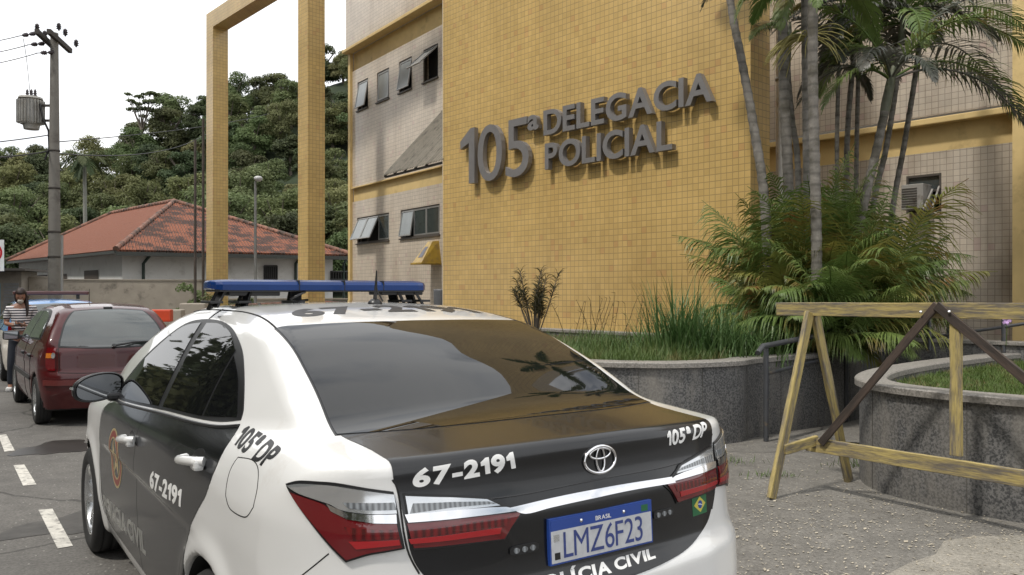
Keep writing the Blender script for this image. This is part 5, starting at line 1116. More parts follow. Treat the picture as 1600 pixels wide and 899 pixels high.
    # lens modules, flag sticker, emblem
    for y, z in ((.255, .828), (-.285, .843)):
        ld = thing_child('warning_light', lo)
        U = [(rear.to2((.065, y + .048*math.copysign(abs(math.cos(t))**.5, math.cos(t)), z + .013*math.copysign(abs(math.sin(t))**.5, math.sin(t)) + .0*y))[0]) for t in np.linspace(0, 2*PI, 24, endpoint=False)]
        patch('lamp_body', rear, fill2([U], .03), .008, M_trim, ld, rim=.007)
        for k in range(3):
            U = [(rear.to2((.065, y + (k - 1)*.027 + .010*math.cos(t), z + .008*math.sin(t)))[0]) for t in np.linspace(0, 2*PI, 12, endpoint=False)]
            patch('lamp_lens', rear, fill2([U], .03), .010, M_cleard, ld, rim=.002)
    fl = thing_child('flag_sticker', lo); fy, fz, fw_, fh = -.478, .838, .046, .034
    R2 = lambda pts: [rear.to2((.09, fy - u, fz + v))[0] for u, v in pts]
    patch('green_field', rear, fill2([R2([(-fw_, -fh), (fw_, -fh), (fw_, fh), (-fw_, fh)])], .03), .0026, M_flaggreen, fl, rim=.0005)
    patch('yellow_rhombus', rear, fill2([R2([(-fw_*.8, 0), (0, -fh*.78), (fw_*.8, 0), (0, fh*.78)])], .03), .0031, M_flagyellow, fl, rim=.0005)
    patch('blue_disc', rear, fill2([R2([(.0135*math.cos(t), .0135*math.sin(t)) for t in np.linspace(0, 2*PI, 20, endpoint=False)])], .03), .0036, M_blueplate, fl, rim=.0005)
    patch('white_band', rear, fill2([R2([(-.0125, .004), (.0, .0025), (.0125, -.003), (.0125, -.0055), (0, -.0005), (-.0125, .001)])], .03), .0040, M_wtxt, fl, rim=.0003)
    em = thing_child('maker_emblem', lo); E0 = np.array([.082, -.037, 1.045])
    def ering(a, b, cu, cv, r, nm='ring'):
        P_, _ = rear.up(np.array([rear.to2((E0[0], E0[1] - (cu + a*math.cos(t)), E0[2] + cv + b*math.sin(t)))[0] for t in np.linspace(0, 2*PI, 33)]))
        P_ = P_ + normals_of(carF, P_)*.006; mb = MB(); mb.tube([tuple(p*CSC) for p in P_], r, 8, cap=False); return mb.build(nm, M_chrome, em)
    ering(.062, .041, 0, 0, .0052); ering(.041, .0165, 0, .019, .0036); ering(.0165, .037, 0, .001, .0036)
    # --- light bar
    lb = thing_child('roof_light_bar', car)
    bx, yc, hl = 2.08, .075, .548
    b = MB(); secs = []
    for yy, k in ((-hl - .004, .15), (-hl, .45), (-hl + .012, .74), (-hl + .035, .92), (-hl + .07, 1.0), (hl - .07, 1.0), (hl - .035, .92), (hl - .012, .74), (hl, .45), (hl + .004, .15)):
        secs.append([(bx + .145*k*cx, yc + yy, 1.590 + .026*(.45 + .55*k)*cz) for cx, cz in ((-1, -.9), (-1, .1), (-.9, .65), (-.6, 1), (.6, 1), (.9, .65), (1, .1), (1, -.9))])
    for i in range(len(secs) - 1):
        b.add(secs[i] + secs[i + 1], [(k, 8 + k, 8 + (k + 1) % 8, (k + 1) % 8) for k in range(8)], 0, False)
    b.add(secs[0], [list(range(8))]); b.add(secs[-1], [list(range(8))[::-1]])
    b.build('blue_cover', M_blue, lb)
    d = MB()
    for yy in (-.28, -.07, .16): d.box((bx, yc + yy, 1.5905), (.291, .004, .048))
    d.build('cover_joint', M_seam, lb)
    d = MB(); d.box((bx, yc, 1.566), (.24, 1.05, .014), None, 0, .004); d.box((bx, yc + .35, 1.555), (.16, .24, .03), None, 0, .006); d.box((bx, yc - .42, 1.555), (.16, .24, .025), None, 0, .006); d.build('base_tray', M_trim, lb)
    for yy in (-.50, -.40, .14, .38, .50):
        d = MB(); beam(d, (bx, yc + yy*.99, 1.565), (bx + .02, yc + yy*1.07, 1.475), .05, .018, bev=.004); beam(d, (bx - .07, yc + yy*.99, 1.565), (bx - .09, yc + yy*1.07, 1.49), .035, .014, bev=.003)
        d.box((bx - .03, yc + yy*1.07, 1.512), (.17, .06, .012), None, 0, .003); d.build('bar_mount', M_trim, lb)
    d = MB(); d.tube([(bx - .13, .20, 1.56), (bx - .15, .24, 1.545), (bx - .15, .28, 1.525), (bx - .12, .24, 1.515), (bx - .08, .17, 1.52)], .006, 6); d.build('cable', M_trim, lb)
    an = thing_child('antenna', car)
    az = 1.500
    d = MB(); d.lathe([(.0, az + .030), (.016, az + .026), (.030, az + .014), (.036, az), (.036, az - .012)], 16, Matrix.Translation((1.72, -.055, 0))); d.build('antenna_base', M_trim, an)
    d = MB(); d.tube([(1.72, -.055, az + .02), (1.70, -.050, az + .07), (1.69, -.050, az + .16)], [.010, .008, .003], 8); d.tube([(1.73, -.10, az + .015), (1.70, -.055, az + .07)], .004, 6); d.build('antenna_rod', M_trim, an)
    # --- wheels
    for wx in WHX:
        for s in (1, -1):
            make_wheel(car, (wx*CSC[0], s*.815, .3145), s, .3145, .105, 5)
    P, Q = nets(carF, (-.06, -.96, .12), (4.70, .96, 1.58), .0155)
    Nn = normals_of(carF, P, .004); cen = P[Q].mean(1)
    mi = np.zeros(len(Q), int)
    for wx in WHX:
        r = np.hypot(cen[:, 0] - wx, cen[:, 2] - WHZ); mi[(r < .3665) & (np.abs(cen[:, 1]) < .872)] = 1
    mi[cen[:, 2] < .205] = 1
    for pj_, poly_, ax_ in sunk:
        U_ = pj_.to2(P); m_ = in_poly(U_, poly_); ext = {'side': P[:, 1]*pj_.g > .5, 'lid': (P[:, 0] < .6) & (P[:, 2] > .6), 'top': P[:, 2] > 1.0}[ax_]
        m_ &= ext; dd = np.zeros(len(P)); dd[m_] = dist_poly(U_[m_], poly_); P[m_] -= Nn[m_]*(np.clip((dd[m_] - .006)/.012, 0, 1)*.005)[:, None]
    mesh_np('body', P*CSC, Q, [M_white, M_well], car, Nn, mi)
    # lower bumper dark insert
    bi = [(.10, .50, .33), (.05, .2, .33), (.045, 0, .33), (.05, -.2, .33), (.10, -.50, .33), (.10, -.46, .24), (.07, 0, .24), (.10, .46, .24)]
    patch('bumper_insert', rear, fill2([[tuple(u) for u in rear.to2(bi)]], .05), .003, M_trim, car)
    return car

build_police()

# ---------------------------------------------------------------- foliage
def leaf_mat(name, c1, c2, scale=.5, rough=.55, trans=.25, dead=None, rnd=.0):
    m, nt, p = newmat(name); L = nt.links.new; tc = N(nt, 'ShaderNodeTexCoord'); n = N(nt, 'ShaderNodeTexNoise', Scale=scale, Detail=4, Roughness=.6); L(tc.outputs['Object'], n.inputs['Vector'])
    r = N(nt, 'ShaderNodeMapRange'); r.inputs['From Min'].default_value = .35; r.inputs['From Max'].default_value = .65; L(n.outputs['Fac'], r.inputs['Value'])
    a = N(nt, 'ShaderNodeMix', data_type='RGBA'); a.inputs['A'].default_value = c4(c1); a.inputs['B'].default_value = c4(c2); L(r.outputs[0], a.inputs['Factor']); out = a.outputs['Result']
    if dead:
        n2 = N(nt, 'ShaderNodeTexNoise', Scale=scale*2.3, Detail=3); L(tc.outputs['Object'], n2.inputs['Vector']); r2 = N(nt, 'ShaderNodeMapRange'); r2.inputs['From Min'].default_value = .58; r2.inputs['From Max'].default_value = .68; L(n2.outputs['Fac'], r2.inputs['Value'])
        b = N(nt, 'ShaderNodeMix', data_type='RGBA'); L(r2.outputs[0], b.inputs['Factor']); L(out, b.inputs['A']); b.inputs['B'].default_value = c4(dead); out = b.outputs['Result']
    if rnd:
        oi = N(nt, 'ShaderNodeObjectInfo'); mr = N(nt, 'ShaderNodeMapRange'); mr.inputs['To Min'].default_value = 1 - rnd; mr.inputs['To Max'].default_value = 1 + rnd; L(oi.outputs['Random'], mr.inputs['Value'])
        v = N(nt, 'ShaderNodeVectorMath', operation='SCALE'); L(out, v.inputs[0]); L(mr.outputs[0], v.inputs['Scale'])
        hs = N(nt, 'ShaderNodeHueSaturation'); m2 = N(nt, 'ShaderNodeMath', operation='MULTIPLY'); L(oi.outputs['Random'], m2.inputs[0]); m2.inputs[1].default_value = 7.3; fr = N(nt, 'ShaderNodeMath', operation='FRACT'); L(m2.outputs[0], fr.inputs[0])
        mh = N(nt, 'ShaderNodeMapRange'); mh.inputs['To Min'].default_value = .45; mh.inputs['To Max'].default_value = .525; L(fr.outputs[0], mh.inputs['Value']); L(mh.outputs[0], hs.inputs['Hue']); L(v.outputs[0], hs.inputs['Color']); out = hs.outputs[0]
    L(out, p.inputs['Base Color']); p.inputs['Roughness'].default_value = rough; p.inputs['Specular IOR Level'].default_value = .35
    t = N(nt, 'ShaderNodeBsdfTranslucent'); L(out, t.inputs['Color']); mx = N(nt, 'ShaderNodeMixShader'); mx.inputs[0].default_value = trans
    L(p.outputs[0], mx.inputs[1]); L(t.outputs[0], mx.inputs[2]); L(mx.outputs[0], nt.nodes['Material Output'].inputs['Surface'])
    return m
M_palm = leaf_mat('palm_leaf', (.090, .150, .036), (.155, .205, .058), 1.5, .38, .25, dead=(.17, .13, .035))
M_palm_y = leaf_mat('yellowing_palm_leaf', (.24, .21, .05), (.14, .18, .045), 2, .45, .3, dead=(.22, .12, .04))
M_palm_sheen = leaf_mat('sun_sheen_palm_leaf', (.15, .145, .13), (.07, .085, .055), 2.5, .35, .2, dead=(.20, .17, .15))  # grey tone paints sun sheen onto glossy fronds; dead parts keep their own colour
M_grass = leaf_mat('grass_blades', (.08, .135, .035), (.13, .185, .055), 1.2, .5, .3, dead=(.20, .17, .07))
M_lawn = leaf_mat('lawn_blades', (.075, .13, .025), (.12, .17, .04), 2.2, .55, .3, dead=(.24, .20, .09))
M_reed = leaf_mat('tall_grass_blades', (.065, .135, .04), (.12, .19, .065), 2, .42, .3)
M_dry = leaf_mat('dry_leaf', (.085, .065, .03), (.05, .055, .022), 4, .6, .2)
M_trunk = plain('palm_trunk', (.18, .165, .145), .8, var=.3, scale=9, dirt=(.10, .09, .07), dscale=5, dlo=.48, dhi=.62, bump=.4)
def ring_scars(m):
    nt = m.node_tree; p = nt.nodes['Principled BSDF']; src = p.inputs['Base Color'].links[0].from_socket; tc = N(nt, 'ShaderNodeTexCoord'); w = N(nt, 'ShaderNodeTexWave', Scale=2.6, Distortion=1.2); w.bands_direction = 'Z'; w.inputs['Detail'].default_value = 3
    nt.links.new(tc.outputs['Object'], w.inputs['Vector']); r = N(nt, 'ShaderNodeMapRange'); r.inputs['From Min'].default_value = .0; r.inputs['From Max'].default_value = .25; r.inputs['To Min'].default_value = .70; nt.links.new(w.outputs['Fac'], r.inputs['Value'])
    v = N(nt, 'ShaderNodeVectorMath', operation='SCALE'); nt.links.new(src, v.inputs[0]); nt.links.new(r.outputs[0], v.inputs['Scale']); nt.links.new(v.outputs[0], p.inputs['Base Color'])
ring_scars(M_trunk)
M_trunkg = plain('green_palm_stem', (.11, .12, .075), .6, var=.25, scale=6, dirt=(.16, .15, .12), dscale=4)
M_bark = plain('bark', (.12, .10, .08), .9, var=.3, bump=.4)
def ribbon(mb, pts, w, nrm_hint=Vector((0, 0, 1)), mi=0, taper=True):
    pts = [Vector(p) for p in pts]; n = len(pts); V = []
    for i, p in enumerate(pts):
        d = (pts[min(i + 1, n - 1)] - pts[max(i - 1, 0)]).normalized(); s = d.cross(nrm_hint)
        if s.length < 1e-3: s = Vector((1, 0, 0))
        s.normalize(); t = i/(n - 1); ww = w*(1 - t**1.6)*(.55 + .45*min(1, t*4)) if taper else w
        V += [p - s*ww/2, p + s*ww/2]
    mb.add(V, [(2*i, 2*i + 1, 2*i + 3, 2*i + 2) for i in range(n - 1)], mi)
def frond(base, az, el, length, droop, rnd, nl=26, ll=.42, wl=.026, vee=.5, hang=.25, mat=None, name='frond', parent=None, stem=.014, curl=0):
    """pinnate palm leaf: arched rachis with two rows of leaflets"""
    mb = MB(); d = Vector((math.cos(az)*math.cos(el), math.sin(az)*math.cos(el), math.sin(el))); p = Vector(base); R = [p.copy()]; n = 16
    side0 = d.cross(Vector((0, 0, 1))).normalized()
    for i in range(n):
        d = (d + Vector((0, 0, -droop/n)) + side0*curl/n).normalized(); p = p + d*(length/n); R.append(p.copy())
    mb.tube(R, [stem*(1 - .85*i/n) + .002 for i in range(n + 1)], 5, cap=False)
    for k in range(nl):
        t = .16 + .84*(k + .5)/nl; f = t*n; i = min(int(f), n - 1); q = R[i].lerp(R[i + 1], f - i); dr = (R[i + 1] - R[i]).normalized()
        s = dr.cross(Vector((0, 0, 1))); s = s.normalized() if s.length > 1e-3 else side0; up = s.cross(dr).normalized()
        L_ = ll*(math.sin(PI*min(1, .18 + t*.86))**.7)*rnd.uniform(.85, 1.1)
        for sg_ in (1, -1):
            if rnd.random() < .05: continue
            v = (dr*(.55 + .5*t + rnd.uniform(-.12, .12)) + s*sg_ + up*vee*rnd.uniform(.6, 1.2)).normalized(); a = q.copy(); pts = [a.copy()]; h = hang*rnd.uniform(.7, 1.5)
            for j in range(3): v = (v + Vector((0, 0, -h*(j + 1)*.55))).normalized(); a = a + v*L_/3; pts.append(a.copy())
            ribbon(mb, pts, wl*rnd.uniform(.8, 1.15), up)
    return mb.build(name, mat or M_palm, parent)
def palm(label, path, r0, r1, fronds, group='slender palms growing out of the planter', mat=None, rings=True, shaft=True, seed=1, fmat=None, name='palm_tree'):
    """path: points (photo x, y, depth) from the foot up; fronds: list of (az, el, len, droop)"""
    rnd = random.Random(seed); P = [Vector(p) for p in path]; o = thing(name, label, 'palm', P[0], 0, group)
    sm = [Vector(q) for q in smooth_poly([np.array(p) for p in P], closed=False, k=8, corner=80)]; L_ = [0]
    for a, b in zip(sm, sm[1:]): L_.append(L_[-1] + (b - a).length)
    pts = []; rad = []; step = .05; T = L_[-1]; s = 0; i = 0; k = 0
    while s < T:
        while i < len(L_) - 2 and L_[i + 1] < s: i += 1
        q = sm[i].lerp(sm[i + 1], (s - L_[i])/max(L_[i + 1] - L_[i], 1e-6)); pts.append(q - P[0]); rr = r0 + (r1 - r0)*s/T; rad.append(rr*(1.10 if (rings and k % 3 == 0) else 1)*rnd.uniform(.98, 1.02)); s += step; k += 1
    mb = MB(); mb.tube(pts, rad, 10); mb.build('trunk', mat or M_trunk, o)
    tip = P[-1] - P[0]
    if shaft:
        d = (sm[-1] - sm[-4]).normalized(); mb = MB(); mb.tube([tip - d*.45, tip - d*.3, tip, tip + d*.18], [r1*1.02, r1*1.25, r1*1.05, r1*.5], 10); mb.build('crownshaft', M_trunkg, o)
    for (az, el, ln, dr) in fronds: frond(tip, az, el, ln, dr, rnd, nl=44, ll=ln*.25, wl=.034, hang=.34, mat=rnd.choice(fmat) if fmat else M_palm, parent=o, stem=.016)
    return o
def crown(n, seed, lmin=1.3, lmax=2.0, el0=-.1, el1=1.2):
    r = random.Random(seed); return [(2*PI*k/n + r.uniform(-.35, .35), r.uniform(el0, el1), r.uniform(lmin, lmax), r.uniform(.9, 1.9)) for k in range(n)]
G = 'slender palms growing out of the planter'
SHEEN = [M_palm_sheen, M_palm_sheen, M_palm]
def soil(px, D): return Vector(((px - 800)/FPX*D, D, TOP1 - .12))
palm('slender leaning palm whose thin stem crosses the yellow wall beside the last letter', [soil(1203, 9.6), at(1196, 330, 9.6), at(1178, 200, 9.7), at(1158, 90, 9.8), at(1141, 0, 9.9), at(1118, -200, 10.1)], .062, .036, crown(6, 3, .9, 1.2, .2, 1.2), G, seed=3)
palm('grey ringed palm trunk just right of the edge of the yellow wall', [soil(1236, 10.6), at(1232, 300, 10.6), at(1226, 160, 10.6), at(1223, 60, 10.6), at(1222, -110, 10.6)], .070, .058, crown(7, 5, 1.2, 1.7, -.4, 1.0), G, seed=5, fmat=SHEEN)
palm('thin bent palm stem peeling away behind the grey trunk at the wall edge', [soil(1250, 11.2), at(1247, 270, 11.2), at(1238, 190, 11.2), at(1231, 110, 11.2), at(1233, 55, 11.2)], .045, .035, [(PI*.6, .9, 1.2, 1.6), (PI*1.2, .6, 1.0, 1.8), (-.2, .5, 1.2, 1.7)], G, seed=6, fmat=SHEEN)
palm('thickest straight palm trunk standing in front of the leafy clump', [soil(1275, 8.9), at(1276, 400, 8.9), at(1273, 250, 8.9), at(1270, 120, 8.9), at(1270, 0, 8.9), at(1271, -90, 8.9)], .056, .050, crown(7, 8, 1.2, 1.6, -.4, .9), G, seed=8)
palm('second straight trunk tucked against the left side of the thickest palm', [soil(1262, 9.6), at(1262, 330, 9.6), at(1260, 180, 9.6), at(1259, 100, 9.6), at(1257, -60, 9.6)], .050, .043, crown(6, 9, 1.1, 1.5, -.5, 1.0), G, seed=9)
palm('very thin palm stem with a small drooping crown tinted with pale sheen against the beige wing', [soil(1309, 11.0), at(1308, 300, 11.0), at(1308, 200, 11.0), at(1311, 104, 11.0)], .030, .026, [(2.6, .5, .8, 2.6), (.3, .4, .8, 2.6), (1.5, .9, 1.0, 2.0), (4.4, .8, .9, 2.2), (3.6, 1.1, 1.2, 1.6)], G, seed=11, fmat=[M_palm_sheen], shaft=False)
palm('thin dark palm stem left of the middle of the clump leaning slightly right', [soil(1320, 11.2), at(1322, 290, 11.2), at(1326, 180, 11.2), at(1337, 60, 11.2), at(1342, 0, 11.2)], .040, .032, crown(9, 12, 1.1, 1.6, -.6, 1.0), G, seed=12, fmat=SHEEN)
palm('thin upright palm stem in the middle of the clump before the beige wing', [soil(1337, 11.5), at(1338, 280, 11.5), at(1340, 160, 11.5), at(1343, 60, 11.5), at(1343, 20, 11.5)], .034, .028, crown(9, 14, 1.1, 1.5, -.7, .9), G, seed=14, fmat=SHEEN)
palm('leaning palm with a full crown of long arching green fronds tinted with grey sheen reaching the yellow pillar', [soil(1330, 10.0), at(1336, 400, 10.0), at(1352, 310, 10.0), at(1373, 220, 10.0), at(1392, 126, 10.0)], .055, .048,
     [(.10, .75, 2.3, 2.3), (-.25, .55, 2.0, 2.2), (.45, 1.0, 2.4, 2.2), (2.6, .9, 1.4, 2.4), (3.4, .75, 1.3, 2.6), (-1.4, 1.0, 1.1, 3.0), (1.9, 1.15, 1.6, 2.0), (-.7, 1.15, 1.8, 2.4), (3.0, 1.3, 1.5, 1.9), (-2.3, 1.05, 1.3, 2.7), (.0, 1.2, 2.2, 1.9)], G, seed=15, fmat=[M_palm_sheen, M_palm, M_palm_sheen])
palm('slim palm stem directly behind the leaning palm with the full crown', [soil(1350, 10.7), at(1362, 340, 10.7), at(1385, 230, 10.7), at(1402, 120, 10.7), at(1412, 20, 10.7)], .038, .032, crown(8, 16, 1.2, 1.7, -.4, 1.1), G, seed=16, fmat=SHEEN)
palm('slim ringed palm stem farthest right in the clump near the air conditioner', [soil(1378, 10.9), at(1392, 350, 10.9), at(1414, 220, 10.9), at(1430, 120, 10.9), at(1440, 40, 10.9)], .038, .032, [(.2, .7, 2.0, 1.5), (-.5, .9, 2.1, 1.7), (.8, 1.0, 2.0, 1.3), (2.5, 1.0, 1.6, 1.8), (3.6, .9, 1.4, 1.8), (-1.6, 1.0, 1.4, 2.2), (0, .3, 1.9, 1.2), (3.1, .3, 1.5, 1.5)], G, seed=17)
# pale seed stalks hanging from the palms at the wall edge
fs = thing('palm_flower_stalk', 'hanging cluster of pale yellow green palm seed stalks beside the wall edge', 'flower stalk', at(1262, 60, 9.3)); rnd = random.Random(4); mb = MB()
for k in range(46):
    a = rnd.uniform(0, 2*PI); v = Vector((math.cos(a)*.9 - .45, math.sin(a)*.5, rnd.uniform(-.1, .5))).normalized(); q = Vector((0, 0, 0)) + v*.05; pts = [q.copy()]
    for j in range(6): v = (v + Vector((rnd.uniform(-.12, .12), rnd.uniform(-.1, .1), -.26))).normalized(); q = q + v*rnd.uniform(.06, .10); pts.append(q.copy())
    mb.tube(pts, [.006]*6 + [.003], 4, cap=False)
mb.build('stalks', plain('seed_stalk', (.26, .23, .07), .6, var=.3, scale=8), fs)
# leafy clumps at the palms' feet
def bush(label, px, py, D, n, lmin, lmax, seed, spread=.25, mats=(M_palm,), el=(.35, 1.35), azr=(0, 2*PI), ll=.40, nl=46, droop=(.9, 2.1), grp='leafy palm suckers at the foot of the clump'):
    rnd = random.Random(seed); b = at(px, py, D); b.z = TOP1 - .12; o = thing('palm_shrub', label, 'palm shrub', b, 0, grp)
    for k in range(n):
        az = azr[0] + (azr[1] - azr[0])*(k + rnd.random())/n; e = rnd.uniform(*el); ln = rnd.uniform(lmin, lmax)
        base = Vector((rnd.uniform(-spread, spread), rnd.uniform(-spread, spread), rnd.uniform(0, .5)))
        frond(base, az, e, ln, rnd.uniform(*droop), rnd, nl=nl, ll=ln*ll, wl=.024, vee=.30, hang=.46, mat=rnd.choice(mats), parent=o, stem=.009, curl=rnd.uniform(-.3, .3))
    return o
bush('broad dark green palm shrub spilling towards the yellow wall', 1212, 530, 9.4, 44, .8, 1.3, 21, .28, (M_palm, M_palm, M_palm, M_palm_y), el=(.8, 1.45), droop=(1.4, 2.6))
bush('tall green palm shrub behind the thickest trunk', 1262, 530, 9.9, 46, 1.4, 2.35, 22, .22, (M_palm, M_palm, M_palm_y), el=(1.15, 1.5), droop=(.8, 1.7))
bush('palm shrub with yellowing fronds in the middle of the clump', 1318, 535, 9.5, 40, 1.1, 2.0, 23, .35, (M_palm, M_palm, M_palm_y, M_palm_y), el=(.8, 1.5))
bush('low green palm shrub with bright feathery fronds at the front of the clump', 1290, 545, 8.9, 36, .8, 1.4, 24, .3, (M_palm,), el=(.7, 1.4), droop=(1.2, 2.4))
bush('palm shrub on the right of the clump arching towards the wing window', 1375, 530, 10.1, 30, .8, 1.35, 25, .3, (M_palm, M_palm, M_palm_y), el=(.6, 1.4), droop=(1.0, 2.0))
bush('dense palm shrub at the rear of the clump against the beige wing', 1345, 520, 10.8, 36, 1.3, 2.1, 26, .4, (M_palm,), el=(.9, 1.5))
# dracaena-like shrub with narrow tufts
def tufty(label, px, D, h, seed):
    rnd = random.Random(seed); b = at(px, 500, D); b.z = TOP1 - .1; o = thing('tufted_shrub', label, 'shrub', b); st = MB(); lf = MB()
    for k in range(24):
        a = rnd.uniform(0, 2*PI); sp = rnd.uniform(.05, .36); tp = Vector((math.cos(a)*sp, math.sin(a)*sp*.6, h*rnd.uniform(.45, 1)))
        md = tp*.5 + Vector((rnd.uniform(-.04, .04), 0, .04)); st.tube([(0, 0, 0), md, tp], [.010, .007, .005], 5)
        for j in range(42):
            f = rnd.uniform(.62, 1); q = Vector((0, 0, 0)).lerp(tp, f) if f < .5 else md.lerp(tp, (f - .5)*2); a2 = rnd.uniform(0, 2*PI); v = Vector((math.cos(a2), math.sin(a2), rnd.uniform(.3, 1.6))).normalized(); l = rnd.uniform(.09, .17); pts = [q, q + v*l*.55, q + (v + Vector((0, 0, -.35))).normalized()*l]; ribbon(lf, pts, .013, Vector((rnd.uniform(-1, 1), rnd.uniform(-1, 1), .3)))
    st.build('stems', M_bark, o); lf.build('leaves', M_dry, o)
tufty('small shrub with brownish narrow leaf tufts growing against the yellow wall', 836, 11.6, 1.10, 31)
# ---- grass
class InOut:
    def __init__(s, poly, x0, x1, y0, y1, h=.03):
        s.x0, s.y0, s.h = x0, y0, h; s.nx, s.ny = int((x1 - x0)/h) + 2, int((y1 - y0)/h) + 2
        X, Y = np.meshgrid(x0 + h*np.arange(s.nx), y0 + h*np.arange(s.ny), indexing='ij'); s.g = in_poly(np.stack([X.ravel(), Y.ravel()], 1), poly).reshape(s.nx, s.ny)
    def __call__(s, x, y): return s.g[int(round((x - s.x0)/s.h)), int(round((y - s.y0)/s.h))]
def blades(mb, x, y, z, h, rnd, w=.008, lean=.5, seg=3):
    a = rnd.uniform(0, 2*PI); v = Vector((math.cos(a)*lean*rnd.random(), math.sin(a)*lean*rnd.random(), 1)).normalized(); q = Vector((x, y, z)); pts = [q.copy()]
    for j in range(seg): v = (v + Vector((math.cos(a), math.sin(a), -.25))*(.16 + .22*j/seg)*rnd.random()).normalized(); q = q + v*h/seg; pts.append(q.copy())
    ribbon(mb, pts, w, Vector((math.cos(a), math.sin(a), .2)))
rnd = random.Random(11); mb = MB(); n = 0
pin1 = offs(pl1s[::-1] if sum(pl1s[i][0]*pl1s[(i + 1) % len(pl1s)][1] - pl1s[(i + 1) % len(pl1s)][0]*pl1s[i][1] for i in range(len(pl1s))) < 0 else pl1s, -.2)
io1 = InOut(pin1, -1.6, 4.3, 7.3, 11.9)
while n < 16000:
    x, y = rnd.uniform(-1.5, 4.2), rnd.uniform(7.4, 11.8)
    if rnd.random() > max(.12, 1 - (y - 7.6)/3.4) or not io1(x, y): continue
    h = rnd.uniform(.10, .30)*(1 + .5*math.sin(x*5)*math.sin(y*3 + 1)); blades(mb, x, y, TOP1 - .11, h, rnd, .009, .7); n += 1
tag(mb.build('grass', M_grass), 'unkempt green grass filling the long planter', 'grass', kind='stuff')
def tallgrass(label, px, D, n, h, sp, seed, w=.016, lean=.35, mat=None, name='tall_grass_clump', grp='tall grass clumps in the planter'):
    rnd = random.Random(seed); b = at(px, 500, D); b.z = TOP1 - .11; o = thing(name, label, 'tall grass', b, 0, grp); mb = MB()
    for k in range(n): blades(mb, rnd.gauss(0, sp), rnd.gauss(0, sp*.7), 0, h*rnd.uniform(.5, 1), rnd, w, lean, 5)
    mb.build('blades', mat or M_reed, o)
tallgrass('tall upright clump of broad green grass blades beside the leafy palms', 1058, 8.6, 150, 1.15, .13, 41, .020, .22)
tallgrass('dense arching green grass clump just right of the tall upright one', 1098, 8.5, 260, .85, .20, 42, .016, .5)
tallgrass('grass clump hanging over the planter edge at the handrail end', 1160, 8.5, 300, .66, .22, 43, .014, .6)
tallgrass('wispy grass clump in front of the yellow wall left of the tall grass', 985, 9.0, 70, .50, .30, 44, .010, .6)
tallgrass('grass clump trailing over the side of the planter beside the ramp', 1385, 10.2, 220, .75, .25, 45, .014, .8)
tallgrass('ragged knee high grass at the foot of the yellow wall behind the weeds', 930, 10.4, 150, .42, .35, 46, .010, .7)
tallgrass('uneven arching grass between the tall clump and the palm shrub', 1130, 8.9, 200, .95, .22, 47, .015, .5)
tallgrass('loose tall grass left of the tall upright clump', 1025, 8.9, 110, .72, .20, 48, .012, .55)
rnd = random.Random(5)
for i, (px, D, lab) in enumerate(((912, 10.2, 'leftmost dry brown weed stalks'), (945, 10.0, 'dry weed stalks with a forked top'), (1010, 9.6, 'thin dry weed stalks left of the tall grass'))):
    b = at(px, 500, D); b.z = TOP1 - .1; o = thing('weed', lab + ' against the yellow wall', 'weed', b, 0, 'dry weeds along the yellow wall'); mb = MB()
    for k in range(7):
        q = Vector((rnd.uniform(-.22, .22), rnd.uniform(-.1, .1), 0)); v = Vector((rnd.uniform(-.25, .25), 0, 1)).normalized(); pts = [q.copy()]
        for j in range(5): v = (v + Vector((rnd.uniform(-.14, .14), 0, 0))).normalized(); q = q + v*rnd.uniform(.10, .17); pts.append(q.copy())
        mb.tube(pts, [.005, .004, .0035, .003, .003, .002], 4, cap=False)
        for j in (3, 4, 5): ribbon(mb, [pts[j], pts[j] + Vector((rnd.uniform(-.06, .06), 0, rnd.uniform(0, .06)))], .014, Vector((0, 1, 0)))
    mb.build('stalks', M_dry, o)
# lawn of the round planter
mb = MB(); n = 0; pin2 = offs(pl2s[::-1] if sum(pl2s[i][0]*pl2s[(i + 1) % len(pl2s)][1] - pl2s[(i + 1) % len(pl2s)][0]*pl2s[i][1] for i in range(len(pl2s))) < 0 else pl2s, -.22); rnd = random.Random(17)
io2 = InOut(pin2, 2.5, 8.2, 4.2, 9.4)
while n < 36000:
    x, y = rnd.uniform(2.6, 8.0), rnd.uniform(4.4, 9.2)
    if (x/y > .66 and rnd.random() < .5) or not io2(x, y): continue
    blades(mb, x, y, .79, rnd.uniform(.025, .085), rnd, .006, 1.0, 2); n += 1
tag(mb.build('lawn', M_lawn), 'short mown grass inside the round planter', 'grass', kind='stuff')
flw = thing('flower', 'single small lilac flower above the ramp wall at the right edge', 'flower', at(1572, 540, 8.6)); mb = MB(); mb.tube([(0, 0, 0), (.01, 0, .18), (.0, 0, .26)], .004, 5); mb.build('stem', M_grass, flw); mb = MB()
for k in range(5): a = 2*PI*k/5; ribbon(mb, [(0, 0, .26), (.03*math.cos(a), -.015, .26 + .03*math.sin(a)), (.05*math.cos(a), -.01, .26 + .045*math.sin(a))], .03, Vector((0, 1, 0)), taper=False)
mb.build('petals', plain('lilac', (.55, .35, .65), .6), flw)
# small weeds in pavement cracks
for i, (px, py, lab) in enumerate(((1146, 724, 'low weeds in the pavement crack beside the police car'), (1218, 745, 'small tuft of weeds on the pavement left of the barricade foot'), (1338, 730, 'weeds at the foot of the round planter'))):
    b = gnd(px, py, ZP); o = thing('weed', lab, 'weed', b, 0); mb = MB(); rnd = random.Random(60 + i)
    for k in range(70): blades(mb, rnd.gauss(0, .13), rnd.gauss(0, .05), 0, rnd.uniform(.02, .07 if i < 2 else .2), rnd, .008, 1.0, 2)
    mb.build('blades', M_grass, o)

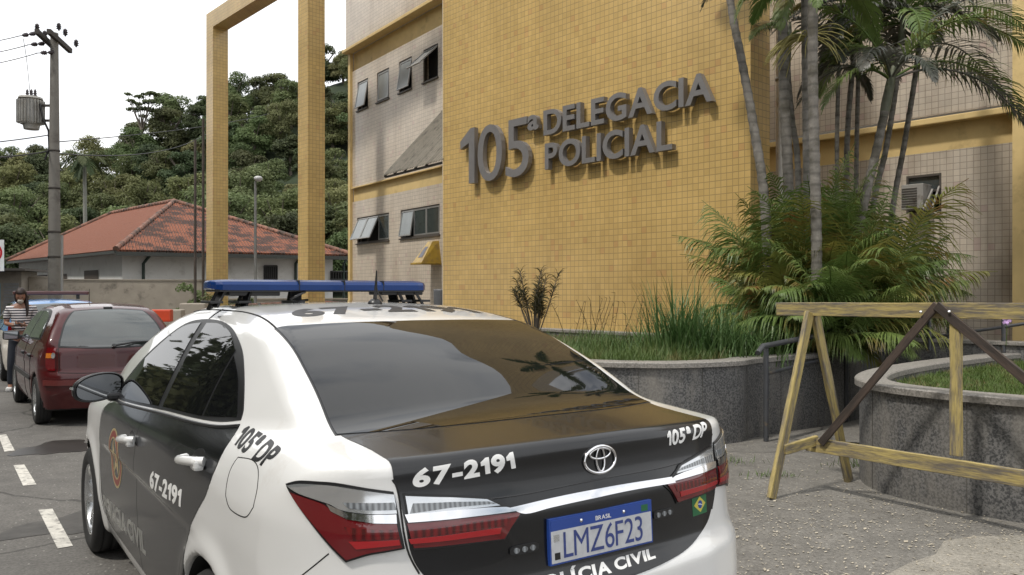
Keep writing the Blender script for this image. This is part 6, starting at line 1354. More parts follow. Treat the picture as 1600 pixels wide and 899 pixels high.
# leaf litter and crumbs on the pavement
rnd = random.Random(99); mb = MB(); n = 0
while n < 1500:
    px, py = rnd.uniform(1130, 1620), rnd.uniform(690, 905) if rnd.random() < .7 else rnd.uniform(760, 860)
    g = gnd(px, py, ZP); 
    if in_poly(np.array([[g.x, g.y]]), pl2s)[0] or in_poly(np.array([[g.x, g.y]]), pl1s)[0]: continue
    s = rnd.uniform(.004, .013)*(1.8 if rnd.random() < .05 else 1); a = rnd.uniform(0, PI); c_, d_ = math.cos(a)*s, math.sin(a)*s; h = rnd.uniform(.001, .006)
    mb.add([(g.x - c_, g.y - d_, ZP + .0015), (g.x + d_*.5, g.y - c_*.5, ZP + .002), (g.x + c_, g.y + d_, ZP + h), (g.x - d_*.5, g.y + c_*.5, ZP + h)], [(0, 1, 2, 3)]); n += 1
tag(mb.build('litter', plain('dry_crumbs', (.36, .32, .25), .9, var=.5, scale=25)), 'dry leaf crumbs and grit scattered on the pavement', 'litter', kind='stuff')

# ---------------------------------------------------------------- forested hill
def leafcloud(seed, lobes, n, size, flat=.75, rz=1.0):
    rs = np.random.RandomState(seed); V = []; W = np.array([l[3]**2 for l in lobes]); W = W/W.sum(); idx = rs.choice(len(lobes), n, p=W)
    d = rs.normal(size=(n, 3)); d /= np.linalg.norm(d, axis=1, keepdims=True); d[:, 2] = np.where(d[:, 2] < -.35, -d[:, 2], d[:, 2])
    lb = np.array([l[:3] for l in lobes])[idx]; r = np.array([l[3] for l in lobes])[idx]*rs.uniform(.55, 1.12, n)
    P = lb + d*r[:, None]*np.array([1, 1, flat])
    nrm = d + rs.normal(size=(n, 3))*.55 + np.array([0, 0, .35]); nrm /= np.linalg.norm(nrm, axis=1, keepdims=True)
    a = np.cross(nrm, rs.normal(size=(n, 3))); a /= np.linalg.norm(a, axis=1, keepdims=True); b = np.cross(nrm, a); s = size*rs.uniform(.6, 1.4, n)[:, None]
    Q = np.stack([P - a*s*.5, P + b*s*.32, P + a*s*.5, P - b*s*.32], 1).reshape(-1, 3)
    return Q, np.arange(4*n).reshape(n, 4)
def lobeset(seed, R, k, hgt, flatten=.7):
    rs = random.Random(seed); L_ = []
    for i in range(k):
        a = rs.uniform(0, 2*PI); h = rs.uniform(0, 1); q = math.sqrt(rs.random())*math.sqrt(max(.08, 1 - (h*1.35 - .5)**2)); L_.append((R*.78*q*math.cos(a), R*.78*q*math.sin(a), hgt*(.22 + .95*h), R*rs.uniform(.24, .42)))
    return L_
M_for = [leaf_mat('forest_leaf_dark', (.055, .078, .034), (.092, .118, .048), .35, .7, .30, rnd=.32), leaf_mat('forest_leaf_mid', (.088, .118, .044), (.13, .155, .062), .35, .7, .32, rnd=.32), leaf_mat('forest_leaf_light', (.135, .165, .065), (.18, .20, .09), .35, .7, .34, rnd=.3)]
def tree_proto(seed, R, hgt, mat, kind):
    """empty with trunk and crown; crown centre at height hgt"""
    o = bpy.data.objects.new(kind, None); C.objects.link(o); o.empty_display_size = 1
    Q, Fs = leafcloud(seed, lobeset(seed, R, 30, hgt), 12000, .27, .72); me = mesh_np('crown', Q, Fs, mat, o, smooth=False)
    mb = MB(); rs = random.Random(seed); mb.tube([(0, 0, -2), (.1, .1, hgt*.4), (.0, .2, hgt*.8), (.2, .1, hgt)], [.30, .24, .16, .08], 7)
    for k in range(6): a = rs.uniform(0, 2*PI); mb.tube([(0, 0, hgt*rs.uniform(.45, .75)), (R*.3*math.cos(a), R*.3*math.sin(a), hgt*.85), (R*.6*math.cos(a), R*.6*math.sin(a), hgt + R*.2)], [.11, .08, .03], 5)
    mb.build('trunk', M_bark, o); return o
protos = [tree_proto(100 + i, (3.4, 4.0, 3.0, 3.6, 4.4, 2.8)[i], (6, 7, 5.5, 6.5, 8, 5)[i], M_for[(0, 1, 0, 1, 2, 2)[i]], 'forest_tree') for i in range(6)]
SK = crv([(-200, 236), (-60, 236), (0, 232), (60, 226), (110, 240), (150, 246), (178, 244), (196, 216), (228, 200), (258, 176), (300, 152), (340, 142), (366, 140), (420, 124), (450, 112), (470, 98), (508, 82), (547, 70), (620, 50), (760, 30), (1000, 20), (2000, 40)], 12, 2000)
def hillz(X, Y):
    """terrain height: rises beyond D = 55 m to a ridge whose skyline matches SK at D = 120"""
    px = 800 + FPX*X/np.maximum(Y, 20); zr = H + (HY - SK(np.clip(px, -200, 2000)))*np.minimum(Y, 125)/FPX*1.0 - 5.2
    t = np.clip((Y - 52)/(118 - 52), 0, 1); far = np.where(px < 180, .78, 1.0)
    return np.maximum(0, (zr*t**1.25))*np.where(Y > 125, np.clip(1 - (Y - 125)/260, .35, 1), 1)
gx = np.linspace(-240, 160, 110); gy = np.concatenate([np.linspace(50, 130, 50), np.linspace(134, 420, 30)])
GX, GY = np.meshgrid(gx, gy); GZ = hillz(GX, GY) - .05; nxx = len(gx)
Vv = np.stack([GX.ravel(), GY.ravel(), GZ.ravel()], 1); Ff = [(j*nxx + i, j*nxx + i + 1, (j + 1)*nxx + i + 1, (j + 1)*nxx + i) for j in range(len(gy) - 1) for i in range(nxx - 1)]
hl_ = mesh_np('hill', Vv, Ff, plain('forest_floor', (.022, .034, .014), .95, var=.4, scale=.4), None); tag(hl_, kind='structure')
rnd = random.Random(77); spots = []
rows = [(58, 2.9), (65, 3.1), (72, 3.3), (79, 3.4), (86, 3.6), (93, 3.7), (100, 3.9), (107, 4.0), (113, 4.1), (119, 4.2)]
for D, gap in rows:
    px = -70 + rnd.uniform(0, 30)
    while px < 640:
        vis = -50 < px < 590
        X = (px - 800)/FPX*D
        if vis: spots.append((X + rnd.uniform(-1, 1), D + rnd.uniform(-3, 3), px))
        px += gap/D*FPX*rnd.uniform(.85, 1.2)
KIDS = {p_: list(p_.children) for p_ in protos}
def quick_copy(p_):
    c = p_.copy(); C.objects.link(c)
    for ch in KIDS[p_]: d = ch.copy(); C.objects.link(d); d.parent = c
    return c
desc = ['dark rounded tree', 'mid green spreading tree', 'small dark tree', 'mid green domed tree', 'tall light green tree', 'small pale green tree']
used = set(); cnt = 0
for X, D, px in spots:
    k = rnd.choices(range(6), (4, 4, 3, 3, 1.4, 2.0))[0]
    o = protos[k] if k not in used else quick_copy(protos[k]); used.add(k)
    z = float(hillz(np.array([X]), np.array([D]))[0]); s = rnd.uniform(.66, 1.02)*(1.0 if D > 105 else .95)
    if px < 185: z -= 1.0
    o.location = (X, D, z - .3); o.scale = (s, s, s*rnd.uniform(.85, 1.1)); o.rotation_euler = (0, 0, rnd.uniform(0, 2*PI))
    where = 'behind the utility pole' if px < 180 else 'above the tiled roof ridge' if px < 330 else 'between the two portal pillars' if px < 470 else 'right of the portal'
    hz = 'at the foot of the hill' if D < 75 else 'halfway up the hill' if D < 100 else 'on the ridge of the hill'
    tag(o, '%s %s %s' % (desc[k], hz, where), 'tree', 'trees covering the hillside'); cnt += 1
print('TREES', cnt)
for k in range(6):
    if k not in used:
        for c in list(protos[k].children): bpy.data.objects.remove(c)
        bpy.data.objects.remove(protos[k])
# flat topped open tree on the skyline
def skyline_tree():
    b = at(222, 214, 112); o = thing('umbrella_tree', 'tall open tree with small flat topped leaf plates standing out on the skyline', 'tree', b); mb = MB(); top = []
    rnd = random.Random(8); mb.tube([(0, 0, -3), (0, 0, 1.5)], [.22, .18], 6); z0 = 1.5
    for px, py in ((199, 148), (205, 158), (213, 163), (222, 170), (228, 148), (236, 146), (243, 149), (234, 160), (218, 152), (208, 172), (232, 172), (224, 182)):
        q = at(px, py, 112 + rnd.uniform(-2, 2)) - b; mb.tube([(0, 0, z0*rnd.uniform(.2, 1)), q*.5 + Vector((0, 0, .3)), q], [.11, .07, .03], 5); top.append((q.x, q.y, q.z, rnd.uniform(.55, .95)))
    mb.build('trunk', M_bark, o); Q, Fs = leafcloud(9, top, 1500, .34, .35); mesh_np('crown', Q, Fs, M_for[0], o, smooth=False)
skyline_tree()
def far_palm():
    b = at(133, 352, 60); o = thing('palm_tree', 'tall slim palm with drooping crown rising behind the tiled roof', 'palm', b); mb = MB(); t = at(132, 246, 60) - b; mb.tube([(0, 0, -4), (0, 0, 0), t], [.16, .14, .12], 7); mb.build('trunk', plain('pale_palm_trunk', (.22, .22, .19), .8), o); rnd = random.Random(2)
    for k in range(17): frond(t, 2*PI*k/17 + rnd.uniform(-.2, .2), rnd.uniform(-.6, .9), rnd.uniform(1.9, 2.5), rnd.uniform(1.4, 2.4), rnd, nl=16, ll=.75, wl=.10, hang=.35, mat=M_for[0], parent=o, stem=.05)
far_palm()
# ---------------------------------------------------------------- house with the tiled roof
def roof_tiles():
    m, nt, p = newmat('clay_roof_tiles'); L = nt.links.new; tc = N(nt, 'ShaderNodeTexCoord'); uv = N(nt, 'ShaderNodeUVMap')
    w = N(nt, 'ShaderNodeTexWave', Scale=2.4, Distortion=.2); w.bands_direction = 'X'; L(uv.outputs[0], w.inputs['Vector']); w2 = N(nt, 'ShaderNodeTexWave', Scale=1.1, Distortion=.5, wave_profile='SAW'); w2.bands_direction = 'Y'; L(uv.outputs[0], w2.inputs['Vector'])
    n = N(nt, 'ShaderNodeTexNoise', Scale=.9, Detail=10, Roughness=.75); L(uv.outputs[0], n.inputs['Vector']); n2 = N(nt, 'ShaderNodeTexNoise', Scale=4, Detail=6, Roughness=.8); L(uv.outputs[0], n2.inputs['Vector'])
    a = N(nt, 'ShaderNodeMix', data_type='RGBA'); a.inputs['A'].default_value = c4((.27, .088, .046)); a.inputs['B'].default_value = c4((.47, .180, .105)); L(n2.outputs['Fac'], a.inputs['Factor'])
    at_ = N(nt, 'ShaderNodeAttribute', attribute_name='stain'); mm = N(nt, 'ShaderNodeMath', operation='ADD'); L(n.outputs['Fac'], mm.inputs[0]); L(at_.outputs['Fac'], mm.inputs[1])
    r = N(nt, 'ShaderNodeMapRange'); r.inputs['From Min'].default_value = .61; r.inputs['From Max'].default_value = .66; r.inputs['To Max'].default_value = .85; L(mm.outputs[0], r.inputs['Value'])
    b = N(nt, 'ShaderNodeMix', data_type='RGBA'); L(r.outputs[0], b.inputs['Factor']); L(a.outputs['Result'], b.inputs['A']); b.inputs['B'].default_value = c4((.055, .038, .032)); L(b.outputs['Result'], p.inputs['Base Color']); p.inputs['Roughness'].default_value = .85
    ad = N(nt, 'ShaderNodeMath', operation='MULTIPLY_ADD'); L(w2.outputs['Fac'], ad.inputs[0]); ad.inputs[1].default_value = .4; L(w.outputs['Fac'], ad.inputs[2]); bp = N(nt, 'ShaderNodeBump', Strength=1.0, Distance=.16); L(ad.outputs[0], bp.inputs['Height']); L(bp.outputs[0], p.inputs['Normal'])
    return m
M_roof = roof_tiles(); M_hwall = plain('white_house_wall', (.66, .66, .64), .85, var=.05, scale=2, dirt=(.34, .33, .30), dscale=1.2, dlo=.55, dhi=.8)
def px_at_z(px, py, z): D = FPX*(H - z)/(py - HY); return Vector(((px - 800)/FPX*D, D, z))
ZE = 3.24
cA = px_at_z(181, 390, ZE); cB = px_at_z(10, 408, ZE); cC = Vector((cA.x + 8.7, cA.y + 4.0, ZE)); cC = px_at_z(548, 398, ZE)
rP = px_at_z(272, 315, 6.2); rQ = px_at_z(174, 334, 6.2)
hs = thing('tiled_roof_house', 'white house with stained terracotta hip roof behind the concrete wall', 'house', (0, 0, 0))
cD = cC + (cB - cA)*1.0
mb = MB()
def roof_plane(pts, nm, stain):
    """a slab of roof with tile coordinates along its eave"""
    P = [Vector(p) for p in pts]; u = (P[1] - P[0]).normalized(); n = (P[1] - P[0]).cross(P[2] - P[0]).normalized()
    if n.z < 0: n = -n
    v = n.cross(u); th = .12
    # corrugated in real geometry: strips across the eave direction
    me = bpy.data.meshes.new(nm); V = [tuple(p) for p in P] + [tuple(p - n*th) for p in P]; k = len(P); Fs = [list(range(k)), [k + i for i in range(k)][::-1]] + [[i, (i + 1) % k, k + (i + 1) % k, k + i][::-1] for i in range(k)]
    if Vector(V[1]).__sub__(Vector(V[0])).cross(Vector(V[2]) - Vector(V[0])).z < 0: Fs = [f[::-1] for f in Fs]
    me.from_pydata(V, [], Fs); uvl = me.uv_layers.new(name='UVMap'); at_ = me.attributes.new('stain', 'FLOAT', 'POINT')
    for i in range(2*k): at_.data[i].value = stain
    for lp in me.loops: q = Vector(V[lp.vertex_index]) - P[0]; uvl.data[lp.index].uv = (q.dot(u), q.dot(v))
    me.materials.append(M_roof); o = bpy.data.objects.new(nm, me); C.objects.link(o); o.parent = hs; return o
ov = Vector((0, 0, 0))
roof_plane([cA, cC, rP], 'roof_slope', .135); roof_plane([cB, cA, rP, rQ], 'roof_slope', -.03); roof_plane([cB, rQ, cD], 'roof_slope', .0); roof_plane([cC, cD, rQ, rP], 'roof_slope', .0)
for a, b in ((cA, rP), (cC, rP), (rP, rQ), (rQ, cB)):
    mb = MB(); n_ = int((b - a).length/.38)
    for i in range(n_): q0 = a.lerp(b, i/n_); q1 = a.lerp(b, (i + 1.12)/n_); mb.tube([q0 + Vector((0, 0, .02)), q1 + Vector((0, 0, .05))], [.13, .10], 7)
    mb.build('ridge_tiles', plain('ridge_tile', (.24, .12, .085), .9, var=.4, scale=3, dirt=(.07, .055, .045), dscale=2, dlo=.45, dhi=.6), hs)
ctr = (cA + cB + cC + cD)/4
wA, wB, wC, wD = [p + (ctr - p).normalized()*.95 for p in (cA, cB, cC, cD)]
mb = MB(); Wl = [wA, wB, wD, wC]; mb.add([(p.x, p.y, z) for z in (0, ZE - .05) for p in Wl], [(i, 4 + i, 4 + (i + 1) % 4, (i + 1) % 4) for i in range(4)]); mb.build('walls', M_hwall, hs)
ex = (wC - wA).normalized(); en = Vector((ex.y, -ex.x, 0))
mb = MB(); beam(mb, cA + Vector((0, 0, -.16)) + en*.0, cC + Vector((0, 0, -.16)), .06, .16); beam(mb, cA + Vector((0, 0, -.10)), cB + Vector((0, 0, -.10)), .05, .12); mb.build('gutter', plain('dark_gutter', (.05, .055, .05), .6), hs)
def on_wall(px, py, a, b, off=.03):
    d = Vector(((px - 800)/FPX, 1, -(py - HY)/FPX)); e = (b - a).normalized(); n = Vector((e.y, -e.x, 0))
    if n.y > 0: n = -n
    c = Vector((0, 0, H)); o = a + n*off; t = (o - c).dot(n)/d.dot(n); return c + d*t
M_gpipe = plain('green_pipe', (.03, .05, .04), .6)
for px in (224, 462, 537):
    p1 = on_wall(px + 10, 400, wA, wC, .1); p2 = on_wall(px, 412, wA, wC, .06); p3 = Vector((p2.x, p2.y, .2)); mb = MB(); mb.tube([p1, p2, p3], .06, 8); mb.build('downpipe', M_gpipe, hs)
def grated(x0, x1, y0, y1, a, b):
    w = thing_child('window', hs); P = [on_wall(x, y, a, b, .02) for x, y in ((x0, y1), (x1, y1), (x1, y0), (x0, y0))]; P[1].z = P[0].z; P[3].z = P[2].z
    mb = MB(); mb.add(P, [(0, 1, 2, 3)]); mb.build('opening', M_dark, w); mb = MB(); e = (P[1] - P[0]); n = Vector((e.y, -e.x, 0)).normalized()*.05; n = n if n.y < 0 else -n; k = 7
    for i in range(k + 1): q = P[0] + e*i/k + n; mb.tube([q, (q.x, q.y, P[2].z)], .022, 5)
    for z in (P[0].z, P[2].z): mb.tube([Vector((P[0].x, P[0].y, z)) + n, Vector((P[1].x, P[1].y, z)) + n], .04, 5)
    mb.build('bars', plain('bar_paint', (.05, .05, .05), .5), w)
grated(412, 433, 416, 437, wA, wC); grated(516, 545, 425, 437, wA, wC); 
lw_ = wB - wA
for f0, f1, z0, z1 in ((.18, .30, .9, 2.5), (.46, .58, 1.2, 2.4), (.66, .78, 1.2, 2.4)):
    a = wA + lw_*f0; b = wA + lw_*f1; e = lw_.normalized(); n = Vector((-e.y, e.x, 0)); n = n if n.dot(Vector((0, 0, 0)) - wA) > 0 else -n; w = thing_child('window', hs); mb = MB(); mb.add([(a + n*.03).to_tuple()[:2] + (z0,), (b + n*.03).to_tuple()[:2] + (z0,), (b + n*.03).to_tuple()[:2] + (z1,), (a + n*.03).to_tuple()[:2] + (z1,)], [(0, 1, 2, 3)]); mb.build('shutter', plain('brown_shutter', (.06, .045, .035), .7), w)
# ---------------------------------------------------------------- concrete wall, shutter kiosk, blocks
M_conc = plain('stained_concrete', (.36, .32, .265), .9, var=.12, scale=2, dirt=(.10, .09, .075), dscale=1.6, dlo=.56, dhi=.74, bump=.3)
def frontal(name, label, cat, x0, x1, ytop, D0, D1, th=.2, mat=None, part='wall_face', cap=True):
    a = at(x0, HY, D0); b = at(x1, HY, D1); zt = H + (HY - ytop)/FPX*(D0 + D1)/2; a.z = b.z = 0; o = thing(name, label, cat, a, math.atan2((b - a).y, (b - a).x)); l = (b - a).length
    mb = MB(); mb.box((l/2, 0, zt/2), (l, th, zt)); mb.build(part, mat or M_conc, o)
    if cap: mb = MB(); mb.box((l/2, 0, zt + .02), (l + .02, th + .05, .045)); mb.build('coping', M_conc, o)
    return o, l, zt
frontal('concrete_wall', 'long stained concrete boundary wall in front of the tiled roof house', 'wall', 98, 328, 438.5, 29.5, 30.5)
frontal('concrete_wall', 'continuation of the stained wall seen between and right of the portal pillars', 'wall', 329, 640, 468, 30.5, 32)
frontal('gate_pier', 'taller pale wall section beside the roller shutter', 'wall', 47, 96, 434, 29.4, 29.5)
ks, kl, kz = frontal('shutter_kiosk', 'small kiosk with a grey roller shutter left of the concrete wall', 'kiosk', 2, 46, 425, 29.2, 29.4, 1.6, plain('kiosk_wall', (.30, .27, .23), .9, var=.1, dirt=(.14, .12, .1)), 'kiosk_wall', False)
mb = MB()
for k in range(15): mb.box((kl*.66, -.83, .35 + k*.105), (kl*.52, .03, .085))
mb.build('roller_shutter', plain('shutter_grey', (.25, .25, .25), .5, metal=.3), ks)
mb = MB(); mb.box((kl/2, -.25, kz + .05), (kl + .7, 2.6, .08)); mb.build('roof', plain('kiosk_roof', (.10, .09, .08), .8), ks)
mb = MB(); mb.box((kl*.15, -.82, 1.1), (kl*.28, .02, 1.5)); mb.build('blue_door', plain('faded_blue', (.20, .30, .38), .6), ks)
for i, (x0, x1, y0, D, lab) in enumerate(((284, 322, 474, 21, 'rough concrete block at the foot of the portal pillar'), (268, 286, 484, 20, 'low concrete block beside the orange barrier'))):
    b = at((x0 + x1)/2, HY, D); b.z = 0; o = thing('concrete_block', lab, 'concrete block', b, .2); w = (x1 - x0)/FPX*D; z = H + (HY - y0)/FPX*D; mb = MB(); mb.box((0, 0, z/2), (w, .5, z), bev=.03); mb.box((0, 0, z*.62), (w + .01, .51, .02)); mb.build('block', M_conc, o)
wb = at(246, HY, 17.5); wb.z = 0; o = thing('plastic_barrier', 'orange and white water filled plastic road barrier behind the red car', 'barrier', wb, .1); M_or = plain('orange_plastic', (.60, .07, .025), .45, var=.08); M_wp = plain('white_plastic', (.62, .58, .55), .5, var=.08)
zt = H - (484 - HY)/FPX*17.5
mb = MB(); mb.prism([(-.30, 0), (-.30, .22), (-.14, .45), (-.10, .72), (.10, .72), (.14, .45), (.30, .22), (.30, 0)], -.30, .30, Matrix.Scale(zt/1.16, 4, (0, 0, 1)) @ Matrix(((0, 0, 1, 0), (1, 0, 0, 0), (0, 1, 0, 0), (0, 0, 0, 1)))); mb.build('lower_body', M_wp, o)
mb = MB(); mb.box((0, 0, zt - .13), (.60, .22, .26), bev=.03); mb.build('top_block', M_or, o); mb = MB(); mb.box((.1, -.14, zt*.62), (.36, .10, .2), bev=.02); mb.build('stripe_block', M_or, o)
# leafy bush in front of the far wall
def small_bush(label, px, py, D, R, seed, mat, n=700): b = at(px, py, D); g = Vector((b.x, b.y, 0)); o = thing('bush', label, 'bush', g, 0, 'bushes by the concrete wall'); hh = b.z; Q, Fs = leafcloud(seed, [(random.Random(seed + i).uniform(-R, R), random.Random(seed*3 + i).uniform(-.3, .3), hh*(.35 + .16*i), R*.55) for i in range(5)], n, .12); mesh_np('leaves', Q, Fs, mat, o, smooth=False); mb = MB(); mb.tube([(0, 0, 0), (.1, 0, hh*.5), (0, 0, hh)], [.05, .03, .015], 5); mb.build('stem', M_bark, o)
small_bush('straggly bush against the concrete wall left of the portal', 302, 452, 28.5, .55, 3, M_for[2]); small_bush('green bush seen under the light bar between the portal pillars', 352, 470, 27, .7, 4, M_for[2]); small_bush('green bush under the light bar beside the right portal pillar', 385, 474, 27, .6, 5, M_for[1])
# ---------------------------------------------------------------- utility pole, lamp post, thin poles, sign
D = 24.0; pb = at(85, HY, D); pb.z = 0; up = thing('utility_pole', 'tall concrete utility pole with two crossarms and insulators left of the tiled roof', 'utility pole', pb)
ztop = H + (HY - 52)/FPX*D; M_pole = plain('weathered_concrete_pole', (.20, .19, .17), .9, var=.15, scale=2, dirt=(.09, .08, .07), dscale=2, bump=.2)
mb = MB(); mb.tube([(0, 0, 0), (0, 0, ztop*.5), (0, 0, ztop)], [.185, .15, .105], 16); mb.build('pole', M_pole, up)
M_arm = plain('crossarm_wood', (.055, .048, .042), .85, var=.2); M_ins = plain('dark_porcelain', (.05, .04, .045), .3); M_wire = plain('cable_black', (.03, .03, .03), .6)
rel = lambda px, py, d=D: at(px, py, d) - pb
for a, b in (((57, 49, 23.2), (86, 76, 24.6)), ((76, 49, 23.3), (110, 80, 25.0))):
    mb = MB(); beam(mb, rel(*a), rel(*b), .11, .14); mb.build('crossarm', M_arm, up)
def insul(p, d, s=1.0):
    mb = MB(); z = d.to_track_quat('Z', 'Y').to_matrix().to_4x4(); M4 = Matrix.Translation(p) @ z @ Matrix.Scale(s, 4)
    mb.lathe([(0, 0), (.03, 0), (.03, .05), (.085, .06), (.05, .11), (.09, .13), (.05, .18), (.075, .20), (.03, .26), (0, .27)], 10, M4); mb.build('insulator', M_ins, up)
for px, py in ((58, 46), (92, 45), (102, 54), (119, 71), (70, 57)): insul(rel(px, py + 3), Vector((0, 0, 1)), .85)
st = []
for x0, y0, x1, y1 in ((58, 52, 33, 56), (72, 68, 48, 70), (88, 82, 62, 83)):
    p, q = rel(x0, y0, 24), rel(x1, y1, 23.6); v = (q - p).normalized(); 
    for k in range(2): insul(p + v*(.05 + .22*k), v, .75)
    mb = MB(); mb.tube([p, p + v*.6], .012, 5); mb.build('string_rod', M_wire, up); st.append(p + v*.55 + pb)
for z in (ztop*.28, ztop*.36, ztop*.50, ztop*.62):
    mb = MB(); mb.lathe([(.18 - z*.009, z), (.205 - z*.009, z), (.205 - z*.009, z + .05), (.18 - z*.009, z + .05)], 16); mb.build('steel_band', M_arm, up)
tf = thing('transformer', 'pale grey finned transformer hanging on the left side of the utility pole', 'transformer', pb); M_tf = plain('transformer_grey', (.45, .44, .41), .5, var=.12, dirt=(.22, .2, .17), dscale=3)
tc_ = rel(48, 177); mb = MB(); w, h_ = .66, .92
mb.tube([tc_ + Vector((0, 0, -h_*.36)), tc_ + Vector((0, 0, h_*.44))], .27, 20); mb.tube([tc_ + Vector((.02, 0, -h_*.52)), tc_ + Vector((.02, 0, -h_*.36))], [.20, .23], 20); mb.build('tank', M_tf, tf)
mb = MB()
for k in range(26): a = 2*PI*k/26; mb.box(tc_ + Vector((.31*math.cos(a), .31*math.sin(a), .03)), (.12, .014, h_*.72), rotz(a))
mb.build('fins', M_tf, tf); mb = MB(); mb.tube([tc_ + Vector((0, 0, h_*.44)), tc_ + Vector((0, 0, h_*.50))], [.33, .31], 20); mb.build('lid', M_tf, tf)
for dx in (-.10, .02, .13):
    mb = MB(); mb.lathe([(0, 0), (.04, 0), (.055, .05), (.03, .08), (.05, .11), (.03, .15), (.04, .18), (.015, .24), (0, .24)], 10, Matrix.Translation(tc_ + Vector((dx, 0, h_*.50)))); mb.build('bushing', M_ins, tf)
mb = MB(); beam(mb, tc_ + Vector((.2, 0, .22)), Vector((0, 0, tc_.z + .22)), .08, .06); beam(mb, tc_ + Vector((.2, 0, -.22)), Vector((0, 0, tc_.z - .22)), .08, .06); mb.build('bracket', M_arm, tf)
mb = MB(); mb.tube([tc_ + Vector((.33, -.1, .25)), tc_ + Vector((.45, -.15, -.2)), rel(76, 205), rel(77, 232), rel(70, 250)], .03, 7); mb.build('cable_bundle', M_wire, tf)
def wire(label, a, b, sag=.3, r=.012):
    o = thing('cable', label, 'cable', (0, 0, 0), 0, 'overhead cables at the utility pole'); a, b = Vector(a), Vector(b); mb = MB(); mb.tube([a.lerp(b, t) - Vector((0, 0, sag*4*t*(1 - t))) for t in np.linspace(0, 1, 14)], r, 5); mb.build('strand', M_wire, o)
lf_ = lambda py, d=16: at(-120, py, d)
wire('uppermost power line leaving the crossarm to the left', st[0], at(-200, 66, 20), .2); wire('middle power line leaving the crossarm to the left', st[1], at(-200, 90, 20), .2); wire('lowest of the three power lines leaving to the left', st[2], at(-200, 112, 20), .2)
wire('upper telephone cable running left just below the transformer', at(78, 211, 24), at(-200, 232, 20), .1, .016); wire('lower telephone cable running left against the trees', at(78, 236, 24), at(-200, 234, 18), .2, .022)
wire('thin cable running right from the pole towards the hill', at(90, 222, 24), at(420, 178, 60), .2, .016); wire('lower cable running right from the pole in front of the trees', at(90, 240, 24), at(330, 205, 55), .6, .02)
wire('thin jumper wire between crossarm and transformer', at(36, 60, 23.6), at(47, 148, 24), -.2, .008)
lp = at(399, HY, 26.2); lp.z = 0; o = thing('street_lamp', 'slim grey street lamp between the two portal pillars', 'street lamp', lp); zt = H + (HY - 290)/FPX*26.2; mb = MB(); mb.tube([(0, 0, 0), (0, 0, zt - .1), (0, 0, zt + .1), (.08, -.05, zt + .2)], [.055, .04, .035, .03], 8); mb.build('post', plain('lamp_post_grey', (.22, .22, .21), .5, metal=.4), o)
mb = MB(); mb.lathe([(0, -.05), (.08, -.05), (.13, 0), (.14, .05), (.09, .10), (0, .12)], 14, Matrix.Translation((.11, -.06, zt + .18))); mb.build('lamp_head', plain('lamp_head_grey', (.50, .50, .50), .3), o)
for px, py, lab in ((305, 218, 'shorter of two thin rusty poles left of the portal'), (317.5, 186, 'taller thin rusty pole touching the portal pillar edge')):
    b = at(px, HY, 27.6 if px < 310 else 27.5); b.z = 0; o = thing('thin_pole', lab, 'pole', b, 0, 'thin rusty poles'); mb = MB(); mb.tube([(0, 0, 0), (0, 0, H + (HY - py)/FPX*27.5)], [.05, .045], 8); mb.build('tube', plain('rusty_steel', (.075, .06, .05), .8, var=.3), o); mb = MB(); mb.box((0, 0, .03), (.2, .2, .06)); mb.build('base_plate', M_arm, o)
sp = at(-11, HY, 17); sp.z = 0; o = thing('road_sign', 'white rectangular road sign with a red ring at the left edge', 'road sign', sp); z0, z1 = H + (HY - 424)/FPX*17, H + (HY - 375)/FPX*17; mb = MB(); mb.tube([(0, .03, 0), (0, .03, z1)], .03, 8); mb.build('post', M_alu, o)
mb = MB(); mb.box((0, 0, (z0 + z1)/2), (.46, .015, z1 - z0), bev=.004); mb.build('plate', plain('sign_white', (.70, .70, .69), .5), o)
zc_ = (z0 + z1)/2 + .06; mb = MB(); t = np.linspace(0, 2*PI, 33); mb.add([(r*math.cos(a), -.010, zc_ + r*math.sin(a)) for r in (.20, .155) for a in t[:-1]], [(i, (i + 1) % 32, 32 + (i + 1) % 32, 32 + i) for i in range(32)]); mb.build('red_ring', plain('sign_red', (.50, .02, .03), .5), o)
mb = MB(); mb.box((0, -.0095, z0 + .07), (.30, .002, .035)); mb.build('text_bar', M_btxt, o)
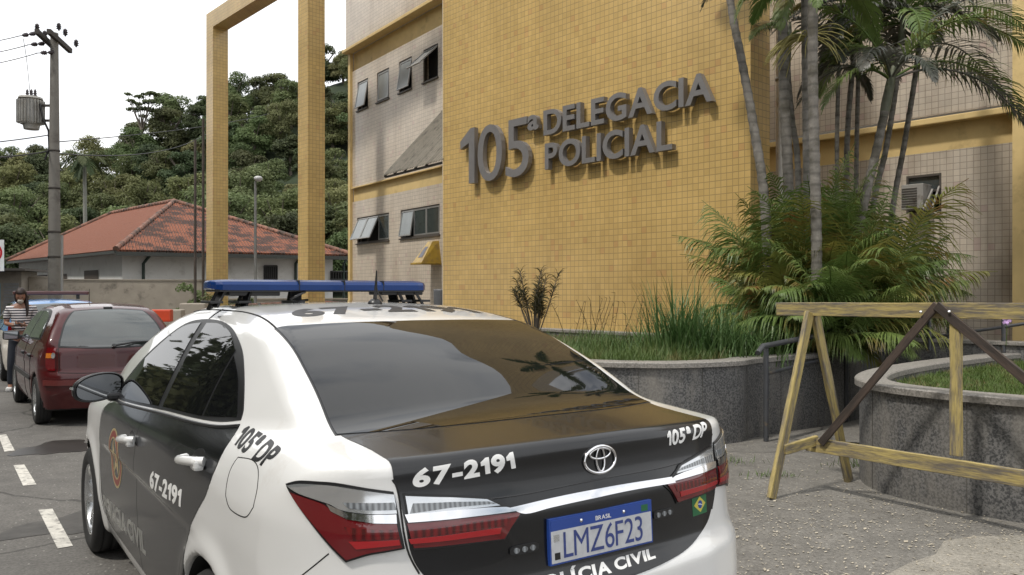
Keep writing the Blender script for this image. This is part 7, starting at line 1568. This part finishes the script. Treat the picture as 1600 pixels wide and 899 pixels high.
mb = MB(); beam(mb, (-.11, -.0095, zc_ - .11), (.11, -.0095, zc_ + .11), .004, .03); mb.build('ring_bar', M_btxt, o)
sp2 = at(97, HY, 23.2); sp2.z = 0; o = thing('conduit_pipe', 'thin grey conduit pipe standing beside the utility pole', 'pipe', sp2); mb = MB(); mb.tube([(0, 0, 0), (0, 0, H + (HY - 368)/FPX*23.2)], .035, 8); mb.build('tube', M_alu, o)
# trees and a boundary wall across the street, seen in the cars' reflections
wl = thing('far_side_wall', 'plain boundary wall across the street, mirrored in the car windows', 'wall', KP + LFT*12.5 - FWD*14, math.atan2(FWD.y, FWD.x)); mb = MB(); mb.box((18, 0, 1.1), (36, .2, 2.2)); mb.build('wall_face', M_conc, wl)
mb = MB(); 
for k in range(26): mb.box((.7 + k*1.36, .12 - .3, 1.1), (.5, .02, 1.9)) if 0 else None
for k, (t, w) in enumerate(((-12, 15.5), (-5, 16), (1.5, 15.5), (8, 16), (14.5, 15.5), (21, 16), (-9, 22), (-1, 21), (6, 22), (13, 21), (19, 22), (27, 14), (33, 15.5), (40, 15), (47, 16), (55, 17), (31, 23), (44, 24))):
    o = quick_copy(protos[0 if k % 2 else 1]); p = KP + LFT*w + FWD*t; o.location = (p.x, p.y, -.5); o.scale = (1.5, 1.5, 1.75) if k < 11 else (2.1, 2.1, 2.9); o.rotation_euler = (0, 0, k*1.3); tag(o, 'broad tree across the street behind the far boundary wall', 'tree', 'trees across the street')

M_slat = plain('white_slat', (.62, .61, .58), .6, var=.05)
cp = thing('carport', 'low white slatted carport across the street, mirrored in the police car windows', 'carport', KP + LFT*8.6 + FWD*13, math.atan2(FWD.y, FWD.x))
mb = MB()
for k in range(26): mb.box((k*.42, 2.0, 2.35 + .0*k), (.20, 4.4, .05))
for y in (.1, 3.9): mb.box((5.2, y, 2.28), (11, .08, .10))
mb.build('slatted_roof', M_slat, cp)
for x in (.2, 5.2, 10.3):
    for y in (.1, 3.9): mb = MB(); mb.tube([(x, y, 0), (x, y, 2.3)], .05, 8); mb.build('post', M_slat, cp)
